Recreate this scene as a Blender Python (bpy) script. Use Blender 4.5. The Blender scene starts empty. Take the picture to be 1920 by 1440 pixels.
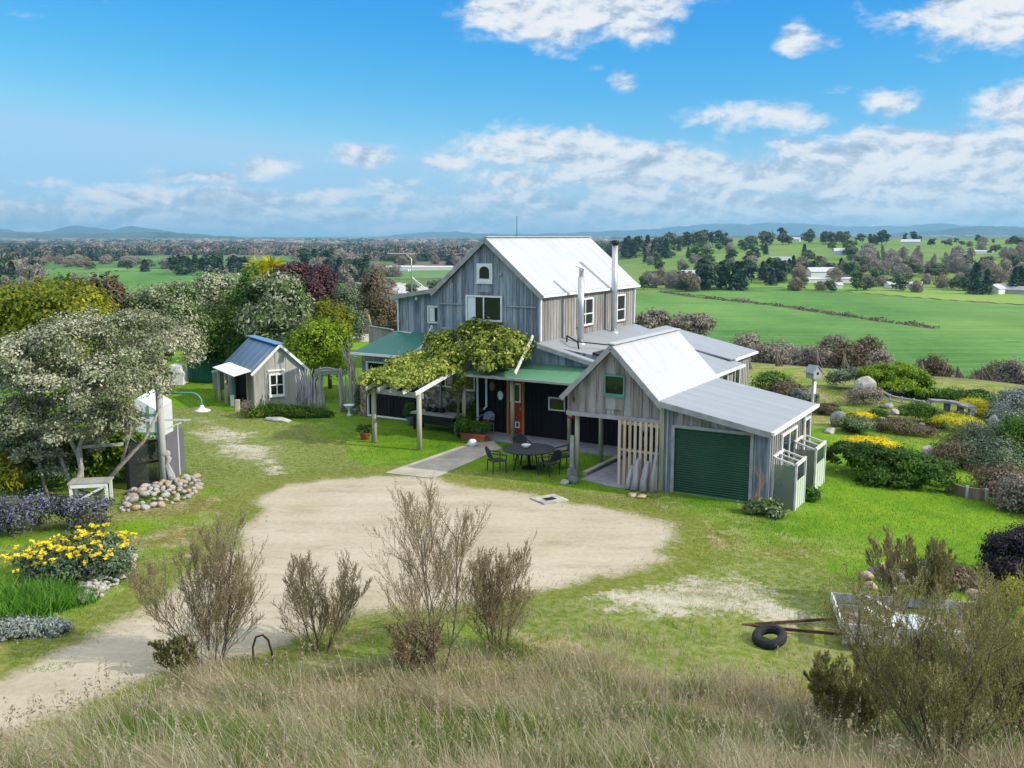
import bpy, math, random
import numpy as np
from mathutils import Vector, Matrix
random.seed(5)
rng = np.random.default_rng(11)
S = bpy.context.scene
C = S.collection
V = Vector

# ------------------------------------------------------------------ camera model
F_PX, PITCH, YAW, H = 1789.9, .1539, .5327, 8.15
O = np.array([1.183, 37.81])
AX = np.array([math.sin(YAW), math.cos(YAW)])
BX = np.array([-math.cos(YAW), math.sin(YAW)])
cP, sP = math.cos(PITCH), math.sin(PITCH)

def sm(a, b, x):
    t = np.clip((np.asarray(x, float) - a) / (b - a), 0, 1)
    return t * t * (3 - 2 * t)

_ph = [(1.7, .9, .31, .4), (-.8, 1.9, .47, 2.1), (2.9, .4, .23, 4.2), (1.1, -2.3, .61, 1.0), (3.7, 2.8, .2, 5.1)]
def wob(x, y, s):
    r = 0
    for a, b, k, p in _ph:
        r = r + k * np.sin((a * x + b * y) / s + p)
    return r

def bank_edge(x):
    return 17.25 - .24 * np.maximum(0, -np.asarray(x) - 2.5) - .85 * np.maximum(0, -np.asarray(x) - 6) + .3 * np.sin(np.asarray(x) * .9)

def ter(x, y):
    """height of the ground"""
    x = np.asarray(x, float); y = np.asarray(y, float)
    db = np.maximum(0, y - (70 - .7 * np.clip(x, -45, 25)))
    dr = np.maximum(0, x - (29 - .08 * np.clip(y - 40, 0, 60)))
    dl = np.maximum(0, -48 - x)
    d = np.sqrt(db ** 2 + dr ** 2 + dl ** 2)
    e = sm(0, 85, d)
    ang = x / np.maximum(y, 1)
    hill = 25 * sm(480, 1500, y) * sm(.03, .22, ang) * (y > 0)
    roll = 2.6 * wob(x, y, 260) * sm(450, 1100, y) * sm(.05, .2, ang)
    plain = -26 + hill + roll + .5 * wob(x, y, 90) * sm(150, 400, y) + 9 * sm(1500, 2600, y) * (1 - sm(.0, .2, ang)) * .0
    near = .05 * wob(x, y, 3.1) * sm(20, 14, y)
    v = (x - O[0]) * BX[0] + (y - O[1]) * BX[1]
    tilt = -.07 * np.clip(-(v + 9.5), 0, 8)
    be = bank_edge(x)
    bank = 2.5 * sm(0, 10, be - y) + .10 * wob(x, y, 1.7) * sm(0, 2, be - y)
    lawn_hill = .9 * sm(52, 70, y) * sm(-4, -9, x)
    mound = .55 * np.exp(-(((x - 9.6) / 2.2) ** 2 + ((y - 20.6) / 1.4) ** 2))
    top = near + tilt + bank + mound + lawn_hill * 0
    return top * (1 - e) + plain * e

def ray(px, py):
    a = (px - 960) / F_PX; b = -(py - 720) / F_PX
    return np.array([a, cP + b * sP, -sP + b * cP])

_T = np.concatenate([np.arange(4, 90, .05), 90 * 1.004 ** np.arange(0, 1500)])
def GT(px, py):
    """the point of the ground seen at a pixel of the 1920 x 1440 photograph"""
    d = ray(px, py)
    P = d[None, :] * _T[:, None]; P[:, 2] += H
    below = P[:, 2] < ter(P[:, 0], P[:, 1])
    i = int(np.argmax(below)) if below.any() else len(_T) - 1
    p = P[i]
    return V((p[0], p[1], float(ter(p[0], p[1]))))

def AT(px, py, Y):
    d = ray(px, py); d = d / d[1] * Y
    return V((d[0], d[1], d[2] + H))

def W(u, v, z=0):
    q = O + AX * u + BX * v
    return V((q[0], q[1], z))

def gz(x, y): return float(ter(x, y))

# ------------------------------------------------------------------ mesh builder
class MB:
    def __init__(s): s.v = []; s.f = []; s.m = []; s.cur = 0
    def poly(s, pts):
        i = len(s.v); s.v += [tuple(p) for p in pts]; s.f.append(tuple(range(i, i + len(pts)))); s.m.append(s.cur)
    def prism(s, pts, ex):
        pts = [V(p) for p in pts]; ex = V(ex); n = len(pts); i = len(s.v)
        s.v += [tuple(p) for p in pts] + [tuple(p + ex) for p in pts]
        s.f.append(tuple(range(i, i + n))[::-1]); s.f.append(tuple(range(i + n, i + 2 * n)))
        for k in range(n):
            a, b = i + k, i + (k + 1) % n
            s.f.append((a, b, b + n, a + n))
        s.m += [s.cur] * (n + 2)
    def box(s, x0, x1, y0, y1, z0, z1):
        s.prism([(x0, y0, z0), (x1, y0, z0), (x1, y1, z0), (x0, y1, z0)], (0, 0, z1 - z0))
    def beam(s, p, q, w, t, up=(0, 0, 1)):
        p = V(p); q = V(q); d = (q - p).normalized(); up = V(up)
        if abs(d.dot(up)) > .98: up = V((1, 0, 0))
        a = d.cross(up).normalized() * (w / 2); b = a.cross(d).normalized() * (t / 2)
        s.prism([p - a - b, p + a - b, p + a + b, p - a + b], q - p)
    def tube(s, pts, rs, n=8, cap=True):
        pts = [V(p) for p in pts]
        if not hasattr(rs, '__len__'): rs = [rs] * len(pts)
        i0 = len(s.v); prev = None
        for k, p in enumerate(pts):
            d = (pts[min(k + 1, len(pts) - 1)] - pts[max(k - 1, 0)]).normalized()
            if prev is None:
                a = d.orthogonal().normalized()
            else:
                a = (prev - d * prev.dot(d)); a = a.normalized() if a.length > 1e-6 else d.orthogonal().normalized()
            prev = a; b = d.cross(a)
            for j in range(n):
                t = 2 * math.pi * j / n
                s.v.append(tuple(p + (a * math.cos(t) + b * math.sin(t)) * rs[k]))
        for k in range(len(pts) - 1):
            for j in range(n):
                a = i0 + k * n + j; b = i0 + k * n + (j + 1) % n
                s.f.append((a, b, b + n, a + n)); s.m.append(s.cur)
        if cap:
            s.f.append(tuple(i0 + j for j in range(n))[::-1]); s.m.append(s.cur)
            e = i0 + (len(pts) - 1) * n
            s.f.append(tuple(e + j for j in range(n))); s.m.append(s.cur)
    def lathe(s, c, prof, n=16):
        c = V(c); i0 = len(s.v)
        for r, z in prof:
            for j in range(n):
                t = 2 * math.pi * j / n
                s.v.append((c.x + r * math.cos(t), c.y + r * math.sin(t), c.z + z))
        for k in range(len(prof) - 1):
            for j in range(n):
                a = i0 + k * n + j; b = i0 + k * n + (j + 1) % n
                s.f.append((a, b, b + n, a + n)); s.m.append(s.cur)
        s.f.append(tuple(i0 + j for j in range(n))[::-1]); s.m.append(s.cur)
        e = i0 + (len(prof) - 1) * n
        s.f.append(tuple(e + j for j in range(n))); s.m.append(s.cur)
    def rock(s, c, r, seed, sub=2, rough=.22, flat=1.0):
        import bmesh
        rd = random.Random(seed); bm = bmesh.new(); bmesh.ops.create_icosphere(bm, subdivisions=sub, radius=1)
        ks = [(V((rd.gauss(0, 1), rd.gauss(0, 1), rd.gauss(0, 1))).normalized(), rd.uniform(.55, .95)) for _ in range(9)]
        c = V(c); i0 = len(s.v); r = V(r) if hasattr(r, '__len__') else V((r, r, r * flat))
        rot = Matrix.Rotation(rd.uniform(0, 6.28), 3, 'Z')
        for v in bm.verts:
            p = v.co.copy()
            for n, h in ks:
                dd = p.dot(n) - h
                if dd > 0: p -= n * dd * .85
            p *= 1 + rough * .25 * math.sin(p.x * 5 + seed) * math.cos(p.y * 4 - seed)
            p = rot @ V((p.x * r.x, p.y * r.y, p.z * r.z))
            s.v.append(tuple(c + p))
        for f in bm.faces:
            s.f.append(tuple(i0 + v.index for v in f.verts)); s.m.append(s.cur)
        bm.free()
    def mesh(s, name, mats, smooth=False):
        me = bpy.data.meshes.new(name)
        me.from_pydata(s.v, [], s.f)
        for m in (mats if isinstance(mats, (list, tuple)) else [mats]): me.materials.append(m)
        if any(s.m): me.polygons.foreach_set('material_index', s.m)
        # metre UVs from each face's own plane
        nl = len(me.loops); co = np.zeros(len(me.vertices) * 3); me.vertices.foreach_get('co', co); co = co.reshape(-1, 3)
        nr = np.zeros(len(me.polygons) * 3); me.polygons.foreach_get('normal', nr); nr = nr.reshape(-1, 3)
        lt = np.zeros(len(me.polygons), int); me.polygons.foreach_get('loop_total', lt)
        lv = np.zeros(nl, int); me.loops.foreach_get('vertex_index', lv)
        N = np.repeat(nr, lt, axis=0); P = co[lv]
        hor = np.abs(N[:, 2]) > .985
        tx = np.where(hor, 1, -N[:, 1]); ty = np.where(hor, 0, N[:, 0])
        L = np.maximum(np.hypot(tx, ty), 1e-6); tx /= L; ty /= L
        T = np.stack([tx, ty, np.zeros_like(tx)], 1); B = np.cross(N, T)
        uv = np.stack([(P * T).sum(1), (P * B).sum(1)], 1)
        me.uv_layers.new(name='uv').data.foreach_set('uv', uv.ravel())
        if smooth: me.polygons.foreach_set('use_smooth', [True] * len(me.polygons))
        me.update()
        return me

def link(name, me, parent=None, loc=None):
    o = bpy.data.objects.new(name, me); C.objects.link(o)
    if parent is not None: o.parent = parent
    if loc is not None: o.location = loc
    return o
def obj(name, mb, mats, parent=None, smooth=False, loc=None):
    return link(name, mb.mesh(name, mats, smooth), parent, loc)
def tag(o, label, cat, group=None, kind=None):
    if label: o['label'] = label
    if cat: o['category'] = cat
    if group: o['group'] = group
    if kind: o['kind'] = kind
    return o
def thing(name, label, cat, loc=(0, 0, 0), rz=0, group=None):
    o = bpy.data.objects.new(name, None); o.empty_display_size = .3; C.objects.link(o)
    o.location = loc; o.rotation_euler = (0, 0, rz)
    return tag(o, label, cat, group)
def dup(r, loc, rz=0, scale=None, label=None, group=None):
    c = r.copy(); C.objects.link(c); c.location = loc; c.rotation_euler = (0, 0, rz)
    if scale is not None: c.scale = scale if hasattr(scale, '__len__') else (scale,) * 3
    if label: c['label'] = label
    if group: c['group'] = group
    for ch in list(r.children):
        d = ch.copy(); C.objects.link(d); d.parent = c
        for g in ch.children:
            e = g.copy(); C.objects.link(e); e.parent = d
    return c
def struct(o):
    o['kind'] = 'structure'; return o

# ------------------------------------------------------------------ materials
class NT:
    def __init__(s, name):
        s.mat = bpy.data.materials.new(name); s.mat.use_nodes = True
        s.t = s.mat.node_tree; s.t.nodes.clear()
        s.out = s.t.nodes.new('ShaderNodeOutputMaterial')
    def n(s, typ, ins=None, **kw):
        return node(s.t, typ, ins, **kw)
def node(t, typ, ins=None, **kw):
    nd = t.nodes.new('ShaderNode' + typ)
    for k, v in kw.items(): setattr(nd, k, v)
    for k, v in (ins or {}).items():
        if isinstance(v, bpy.types.NodeSocket): t.links.new(v, nd.inputs[k])
        else:
            try: nd.inputs[k].default_value = v
            except (TypeError, ValueError): nd.inputs[k].default_value = tuple(v) + (1,)
    return nd
def math_(t, op, a, b=0.0, c=0.0, clamp=False):
    return node(t, 'Math', {0: a, 1: b, 2: c}, operation=op, use_clamp=clamp).outputs[0]
def ramp(t, fac, stops, interp='LINEAR'):
    r = node(t, 'ValToRGB', {'Fac': fac}); cr = r.color_ramp; cr.interpolation = interp
    while len(cr.elements) > 1: cr.elements.remove(cr.elements[-1])
    cr.elements[0].position = stops[0][0]; cr.elements[0].color = tuple(stops[0][1]) + (1,)
    for p, c in stops[1:]:
        e = cr.elements.new(p); e.color = tuple(c) + (1,)
    return r.outputs[0]
def mixc(t, fac, a, b, mode='MIX'):
    m = t.nodes.new('ShaderNodeMix'); m.data_type = 'RGBA'; m.blend_type = mode
    for k, v in ((0, fac), (6, a), (7, b)):
        if isinstance(v, bpy.types.NodeSocket): t.links.new(v, m.inputs[k])
        elif k == 0: m.inputs[0].default_value = v
        else: m.inputs[k].default_value = tuple(v) + (1,) if len(v) == 3 else v
    return m.outputs[2]
def noise(t, vec, scale, detail=4, rough=.55, dist=0):
    ins = {'Scale': scale, 'Detail': detail, 'Roughness': rough, 'Distortion': dist}
    if vec is not None: ins['Vector'] = vec
    return node(t, 'TexNoise', ins).outputs[0]
def mapping(t, vec, scale=(1, 1, 1), loc=(0, 0, 0), rot=(0, 0, 0)):
    return node(t, 'Mapping', {'Vector': vec, 'Scale': scale, 'Location': loc, 'Rotation': rot}).outputs[0]
def bump(t, h, strength=.4, dist=.02):
    return node(t, 'Bump', {'Height': h, 'Strength': strength, 'Distance': dist}).outputs[0]
def finish(m, col, rough=.7, metal=0, normal=None, spec=.3, **kw):
    ins = {'Base Color': col, 'Roughness': rough, 'Metallic': metal, 'Specular IOR Level': spec}
    if normal is not None: ins['Normal'] = normal
    ins.update(kw)
    p = m.n('BsdfPrincipled', ins); m.t.links.new(p.outputs[0], m.out.inputs[0])
    return m.mat
def plain(name, col, rough=.6, metal=0, var=.12, spec=.3, scale=3.0):
    m = NT(name); t = m.t
    tc = m.n('TexCoord').outputs['Object']
    n1 = noise(t, tc, scale, 5); n2 = noise(t, tc, scale * 9, 3)
    f = math_(t, 'ADD', math_(t, 'MULTIPLY', n1, .7), math_(t, 'MULTIPLY', n2, .3))
    lo = tuple(c * (1 - var * 2) for c in col); hi = tuple(min(1, c * (1 + var * 2)) for c in col)
    return finish(m, ramp(t, f, [(.3, lo), (.7, hi)]), rough, metal, bump(t, n2, .15, .01), spec)
def wood(name, dark, mid, light, board=.24, spots=.35, stain=(.10, .06, .035), rough=.85):
    m = NT(name); t = m.t
    uv = m.n('UVMap').outputs[0]
    sx = m.n('SeparateXYZ', {0: uv})
    bid = math_(t, 'FLOOR', math_(t, 'DIVIDE', sx.outputs[0], board))
    wn = m.n('TexWhiteNoise', {'W': bid}, noise_dimensions='1D').outputs[0]
    off = m.n('CombineXYZ', {0: 0.0, 1: math_(t, 'MULTIPLY', wn, 31.0), 2: wn}).outputs[0]
    vec = m.n('VectorMath', {0: uv, 1: off}, operation='ADD').outputs[0]
    g1 = noise(t, mapping(t, vec, (34, 1.3, 1)), 1.0, 6, .65)
    g2 = noise(t, mapping(t, vec, (5, .7, 1)), 1.0, 4, .6)
    f = math_(t, 'ADD', math_(t, 'MULTIPLY', g1, .40), math_(t, 'ADD', math_(t, 'MULTIPLY', g2, .48), math_(t, 'MULTIPLY', wn, .20)))
    col = ramp(t, f, [(.28, dark), (.5, mid), (.74, light)])
    st = noise(t, mapping(t, vec, (3.0, .5, 1), (7, 3, 1)), 1.0, 5, .6)
    col = mixc(t, math_(t, 'MULTIPLY', math_(t, 'MULTIPLY', math_(t, 'SUBTRACT', st, .52), 6.0, clamp=True), spots, clamp=True), col, stain)
    fr = math_(t, 'FRACT', math_(t, 'DIVIDE', sx.outputs[0], board))
    gap = math_(t, 'LESS_THAN', math_(t, 'ABSOLUTE', math_(t, 'SUBTRACT', fr, .5)), .48)
    h = math_(t, 'ADD', math_(t, 'MULTIPLY', g1, .3), gap)
    return finish(m, col, rough, 0, bump(t, h, .5, .01), .2)
def metalroof(name, col, pitch=.076, rough=.45, var=.1, metal=0.0, streak=1.0):
    m = NT(name); t = m.t
    uv = m.n('UVMap').outputs[0]; sx = m.n('SeparateXYZ', {0: uv})
    w = math_(t, 'SINE', math_(t, 'MULTIPLY', sx.outputs[0], 2 * math.pi / pitch))
    n1 = noise(t, mapping(t, uv, (2.2 * streak, .35, 1)), 1.0, 5, .6)
    n2 = noise(t, mapping(t, uv, (14, 1.2, 1)), 1.0, 4, .6)
    f = math_(t, 'ADD', math_(t, 'MULTIPLY', n1, .65), math_(t, 'MULTIPLY', n2, .35))
    lo = tuple(c * (1 - var * 2) for c in col); hi = tuple(min(.9, c * (1 + var)) for c in col)
    cc_ = ramp(t, f, [(.32, lo), (.68, hi)])
    lap = math_(t, 'LESS_THAN', math_(t, 'FRACT', math_(t, 'DIVIDE', sx.outputs[0], .76)), .055)
    scr = math_(t, 'MULTIPLY', math_(t, 'LESS_THAN', math_(t, 'FRACT', math_(t, 'DIVIDE', sx.outputs[1], .95)), .03), .5)
    cc_ = mixc(t, math_(t, 'MULTIPLY', math_(t, 'MAXIMUM', lap, scr), .30), cc_, tuple(c * .55 for c in col))
    rs_ = noise(t, mapping(t, uv, (1.1, .12, 1)), 1.0, 6, .7)
    cc_ = mixc(t, math_(t, 'MULTIPLY', math_(t, 'MULTIPLY', math_(t, 'SUBTRACT', rs_, .56), 5.0, clamp=True), .28), cc_, tuple(c * k for c, k in zip(col, (.72, .66, .58))))
    return finish(m, cc_, rough, metal, bump(t, w, .5, .014), .4)
def leafmat(name, stops, trans=.3, rough=.55, interp='LINEAR'):
    m = NT(name); t = m.t
    a = m.n('Attribute', attribute_name='rnd').outputs['Fac']
    col = ramp(t, a, stops, interp)
    d = m.n('BsdfPrincipled', {'Base Color': col, 'Roughness': rough, 'Specular IOR Level': .25})
    tr = m.n('BsdfTranslucent', {'Color': col})
    mx = m.n('MixShader', {0: trans, 1: d.outputs[0], 2: tr.outputs[0]})
    t.links.new(mx.outputs[0], m.out.inputs[0])
    return m.mat
# ------------------------------------------------------------------ material library
M = {}
M['wood'] = wood('weathered grey boards in blue shade tone', (.06, .07, .086), (.222, .256, .30), (.46, .505, .56), .26, .65, (.075, .06, .05))  # weathered boards of the shaded fronts, blue of skylit shade tinted into the colour
M['wood_sun'] = wood('silvered boards in sunlit tone', (.12, .11, .10), (.275, .26, .24), (.45, .435, .41), .26, .4)  # lit copy of the house boards, sunlit tone put into the colour
M['wood_brown'] = wood('grey brown boards', (.11, .095, .08), (.27, .26, .24), (.47, .46, .44), .30, .65, (.085, .05, .03))
M['wood_shed'] = wood('pale shed boards', (.21, .205, .185), (.39, .385, .35), (.54, .53, .49), .3, .25, (.2, .17, .13))
M['black'] = wood('black stained boards', (.006, .006, .008), (.012, .012, .014), (.022, .022, .026), .2, .0)
M['trim'] = plain('grey trim', (.34, .34, .34), .7, var=.15)
M['white'] = plain('white paint', (.78, .78, .77), .45, var=.05)
M['post'] = wood('round post timber', (.20, .19, .12), (.36, .35, .25), (.5, .48, .38), .5, .25)
M['greypost'] = wood('silver post timber', (.28, .27, .25), (.45, .44, .42), (.62, .61, .58), .5, .15)
M['slat'] = wood('fresh sawn slats', (.38, .27, .18), (.58, .45, .33), (.68, .58, .46), .09, .3, (.3, .2, .12))
M['orange'] = wood('oiled jamb timber', (.28, .13, .03), (.42, .22, .06), (.5, .3, .1), .4, .1)
M['roofwhite'] = metalroof('white roofing', (.53, .535, .54), .076, .45, .08)
M['roofgrey'] = metalroof('grey roofing', (.31, .335, .36), .2, .5, .08)
M['roofgreen'] = metalroof('green roofing', (.12, .30, .165), .076, .45, .07)
M['roofteal'] = metalroof('deep green roofing', (.05, .22, .16), .076, .45, .06)
M['roofblue'] = metalroof('galvanised blue grey roofing', (.20, .29, .46), .3, .35, .12, .35)
M['galv'] = plain('galvanised steel', (.55, .57, .58), .35, .7, .08)
M['glass'] = finish(NT('dark window glass'), (.012, .018, .016, 1), .04, 0, None, .7)
M['rdoor'] = plain('roller door green', (.022, .085, .05), .5, var=.12, scale=1.2)
M['red'] = plain('red door paint', (.35, .035, .015), .5)
M['concrete'] = plain('concrete', (.42, .40, .37), .9, var=.15, scale=2)
M['slab'] = plain('bluish paving', (.30, .31, .33), .9, var=.12, scale=4)
M['dark'] = plain('black iron', (.015, .015, .017), .5)
M['darkgrey'] = plain('charcoal plastic weave', (.03, .035, .04), .6)
M['rust'] = plain('rusty iron', (.075, .04, .025), .85, var=.3, scale=8)
M['terra'] = plain('terracotta', (.42, .13, .06), .8)
M['plastic'] = plain('lilac grey plastic', (.22, .24, .34), .45, var=.03)
M['cushion'] = plain('red cushion cloth', (.25, .02, .02), .9)
M['palegreen'] = plain('pale green board', (.52, .60, .48), .6, var=.05, scale=1)
m = NT('clouded clear sheet'); t = m.t
pb = m.n('BsdfPrincipled', {'Base Color': (.30, .33, .28), 'Roughness': .35}); tb = m.n('BsdfTransparent', {'Color': (.75, .8, .72)})
t.links.new(m.n('MixShader', {0: .5, 1: pb.outputs[0], 2: tb.outputs[0]}).outputs[0], m.out.inputs[0]); M['polyc'] = m.mat
M['stone'] = plain('pale boulder', (.38, .365, .335), .9, var=.3, scale=3)
M['stonetan'] = plain('tan river stone', (.40, .31, .22), .85, var=.25, scale=4)
M['stonegrey'] = plain('grey river stone', (.34, .325, .31), .85, var=.25, scale=4)
M['stonedark'] = plain('dark lichened rock', (.2, .2, .21), .9, var=.35, scale=3)
M['driftwood'] = wood('driftwood', (.20, .19, .19), (.36, .35, .35), (.52, .5, .49), .15, .15)
M['brownwood'] = wood('brown old timber', (.10, .07, .05), (.2, .15, .11), (.3, .25, .2), .2, .2)
M['bark'] = plain('bark', (.14, .115, .09), .9, var=.3, scale=9)
M['barkpale'] = plain('pale bark', (.38, .34, .29), .9, var=.25, scale=9)
M['teal'] = plain('teal tarpaulin', (.22, .48, .47), .5, var=.15, scale=1.5)
M['dkgreen'] = plain('dark green tank', (.02, .12, .085), .5)
M['bin'] = plain('blue grey drum', (.28, .33, .36), .5)
M['mesh'] = plain('grey shade cloth', (.13, .13, .15), .9, var=.05)
M['ghouse'] = plain('milky greenhouse sheet', (.66, .70, .74), .3, var=.05)
M['gframe'] = plain('green painted frame', (.10, .28, .22), .5)
M['yellow'] = plain('yellow plastic', (.75, .45, .01), .5)
M['tyre'] = plain('tyre rubber', (.02, .021, .023), .8)
M['plank'] = plain('white washed plank', (.66, .65, .62), .8, var=.15)
# rock wall: voronoi stones
m = NT('rough stone wall'); t = m.t
uv = m.n('UVMap').outputs[0]
vo = m.n('TexVoronoi', {'Vector': uv, 'Scale': 5.5}); ve = m.n('TexVoronoi', {'Vector': uv, 'Scale': 5.5}, feature='DISTANCE_TO_EDGE')
c0 = ramp(t, m.n('SeparateColor', {0: vo.outputs['Color']}).outputs[0], [(.1, (.13, .10, .07)), (.5, (.28, .23, .17)), (.9, (.40, .37, .32))])
mort = math_(t, 'LESS_THAN', ve.outputs[0], .045)
M['rockwall'] = finish(m, mixc(t, mort, c0, (.10, .085, .065)), .9, 0, bump(t, ve.outputs[0], .8, .06))

def grasscol(t, vec):
    """mown lawn: bright green with mossy, yellow and worn patches"""
    a = noise(t, vec, .22, 5, .6); b = noise(t, vec, 1.3, 5, .65); c = noise(t, vec, 14, 4, .7)
    f = math_(t, 'ADD', math_(t, 'MULTIPLY', a, .45), math_(t, 'ADD', math_(t, 'MULTIPLY', b, .3), math_(t, 'MULTIPLY', c, .25)))
    col = ramp(t, f, [(.30, (.042, .12, .007)), (.43, (.095, .22, .012)), (.53, (.16, .285, .016)), (.62, (.235, .31, .026)), (.75, (.31, .31, .06))])
    return col, c, b

# ground
m = NT('ground'); t = m.t
pos = m.n('NewGeometry').outputs['Position']
gcol, gc, gb = grasscol(t, pos)
att = lambda n: m.n('Attribute', attribute_name=n).outputs['Fac']
# dry bank
n1 = noise(t, pos, 1.2, 5, .65); n2 = noise(t, pos, 9, 4, .7)
dry = ramp(t, math_(t, 'ADD', math_(t, 'MULTIPLY', n1, .6), math_(t, 'MULTIPLY', n2, .4)), [(.3, (.07, .09, .02)), (.5, (.20, .18, .09)), (.7, (.38, .31, .20))])
col = mixc(t, att('dry'), gcol, dry)
# mossy / worn lawn
worn = ramp(t, math_(t, 'ADD', math_(t, 'MULTIPLY', gb, .5), math_(t, 'MULTIPLY', n2, .5)), [(.36, (.12, .13, .022)), (.48, (.22, .19, .06)), (.60, (.42, .35, .22))])
wf = math_(t, 'MULTIPLY', att('worn'), math_(t, 'ADD', .62, math_(t, 'MULTIPLY', gb, .9)), clamp=True)
col = mixc(t, wf, col, worn)
# plain: patchwork of paddocks, orchards, scrub
vo = m.n('TexVoronoi', {'Vector': mapping(t, pos, (.0042, .0021, .001)), 'Scale': 1.0, 'Randomness': .8})
pc = m.n('SeparateColor', {0: vo.outputs['Color']}).outputs[0]
pat = ramp(t, pc, [(.0, (.075, .17, .035)), (.3, (.11, .17, .05)), (.5, (.17, .15, .09)), (.7, (.10, .19, .04)), (.85, (.15, .115, .085)), (1, (.07, .14, .03))], 'CONSTANT')
pn = noise(t, pos, .02, 6, .7)
pat = mixc(t, math_(t, 'MULTIPLY', math_(t, 'SUBTRACT', pn, .5), 4.0, clamp=True), pat, (.15, .125, .09))
slope = ramp(t, noise(t, pos, .25, 6, .7), [(.35, (.05, .07, .02)), (.5, (.13, .11, .07)), (.66, (.22, .17, .12))])
col = mixc(t, att('slope'), col, slope)
hillc = ramp(t, noise(t, pos, .012, 5, .6), [(.35, (.10, .20, .035)), (.5, (.15, .25, .05)), (.65, (.20, .22, .08))])
pat = mixc(t, att('hill'), pat, hillc)
col = mixc(t, att('plain'), col, pat)
hb = math_(t, 'MULTIPLY', math_(t, 'ADD', gc, math_(t, 'MULTIPLY', n2, .5)), 1)
M['ground'] = finish(m, col, .9, 0, bump(t, hb, .7, .06), .1)

def sheetmat(name, stops, edgecols, detail=6.0, off=.20, bs=.5, amp=1.25):
    """a ground sheet whose rim breaks up into the lawn round it"""
    m = NT(name); t = m.t
    pos = m.n('NewGeometry').outputs['Position']
    a = noise(t, pos, detail, 5, .65); b = noise(t, pos, .35, 4, .6); c = noise(t, pos, 45, 3, .7)
    st_ = noise(t, mapping(t, pos, (.16, 1.5, 1), (0, 0, 0), (0, 0, -.5)), 1.0, 4, .6)
    f = math_(t, 'ADD', math_(t, 'MULTIPLY', a, .28), math_(t, 'ADD', math_(t, 'MULTIPLY', b, .30), math_(t, 'ADD', math_(t, 'MULTIPLY', c, .2), math_(t, 'MULTIPLY', st_, .24))))
    col = ramp(t, f, stops)
    pt_ = noise(t, mapping(t, pos, (.45, 1.1, 1)), .8, 6, .7)
    col = mixc(t, math_(t, 'MULTIPLY', math_(t, 'MULTIPLY', math_(t, 'SUBTRACT', pt_, .56), 6.0, clamp=True), .55), col, edgecols[1])
    g, gc, gb = grasscol(t, pos)
    e = m.n('Attribute', attribute_name='edge').outputs['Fac']
    k = math_(t, 'ADD', math_(t, 'MULTIPLY', noise(t, pos, 1.6, 6, .72), .62), math_(t, 'MULTIPLY', noise(t, pos, 11, 4, .7), .38))
    f2 = math_(t, 'ADD', math_(t, 'SUBTRACT', e, math_(t, 'MULTIPLY', k, amp)), off)
    f2 = math_(t, 'MULTIPLY', f2, 5.0, clamp=True)
    mossy = mixc(t, ramp(t, a, [(.4, (0, 0, 0)), (.6, (1, 1, 1))]), edgecols[0], edgecols[1])
    rim = math_(t, 'MULTIPLY', math_(t, 'SUBTRACT', .75, e), 2.2, clamp=True)
    col = mixc(t, math_(t, 'MULTIPLY', rim, .6), col, mossy)
    col = mixc(t, f2, mixc(t, .72, g, mossy), col)
    return finish(m, col, .95, 0, bump(t, math_(t, 'ADD', a, c), bs, .02), .1)
M['drive'] = sheetmat('fine gravel drive', [(.33, (.29, .24, .165)), (.5, (.43, .375, .28)), (.66, (.54, .49, .385))], ((.12, .12, .02), (.24, .20, .09)))
M['pale'] = sheetmat('sparse pale gravel', [(.36, (.17, .16, .07)), (.47, (.38, .34, .25)), (.62, (.58, .54, .45))], ((.12, .14, .025), (.27, .235, .12)), 5.0, .40, .5, 2.15)
M['pathc'] = plain('worn concrete path', (.40, .36, .30), .9, var=.15, scale=1.6)
def field(name, a, b, sc=.012):
    m = NT(name); t = m.t; pos = m.n('NewGeometry').outputs['Position']
    n = noise(t, mapping(t, pos, (1, .4, 1)), sc, 6, .62); n2 = noise(t, pos, .3, 4, .6)
    f = math_(t, 'ADD', math_(t, 'MULTIPLY', n, .75), math_(t, 'MULTIPLY', n2, .25))
    st_ = noise(t, mapping(t, pos, (.02, .3, 1), (0, 0, 0), (0, 0, .35)), 1.0, 4, .6); f = math_(t, 'ADD', math_(t, 'MULTIPLY', f, .72), math_(t, 'MULTIPLY', st_, .28))
    big = noise(t, pos, .006, 3, .5)
    c_ = mixc(t, math_(t, 'MULTIPLY', math_(t, 'MULTIPLY', math_(t, 'SUBTRACT', big, .5), 4.0, clamp=True), .5), ramp(t, f, [(.40, a), (.60, b)]), tuple(x * k for x, k in zip(b, (1.35, 1.08, 1.1))))
    return finish(m, c_, .95, 0, None, .05)
M['field'] = field('lush paddock', (.062, .165, .036), (.155, .29, .078))
M['field2'] = field('pale paddock', (.14, .27, .05), (.22, .33, .08))
M['field3'] = field('far paddock', (.09, .20, .06), (.14, .25, .09))
M['field4'] = field('dry paddock', (.20, .20, .10), (.26, .25, .14))
M['gravelbed'] = field('river gravel', (.34, .34, .33), (.55, .55, .53), .05)
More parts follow.
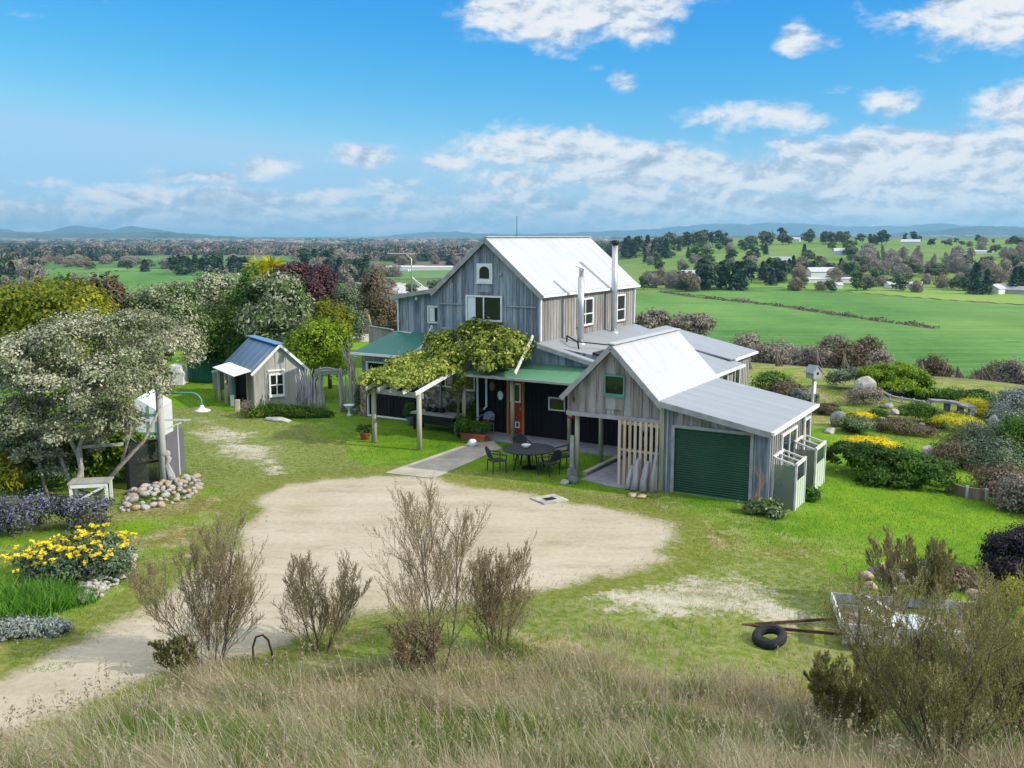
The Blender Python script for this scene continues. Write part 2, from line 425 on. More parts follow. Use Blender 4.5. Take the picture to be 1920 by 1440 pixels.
# foliage
L = {}
L['olearia'] = leafmat('olearia', [(0, (.07, .09, .035)), (.28, (.20, .225, .11)), (.46, (.36, .37, .23)), (.66, (.56, .545, .40)), (1, (.70, .68, .54))], .25)
L['olive'] = leafmat('olive gold leaves', [(0, (.04, .07, .004)), (.4, (.15, .19, .01)), (.75, (.32, .32, .012)), (1, (.46, .42, .02))], .35)
L['green'] = leafmat('deep green leaves', [(0, (.02, .06, .010)), (.5, (.065, .145, .02)), (1, (.19, .31, .04))], .3)
L['mid'] = leafmat('mid green leaves', [(0, (.02, .06, .006)), (.5, (.07, .16, .012)), (1, (.17, .29, .03))], .35)
L['lime'] = leafmat('lime citrus leaves', [(0, (.045, .11, .005)), (.5, (.20, .33, .012)), (1, (.44, .52, .04))], .4)
L['broom'] = leafmat('broom', [(0, (.06, .10, .006)), (.5, (.17, .20, .012)), (1, (.32, .29, .02))], .3)
L['plum'] = leafmat('purple leaves', [(0, (.02, .009, .012)), (.5, (.065, .03, .038)), (1, (.16, .085, .09))], .2)
L['whitebush'] = leafmat('white flowering', [(0, (.03, .07, .018)), (.45, (.11, .185, .045)), (.62, (.30, .33, .2)), (1, (.62, .62, .46))], .25)
L['silver'] = leafmat('silver foliage', [(0, (.10, .13, .11)), (.5, (.26, .30, .27)), (1, (.50, .53, .49))], .2)
L['sage'] = leafmat('grey green foliage', [(0, (.03, .06, .03)), (.5, (.10, .15, .08)), (1, (.25, .3, .2))], .2)
L['rosemary'] = leafmat('blue flowered rosemary', [(0, (.02, .03, .012)), (.45, (.07, .085, .05)), (.6, (.16, .16, .24)), (1, (.30, .29, .46))], .2)
L['yellowfl'] = leafmat('yellow flowers', [(0, (.60, .47, .008)), (1, (.90, .76, .02))], .2)
L['yellowgreen'] = leafmat('golden shrub', [(0, (.09, .12, .005)), (.5, (.38, .38, .012)), (1, (.74, .66, .03))], .3)
L['vine'] = leafmat('vine', [(0, (.02, .055, .006)), (.25, (.09, .15, .012)), (.55, (.28, .34, .04)), (1, (.62, .61, .16))], .3)
L['brown'] = leafmat('brown scrub', [(0, (.10, .085, .065)), (.5, (.25, .215, .17)), (1, (.40, .355, .29))], .2)
L['heather'] = leafmat('heather', [(0, (.06, .06, .02)), (.5, (.14, .11, .06)), (1, (.24, .18, .13))], .2)
L['purpleblack'] = leafmat('purple black', [(0, (.008, .006, .012)), (.6, (.025, .017, .028)), (1, (.10, .07, .09))], .1)
L['iris'] = leafmat('iris blades', [(0, (.03, .11, .008)), (.5, (.09, .26, .02)), (1, (.22, .42, .06))], .4)
L['nast'] = leafmat('nasturtium', [(0, (.03, .09, .006)), (.6, (.12, .26, .015)), (.9, (.35, .42, .03)), (1, (.75, .4, .01))], .35)
L['dry'] = leafmat('dry grass', [(0, (.13, .105, .05)), (.3, (.38, .31, .19)), (.7, (.62, .54, .37)), (1, (.80, .73, .56))], .5, .8)
L['grass'] = leafmat('green grass', [(0, (.05, .095, .012)), (.5, (.14, .225, .03)), (1, (.33, .37, .11))], .45, .8)
L['lawn'] = leafmat('lawn blades', [(0, (.055, .145, .008)), (.5, (.145, .28, .016)), (1, (.30, .37, .045))], .35, .8)
L['twigleaf'] = leafmat('manuka leaves', [(0, (.17, .135, .07)), (.5, (.36, .29, .165)), (1, (.54, .46, .28))], .35, .8)
L['olivetwig'] = leafmat('olive manuka leaves', [(0, (.11, .11, .03)), (.5, (.29, .27, .10)), (1, (.48, .44, .20))], .35, .8)
L['conifer'] = leafmat('far conifer', [(0, (.014, .032, .016)), (.6, (.034, .07, .030)), (1, (.07, .12, .045))], .1)
L['farolive'] = leafmat('far gum', [(0, (.04, .055, .025)), (.5, (.09, .11, .045)), (1, (.16, .175, .075))], .2)
L['farbare'] = leafmat('far bare crown', [(0, (.16, .14, .115)), (.5, (.29, .255, .21)), (1, (.43, .385, .325))], .2)
L['farbrown'] = leafmat('far russet crown', [(0, (.13, .10, .065)), (.5, (.26, .205, .14)), (1, (.38, .315, .23))], .2)
L['fargreen'] = leafmat('far broadleaf', [(0, (.03, .07, .015)), (.5, (.08, .15, .03)), (1, (.15, .22, .05))], .2)
L['wood'] = leafmat('far woods', [(0, (.018, .04, .024)), (.3, (.04, .07, .04)), (.42, (.13, .105, .08)), (.75, (.23, .185, .15)), (1, (.33, .28, .23))], .1)
# ------------------------------------------------------------------ foliage generators
def unit(n, r=rng):
    a = r.normal(size=(n, 3)); return a / np.linalg.norm(a, axis=1, keepdims=True)
def leaf_arrays(P, Nrm, size, r=rng, aspect=1.6, droop=0):
    """one small quad per point, facing Nrm"""
    n = len(P)
    Nrm = Nrm / np.maximum(np.linalg.norm(Nrm, axis=1, keepdims=True), 1e-6)
    a = np.cross(Nrm, unit(n, r)); a /= np.maximum(np.linalg.norm(a, axis=1, keepdims=True), 1e-6)
    b = np.cross(Nrm, a)
    s = (size * r.uniform(.65, 1.35, n))[:, None] if np.isscalar(size) else (size * r.uniform(.75, 1.25, n))[:, None]
    a = a * s * .5 * aspect; b = b * s * .5
    k = Nrm * s * .12
    return np.stack([P - a, P - b - k, P + a, P + b - k], 1)
def quads_mesh(name, Q, rnd, mat, extra=None):
    """Q (n,4,3) quads with a per-face 'rnd'; extra: (verts, faces, material) for a second set"""
    n = len(Q); me = bpy.data.meshes.new(name)
    me.vertices.add(n * 4); me.vertices.foreach_set('co', Q.reshape(-1).astype(np.float32))
    me.loops.add(n * 4); me.loops.foreach_set('vertex_index', np.arange(n * 4, dtype=np.int32))
    me.polygons.add(n); me.polygons.foreach_set('loop_start', np.arange(0, n * 4, 4, dtype=np.int32))
    me.polygons.foreach_set('loop_total', np.full(n, 4, np.int32))
    at = me.attributes.new('rnd', 'FLOAT', 'FACE'); at.data.foreach_set('value', np.clip(rnd, 0, 1).astype(np.float32))
    me.materials.append(mat); me.update(); me.validate(); return me
def crown_points(blobs, n, r=rng, clump=24, cs=.24, inner=.5, up=.25):
    """leaf points in clumps over the blobs' surfaces; returns points, normals, rnd"""
    w = np.array([b[3] * b[4] + b[4] * b[5] + b[3] * b[5] for b in blobs]); w = w / w.sum()
    Ps = []; Ns = []; Rs = []
    for b, ww in zip(blobs, w):
        k = int(n * ww) + 1; c = np.array(b[:3]); rad = np.array(b[3:6])
        m = max(5, clump)
        cd = unit(m, r); cd[:, 2] = np.where(cd[:, 2] < -.45, -cd[:, 2], cd[:, 2])
        cr = r.uniform(inner, 1.0, m) ** .6
        cc = cd * cr[:, None]; crn = r.uniform(0, 1, m)
        i = r.integers(0, m, k)
        q = cc[i] + r.normal(size=(k, 3)) * cs * r.uniform(.5, 1.25, m)[i][:, None]
        loc = q - cc[i]
        nn = q + loc * 1.6 + np.array([0, 0, up]) + r.normal(size=(k, 3)) * .65
        Ps.append(c + q * rad); Ns.append(nn)
        Rs.append(.45 * crn[i] + .55 * r.uniform(0, 1, k))
    return np.concatenate(Ps), np.concatenate(Ns), np.concatenate(Rs)
def crown_mesh(name, blobs, n, size, mat, seed, **kw):
    r = np.random.default_rng(seed); aspect = kw.pop('aspect', 1.6); bias = kw.pop('bias', 0)
    P, N, R = crown_points(blobs, int(n * 1.9), r, **kw)
    return quads_mesh(name, leaf_arrays(P, N, size * .72, r, aspect), R + bias, mat)
def shrub(name, label, cat, p, blobs, n, size, mat, seed, group=None, **kw):
    """a bush: one mesh of leaf clumps over a few stems"""
    o = tag(link(name, crown_mesh(name, blobs, n, size, mat, seed, **kw), None, p), label, cat, group)
    return o
def tree(name, label, p, blobs, n, size, mat, seed, trunk, bark, group=None, cat='tree', rz=0, **kw):
    """trunk: list of (points, radii) limbs, in metres from the foot"""
    t = thing(name, label, cat, p, rz, group)
    link('crown', crown_mesh('crown', blobs, n, size, mat, seed, **kw), t)
    mb = MB()
    for pts, rs in trunk: mb.tube(pts, rs, 7)
    obj('trunk', mb, bark, t, True)
    return t
def simple_limbs(h, blobs, r0, seed):
    rd = random.Random(seed); L_ = [([(0, 0, -.2), (rd.uniform(-.1, .1), rd.uniform(-.1, .1), h * .5), (0, 0, h)], [r0, r0 * .8, r0 * .6])]
    for b in blobs:
        c = V(b[:3]); st = V((0, 0, h * rd.uniform(.5, 1)))
        mid = (st + c) / 2 + V((rd.uniform(-.2, .2), rd.uniform(-.2, .2), -.15 * (c - st).length))
        L_.append(([st, mid, c, c + (c - mid) * .15], [r0 * .5, r0 * .36, r0 * .2, r0 * .06]))
    return L_

def twig_shrub(name, label, p, h, spread, stems, seed, leafmat_, nleaf=5, lean=0.0, group=None, dens=1.0, cat='shrub', lsz=.028):
    """an upright shrub of fine bare twigs with tiny leaves: part stems and part twigs"""
    rd = random.Random(seed); r = np.random.default_rng(seed)
    t = thing(name, label, cat, p, 0, group)
    mb = MB(); LP = []; LD = []; TW = []
    def grow(q, d, ln, rad, lev):
        k = 4 if lev < 2 else 3; pts = [q]; rs = [rad]; dd = d.copy()
        for i in range(k):
            dd = (dd + V((rd.gauss(0, .09), rd.gauss(0, .09), .10 + .05 * lev))).normalized()
            q = q + dd * (ln / k); pts.append(q); rs.append(max(.0022, rad * (1 - .75 * (i + 1) / k)))
        if lev < 2: mb.tube(pts, rs, 5 if lev == 0 else 3, False)
        else: TW.append((pts[0], pts[1], pts[2], pts[-1]))
        if lev >= 1:
            for i in range(1, len(pts)):
                a = pts[i - 1]; b = pts[i]
                for _ in range(nleaf if lev > 1 else max(1, nleaf // 3)):
                    LP.append(a.lerp(b, rd.random())); LD.append(dd)
        if lev < 3:
            nb = int((15, 10, 6)[lev] * dens * (.8 + .4 * rd.random()))
            for j in range(nb):
                f = (.05 if lev == 0 else .15) + (.93 if lev == 0 else .83) * (j + rd.random()) / nb
                x = f * (len(pts) - 1); i = min(int(x), len(pts) - 2); a = pts[i].lerp(pts[i + 1], x - i)
                ax = (pts[i + 1] - pts[i]).normalized()
                side = ax.orthogonal().normalized(); side.rotate(Matrix.Rotation(rd.uniform(0, 6.283), 3, ax))
                nd = (ax * .8 + side * rd.uniform(.3, .8) + V((0, 0, .1))).normalized()
                grow(a, nd, ln * (.44, .52, .55)[lev] * ((1.35 if lev == 0 else 1.15) - .6 * f) * rd.uniform(.75, 1.2), rad * .42, lev + 1)
    for s in range(stems):
        an = 6.283 * (s + rd.random() * .7) / stems; k = spread * rd.uniform(.25, 1) if stems > 1 else 0
        d = V((math.cos(an) * k + lean, math.sin(an) * k * .8, 1)).normalized()
        grow(V((math.cos(an) * .05 * stems ** .5, math.sin(an) * .05, -.1)), d, h * rd.uniform(.72, 1.0), .007 + .0045 * h, 0)
    obj('stem', mb, M['bark'], t, True)
    # twigs as thin blades plus leaves
    Q = []; R = []
    for a, b, c, e in TW:
        for p0, p1, w in ((a, b, .0042), (b, c, .0035), (c, e, .0025)):
            d = (p1 - p0).normalized(); s_ = d.orthogonal().normalized(); s_.rotate(Matrix.Rotation(rd.uniform(0, 6.28), 3, d)); s_ *= w
            Q.append([p0 - s_, p0 + s_, p1 + s_ * .7, p1 - s_ * .7]); R.append(.3 + .3 * rd.random())
    Q = np.array([[tuple(x) for x in q] for q in Q])
    LP = np.array([tuple(x) for x in LP]); LD = np.array([tuple(x) for x in LD])
    n = len(LP); d = LD + r.normal(size=(n, 3)) * .5; d /= np.linalg.norm(d, axis=1, keepdims=True)
    sd = np.cross(d, unit(n, r)); sd /= np.linalg.norm(sd, axis=1, keepdims=True)
    ln = (lsz * 1.3 * r.uniform(.6, 1.4, n))[:, None]; wd = (lsz * .28 * r.uniform(.7, 1.3, n))[:, None]
    LQ = np.stack([LP, LP + d * ln * .5 + sd * wd, LP + d * ln, LP + d * ln * .5 - sd * wd], 1)
    link('twigs', quads_mesh('twigs', np.concatenate([Q, LQ]), np.concatenate([np.array(R), r.uniform(0, 1, n)]), leafmat_), t)
    return t

def blades(P, hgt, wid, lean, r, leanbias=(0, 0), curve=.35, seg=3):
    """grass: strips of quads; returns Q and the blade index of each"""
    n = len(P); az = r.uniform(0, 6.283, n); le = lean * r.uniform(.2, 1.2, n)
    dx = np.cos(az) * le + leanbias[0]; dy = np.sin(az) * le + leanbias[1]
    fa = r.uniform(0, 6.283, n); sx = np.cos(fa) * wid * .5; sy = np.sin(fa) * wid * .5
    Q = []; 
    def at(f):
        w = 1 - .85 * f
        x = P[:, 0] + dx * hgt * (f + curve * f * f); y = P[:, 1] + dy * hgt * (f + curve * f * f); z = P[:, 2] + hgt * (f - .12 * f * f)
        return np.stack([x - sx * w, y - sy * w, z], 1), np.stack([x + sx * w, y + sy * w, z], 1)
    fs = np.linspace(0, 1, seg + 1)
    for i in range(seg):
        a, b = at(fs[i]); c, d = at(fs[i + 1]); Q.append(np.stack([a, b, d, c], 1))
    return np.concatenate(Q), np.tile(np.arange(n), seg)

def pip(poly, X, Y):
    """signed distance to a polygon: positive inside"""
    px = np.array([p[0] for p in poly]); py = np.array([p[1] for p in poly]); n = len(px)
    ins = np.zeros(X.shape, bool); dist = np.full(X.shape, 1e9)
    for i in range(n):
        x0, y0, x1, y1 = px[i], py[i], px[(i + 1) % n], py[(i + 1) % n]
        c = ((y0 > Y) != (y1 > Y)); xi = (x1 - x0) * (Y - y0) / ((y1 - y0) if abs(y1 - y0) > 1e-9 else 1e-9) + x0
        ins ^= c & (X < xi)
        dx, dy = x1 - x0, y1 - y0; tt = np.clip(((X - x0) * dx + (Y - y0) * dy) / (dx * dx + dy * dy + 1e-12), 0, 1)
        dist = np.minimum(dist, np.hypot(X - x0 - tt * dx, Y - y0 - tt * dy))
    return np.where(ins, dist, -dist)
def sheet(name, poly, mat, step, lift, margin, soft=0.0, wobs=0.0):
    """a sheet draped over the ground inside a polygon, its rim (attribute edge) running out by margin"""
    px = [p[0] for p in poly]; py = [p[1] for p in poly]
    xs = np.arange(min(px) - margin, max(px) + margin + step, step); ys = np.arange(min(py) - margin, max(py) + margin + step, step)
    X, Y = np.meshgrid(xs, ys); D = pip(poly, X, Y)
    if wobs: D = D + wobs * wob(X, Y, wobs * 5)
    Z = ter(X, Y) + lift
    idx = np.full(X.shape, -1); keep = D > -margin - step
    cell = keep[:-1, :-1] & keep[1:, :-1] & keep[:-1, 1:] & keep[1:, 1:]
    use = np.zeros(X.shape, bool)
    use[:-1, :-1] |= cell; use[1:, :-1] |= cell; use[:-1, 1:] |= cell; use[1:, 1:] |= cell
    idx[use] = np.arange(use.sum())
    vs = np.stack([X[use], Y[use], Z[use]], 1)
    a = idx[:-1, :-1][cell]; b = idx[:-1, 1:][cell]; c = idx[1:, 1:][cell]; d = idx[1:, :-1][cell]
    me = bpy.data.meshes.new(name); me.from_pydata(vs.tolist(), [], np.stack([a, b, c, d], 1).tolist())
    e = np.clip((D[use] + margin) / (2 * margin if margin > 0 else 1), 0, 1) if margin > 0 else np.ones(use.sum())
    me.attributes.new('edge', 'FLOAT', 'POINT').data.foreach_set('value', e.astype(np.float32))
    me.materials.append(mat); me.update()
    return link(name, me)
# ------------------------------------------------------------------ ground
def pxpoly(pts): return [GT(*p)[:2] for p in pts]
DRIVE = pxpoly([(-150, 1345), (0, 1270), (130, 1210), (250, 1150), (350, 1085), (425, 1040), (458, 990), (478, 945), (520, 912), (600, 895),
                (740, 890), (830, 902), (930, 915), (1010, 930), (1080, 945), (1190, 958), (1255, 980), (1275, 1012), (1245, 1050), (1180, 1073),
                (1050, 1093), (960, 1118), (800, 1138), (660, 1150), (560, 1195), (470, 1235), (330, 1268), (180, 1320), (0, 1395), (-150, 1470)])
WORN_L = pxpoly([(345, 775), (420, 785), (500, 815), (560, 855), (595, 893), (520, 905), (450, 880), (370, 850), (345, 815)])
WORN_R = pxpoly([(1080, 1100), (1290, 1066), (1410, 1078), (1510, 1112), (1580, 1155), (1560, 1195), (1400, 1195), (1230, 1185), (1100, 1150)])
PATH = pxpoly([(722, 888), (812, 898), (940, 842), (925, 828), (880, 832)])
angs = np.concatenate([np.radians(np.arange(-46, 46.01, .28)), np.radians(np.linspace(46, 314, 61)[1:-1])])
NA = len(angs)
rr = [2.0]
while rr[-1] < 42000: rr.append(rr[-1] * (1.013 if rr[-1] < 120 else 1.02) + .02)
rr = np.array(rr)
RR, AA = np.meshgrid(rr, angs, indexing='ij')
GX = RR * np.sin(AA); GY = RR * np.cos(AA); GZ = ter(GX, GY)
verts = np.concatenate([np.stack([GX, GY, GZ], -1).reshape(-1, 3), [[0, 0, gz(0, 0)]]])
ii, jj = np.meshgrid(np.arange(len(rr) - 1), np.arange(NA), indexing='ij'); j2 = (jj + 1) % NA
faces = np.stack([ii * NA + jj, ii * NA + j2, (ii + 1) * NA + j2, (ii + 1) * NA + jj], -1).reshape(-1, 4)
me = bpy.data.meshes.new('ground')
me.from_pydata(verts.tolist(), [], faces.tolist() + [(len(verts) - 1, (j + 1) % NA, j) for j in range(NA)])
me.polygons.foreach_set('use_smooth', [True] * len(me.polygons))
x, y = verts[:, 0], verts[:, 1]
db = np.maximum(0, y - (70 - .7 * np.clip(x, -45, 25))); dr = np.maximum(0, x - (29 - .08 * np.clip(y - 40, 0, 60))); dl = np.maximum(0, -48 - x)
dd = np.sqrt(db ** 2 + dr ** 2 + dl ** 2)
be = bank_edge(x)
dryv = sm(-.9, .7, be - y + .25 * wob(x, y, 1.3))
wornv = np.zeros(len(x))
for poly, k in ((WORN_L, 2.2), (WORN_R, 2.0)):
    D = pip(poly, x, y); wornv = np.maximum(wornv, sm(-k, .6, D))
wornv = np.maximum(wornv, .95 * sm(-2.4, -.1, pip(DRIVE, x, y) + .5 * wob(x, y, 1.7)))
wornv = np.maximum(wornv, .95 * sm(5.0, 1.2, y - be) * sm(-2, 1, 9 - np.abs(x - 1)) * np.clip(.8 + .4 * wob(x, y, 1.3), .3, 1))
wornv = np.maximum(wornv, np.clip(1.0 * np.exp(-(((x + 9.5) / 4.5) ** 2 + ((y - 25.5) / 6.5) ** 2)) + .8 * np.exp(-(((x + 10.5) / 3) ** 2 + ((y - 37) / 7) ** 2)) + .8 * np.exp(-(((x - 6) / 3) ** 2 + ((y - 24) / 3.5) ** 2)), 0, .95) * (.65 + .5 * wob(x, y, 1.1)))
wornv = np.maximum(wornv, .75 * sm(11.5, 14.5, x) * sm(37, 42, y) * np.clip(.8 + .5 * wob(x, y, 1.6), .3, 1))
for nme, val in (('dry', dryv), ('worn', wornv), ('slope', sm(1.5, 9, dd) * (1 - sm(70, 95, dd))), ('plain', sm(75, 100, dd)),
                 ('hill', sm(480, 620, y) * sm(.08, .13, x / np.maximum(y, 1)) * (1 - sm(2000, 3000, y)))):
    me.attributes.new(nme, 'FLOAT', 'POINT').data.foreach_set('value', val.astype(np.float32))
me.materials.append(M['ground']); me.update()
struct(link('ground', me))

struct(sheet('driveway', DRIVE, M['drive'], .16, .006, .95, wobs=.22))
struct(sheet('worn_gravel', WORN_L, M['pale'], .2, .004, 1.7, wobs=.3))
struct(sheet('stony_patch', WORN_R, M['pale'], .2, .004, 1.7, wobs=.3))
STRIP = pxpoly([(-60, 1320), (0, 1285), (70, 1258), (135, 1243), (125, 1258), (60, 1285), (0, 1312), (-60, 1345)])
mb = MB(); pz = [V((p[0], p[1], gz(*p) + .03)) for p in PATH]
mb.prism([p - V((0, 0, .12)) for p in pz], (0, 0, .12)); struct(obj('path', mb, M['pathc']))
mb = MB()
mb.prism([W(.2, 3.05, -.1), W(-1.15, 2.9, -.1), W(-1.25, -4.0, -.1), W(.2, -4.0, -.1)], (0, 0, .16)); struct(obj('patio', mb, M['slab']))
mb = MB(); mb.prism([W(.2, -4.25, -.1), W(-4.95, -4.25, -.1), W(-5.3, -5.7, -.1), W(-4.9, -7.0, -.1), W(.2, -7.0, -.1)], (0, 0, .13)); struct(obj('carport_floor', mb, M['slab']))

# paddocks on the plain
def far(pts):
    out = []
    for q in pts:
        d = ray(*q); Y = (-26 - H) / d[2] * d[1]; g = GT(*q)
        out.append((g.x, g.y) if g.y > 300 and abs(g.y) < 4000 else (d[0] / d[1] * Y, Y))
    return out
struct(sheet('field', far([(1150, 556), (1245, 549), (1300, 560), (1450, 577), (1560, 594), (1650, 607), (1755, 622), (1850, 640), (1960, 655), (1960, 740), (1600, 740), (1150, 720)]), M['field'], 6, .25, 3))
struct(sheet('field', far([(1250, 546), (1400, 541), (1500, 543), (1600, 551), (1700, 560), (1980, 578), (1980, 650), (1850, 632), (1755, 614), (1650, 599), (1560, 586), (1450, 570), (1320, 553)]), M['field'], 6, .25, 3))
struct(sheet('field', far([(1400, 538), (1400, 527), (1490, 529), (1720, 545), (1980, 556), (1980, 574), (1700, 556), (1600, 547), (1500, 540)]), M['field2'], 6, .25, 3))
struct(sheet('field', far([(78, 506), (200, 503), (330, 507), (470, 516), (600, 530), (640, 545), (560, 585), (300, 590), (90, 545)]), M['field'], 6, .25, 3))
struct(sheet('field', far([(230, 488), (330, 481), (520, 484), (560, 489), (330, 492)]), M['field3'], 10, .35, 4))
struct(sheet('field', far([(-40, 493), (60, 489), (75, 494), (0, 499), (-40, 500)]), M['field3'], 10, .35, 4))
struct(sheet('field', far([(722, 506), (860, 505), (870, 521), (730, 523)]), M['field3'], 8, .25, 4))
STRIPS_FAR = [([(60, 470), (300, 466), (310, 471), (70, 476)], 'field3'), ([(420, 463), (640, 461), (650, 466), (430, 468)], 'field3'), ([(700, 470), (860, 468), (870, 474), (710, 477)], 'field4'),
              ([(300, 456.5), (520, 455.5), (525, 458), (305, 459)], 'field3'), ([(-40, 461), (120, 459), (125, 464), (-40, 467)], 'field4'), ([(560, 473), (700, 471), (690, 479), (560, 481)], 'field3'), ([(640, 455.5), (860, 455), (865, 457.5), (640, 458)], 'field3')]
for q, m_ in STRIPS_FAR: struct(sheet('field', far(q), M[m_], 18, .5, 6))
struct(sheet('river_bed', far([(665, 527), (700, 526), (790, 541), (860, 560), (830, 566), (740, 548), (690, 533)]), M['gravelbed'], 5, .3, 4))
# ------------------------------------------------------------------ farmhouse (local axes: x = u along the ridge, y = v across, z)
RZ = math.pi / 2 - YAW
house = thing('farmhouse', 'weathered grey board farmhouse with white metal roof, green verandas and a gabled carport and garage', 'house', (O[0], O[1], 0), RZ)
def PU(c):                      # a plane u = c that faces the camera side (-u)
    return lambda s, z, off=0: V((c - off, s, z))
def PV(c):                      # a plane v = c that faces the sun (-v)
    return lambda s, z, off=0: V((s, c - off, z))
def boardwall(P, poly, mat, th=.08, gap=.3, bw=.055, proud=.022, parent=house, name='wall', phase=.0):
    mb = MB(); a = [P(s, z, 0) for s, z in poly]; ex = P(0, 0, -th) - P(0, 0, 0)
    mb.prism(a, ex)
    ss = [p[0] for p in poly]; s = min(ss) + phase + bw
    while s < max(ss) - bw:
        zs = []
        for k in range(len(poly)):
            (s0, z0), (s1, z1) = poly[k], poly[(k + 1) % len(poly)]
            if (s0 - s) * (s1 - s) <= 0 and abs(s1 - s0) > 1e-6: zs.append(z0 + (z1 - z0) * (s - s0) / (s1 - s0))
        if len(zs) >= 2 and max(zs) - min(zs) > .08:
            p0, p1 = P(s, min(zs) + .01, proud / 2), P(s, max(zs) - .03, proud / 2)
            mb.beam(p0, p1, bw, proud, P(0, 0, 1) - P(0, 0, 0))
        s += gap
    return obj(name, mb, mat, parent)
def window(P, s0, s1, z0, z1, parent=house, fr=M['white'], w=.07, mull=(), trans=(), sill=True, curtain=None, glass=None, name='window'):
    mb = MB(); g = P(0, 0, .014) - P(0, 0, 0)
    mb.prism([P(s0, z0, .026), P(s1, z0, .026), P(s1, z1, .026), P(s0, z1, .026)], g)
    wd = obj(name, mb, glass or M['glass'], parent)
    mb = MB(); up = P(0, 0, 1) - P(0, 0, 0)
    def bar(a, b, c, d, off=.06):
        mb.prism([P(a, c, .024), P(b, c, .024), P(b, d, .024), P(a, d, .024)], P(0, 0, off) - P(0, 0, 0))
    bar(s0 - w, s0, z0 - w, z1 + w); bar(s1, s1 + w, z0 - w, z1 + w); bar(s0, s1, z1, z1 + w); bar(s0, s1, z0 - w, z0)
    for q in mull: bar(q - w * .35, q + w * .35, z0, z1, .05)
    for q in trans: bar(s0, s1, q - w * .3, q + w * .3, .047)
    obj('frame', mb, fr, wd)
    if sill:
        mb = MB(); mb.prism([P(s0 - w, z0 - w - .05, .0), P(s1 + w, z0 - w - .05, .0), P(s1 + w, z0 - w - .002, .0), P(s0 - w, z0 - w - .002, .0)], P(0, 0, .1) - P(0, 0, 0))
        obj('sill', mb, sill if not isinstance(sill, bool) else fr, wd)
    if curtain:
        mb = MB(); a, b = curtain; k = 8
        for i in range(k):
            x0 = a + (b - a) * i / k; x1 = a + (b - a) * (i + 1) / k; o0, o1 = (.044, .049) if i % 2 else (.049, .044)
            mb.poly([P(x0, z0 + .01, o0), P(x1, z0 + .01, o1), P(x1, z1 - .01, o1), P(x0, z1 - .01, o0)])
        obj('curtain', mb, M['white'], wd)
    return wd
SILL = plain('reddish sill', (.22, .08, .06), .8); WHITE = M['white']
def roofslab(name, pts, mat, th=.07, ribs=0, parent=house):
    """pts: eave0, eave1, top1, top0"""
    pts = [V(p) for p in pts]; n = (pts[1] - pts[0]).cross(pts[3] - pts[0]).normalized()
    if n.z < 0: n = -n
    mb = MB(); mb.prism([p - n * th for p in pts], n * th)
    if ribs:
        L0 = (pts[1] - pts[0]).length; k = int(L0 / ribs)
        for i in range(1, k):
            a = pts[0].lerp(pts[1], i / k); b = pts[3].lerp(pts[2], i / k); mb.beam(a + n * .012, b + n * .012, .035, .03, n)
    return obj(name, mb, mat, parent)
# main two-storey block
zE, zR, vR, L1 = 5.85, 8.10, 2.663, 9.678
k = (zR - zE) / vR
F = PU(.17)
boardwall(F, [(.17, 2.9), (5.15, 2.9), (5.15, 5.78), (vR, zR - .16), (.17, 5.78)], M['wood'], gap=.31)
R_ = PV(.17)
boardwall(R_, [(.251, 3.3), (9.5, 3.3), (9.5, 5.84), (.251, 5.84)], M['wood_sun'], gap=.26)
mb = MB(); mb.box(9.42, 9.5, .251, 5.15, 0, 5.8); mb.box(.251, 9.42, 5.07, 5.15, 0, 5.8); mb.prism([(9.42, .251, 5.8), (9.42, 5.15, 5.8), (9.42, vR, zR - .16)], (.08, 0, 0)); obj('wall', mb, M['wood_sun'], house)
roofslab('roof', [(0, 0, zE), (L1, 0, zE), (L1, vR, zR), (0, vR, zR)], M['roofwhite'])
roofslab('roof', [(0, 2 * vR, zE), (L1, 2 * vR, zE), (L1, vR, zR), (0, vR, zR)], M['roofwhite'])
mb = MB()
for sgn in (0, 1):
    e = V((-.025, 0 if sgn == 0 else 2 * vR, zE - .10)); tp = V((-.025, vR, zR - .10)); mb.beam(e + (e - tp).normalized() * .06, tp, .05, .19, (0, -k if sgn == 0 else k, 1))
obj('bargeboard', mb, M['trim'], house)
mb = MB(); mb.beam((-.02, vR, zR + .015), (L1 + .01, vR, zR + .015), .22, .035); obj('ridge_cap', mb, M['roofwhite'], house)
mb = MB(); mb.beam((-.02, -.045, zE - .07), (L1, -.045, zE - .07), .1, .1); obj('gutter', mb, WHITE, house)
mb = MB(); mb.tube([(.1, .10, 5.75), (.1, .10, 3.98)], .045, 8); obj('downpipe', mb, WHITE, house)
mb = MB(); mb.beam((9.52, .14, 4.0), (9.52, .14, 5.8), .07, .07); obj('corner_board', mb, WHITE, house)
mb = MB()
for a, b in ((1.75, .35), (5.0, 3.85)): mb.beam(F(a, 5.33, .035), F(b, 5.33, .035), .05, .05)
mb.beam(F(5.0, 4.28, .035), F(1.0, 4.2, .035), .05, .09); mb.beam(F(4.35, 5.33, .035), F(4.35, 6.2, .035), .05, .04, (0, 1, 0)); obj('rail_board', mb, M['trim'], house)
mb = MB(); mb.prism([F(2.40, 5.86, .023), F(3.1, 5.86, .023), F(3.1, 6.2, .023), F(2.4, 6.2, .023)], (-.03, 0, 0)); obj('panel', mb, M['wood'], house)
window(F, 1.98, 3.60, 4.74, 5.66, mull=(2.80,), sill=SILL, curtain=(3.2, 3.58))
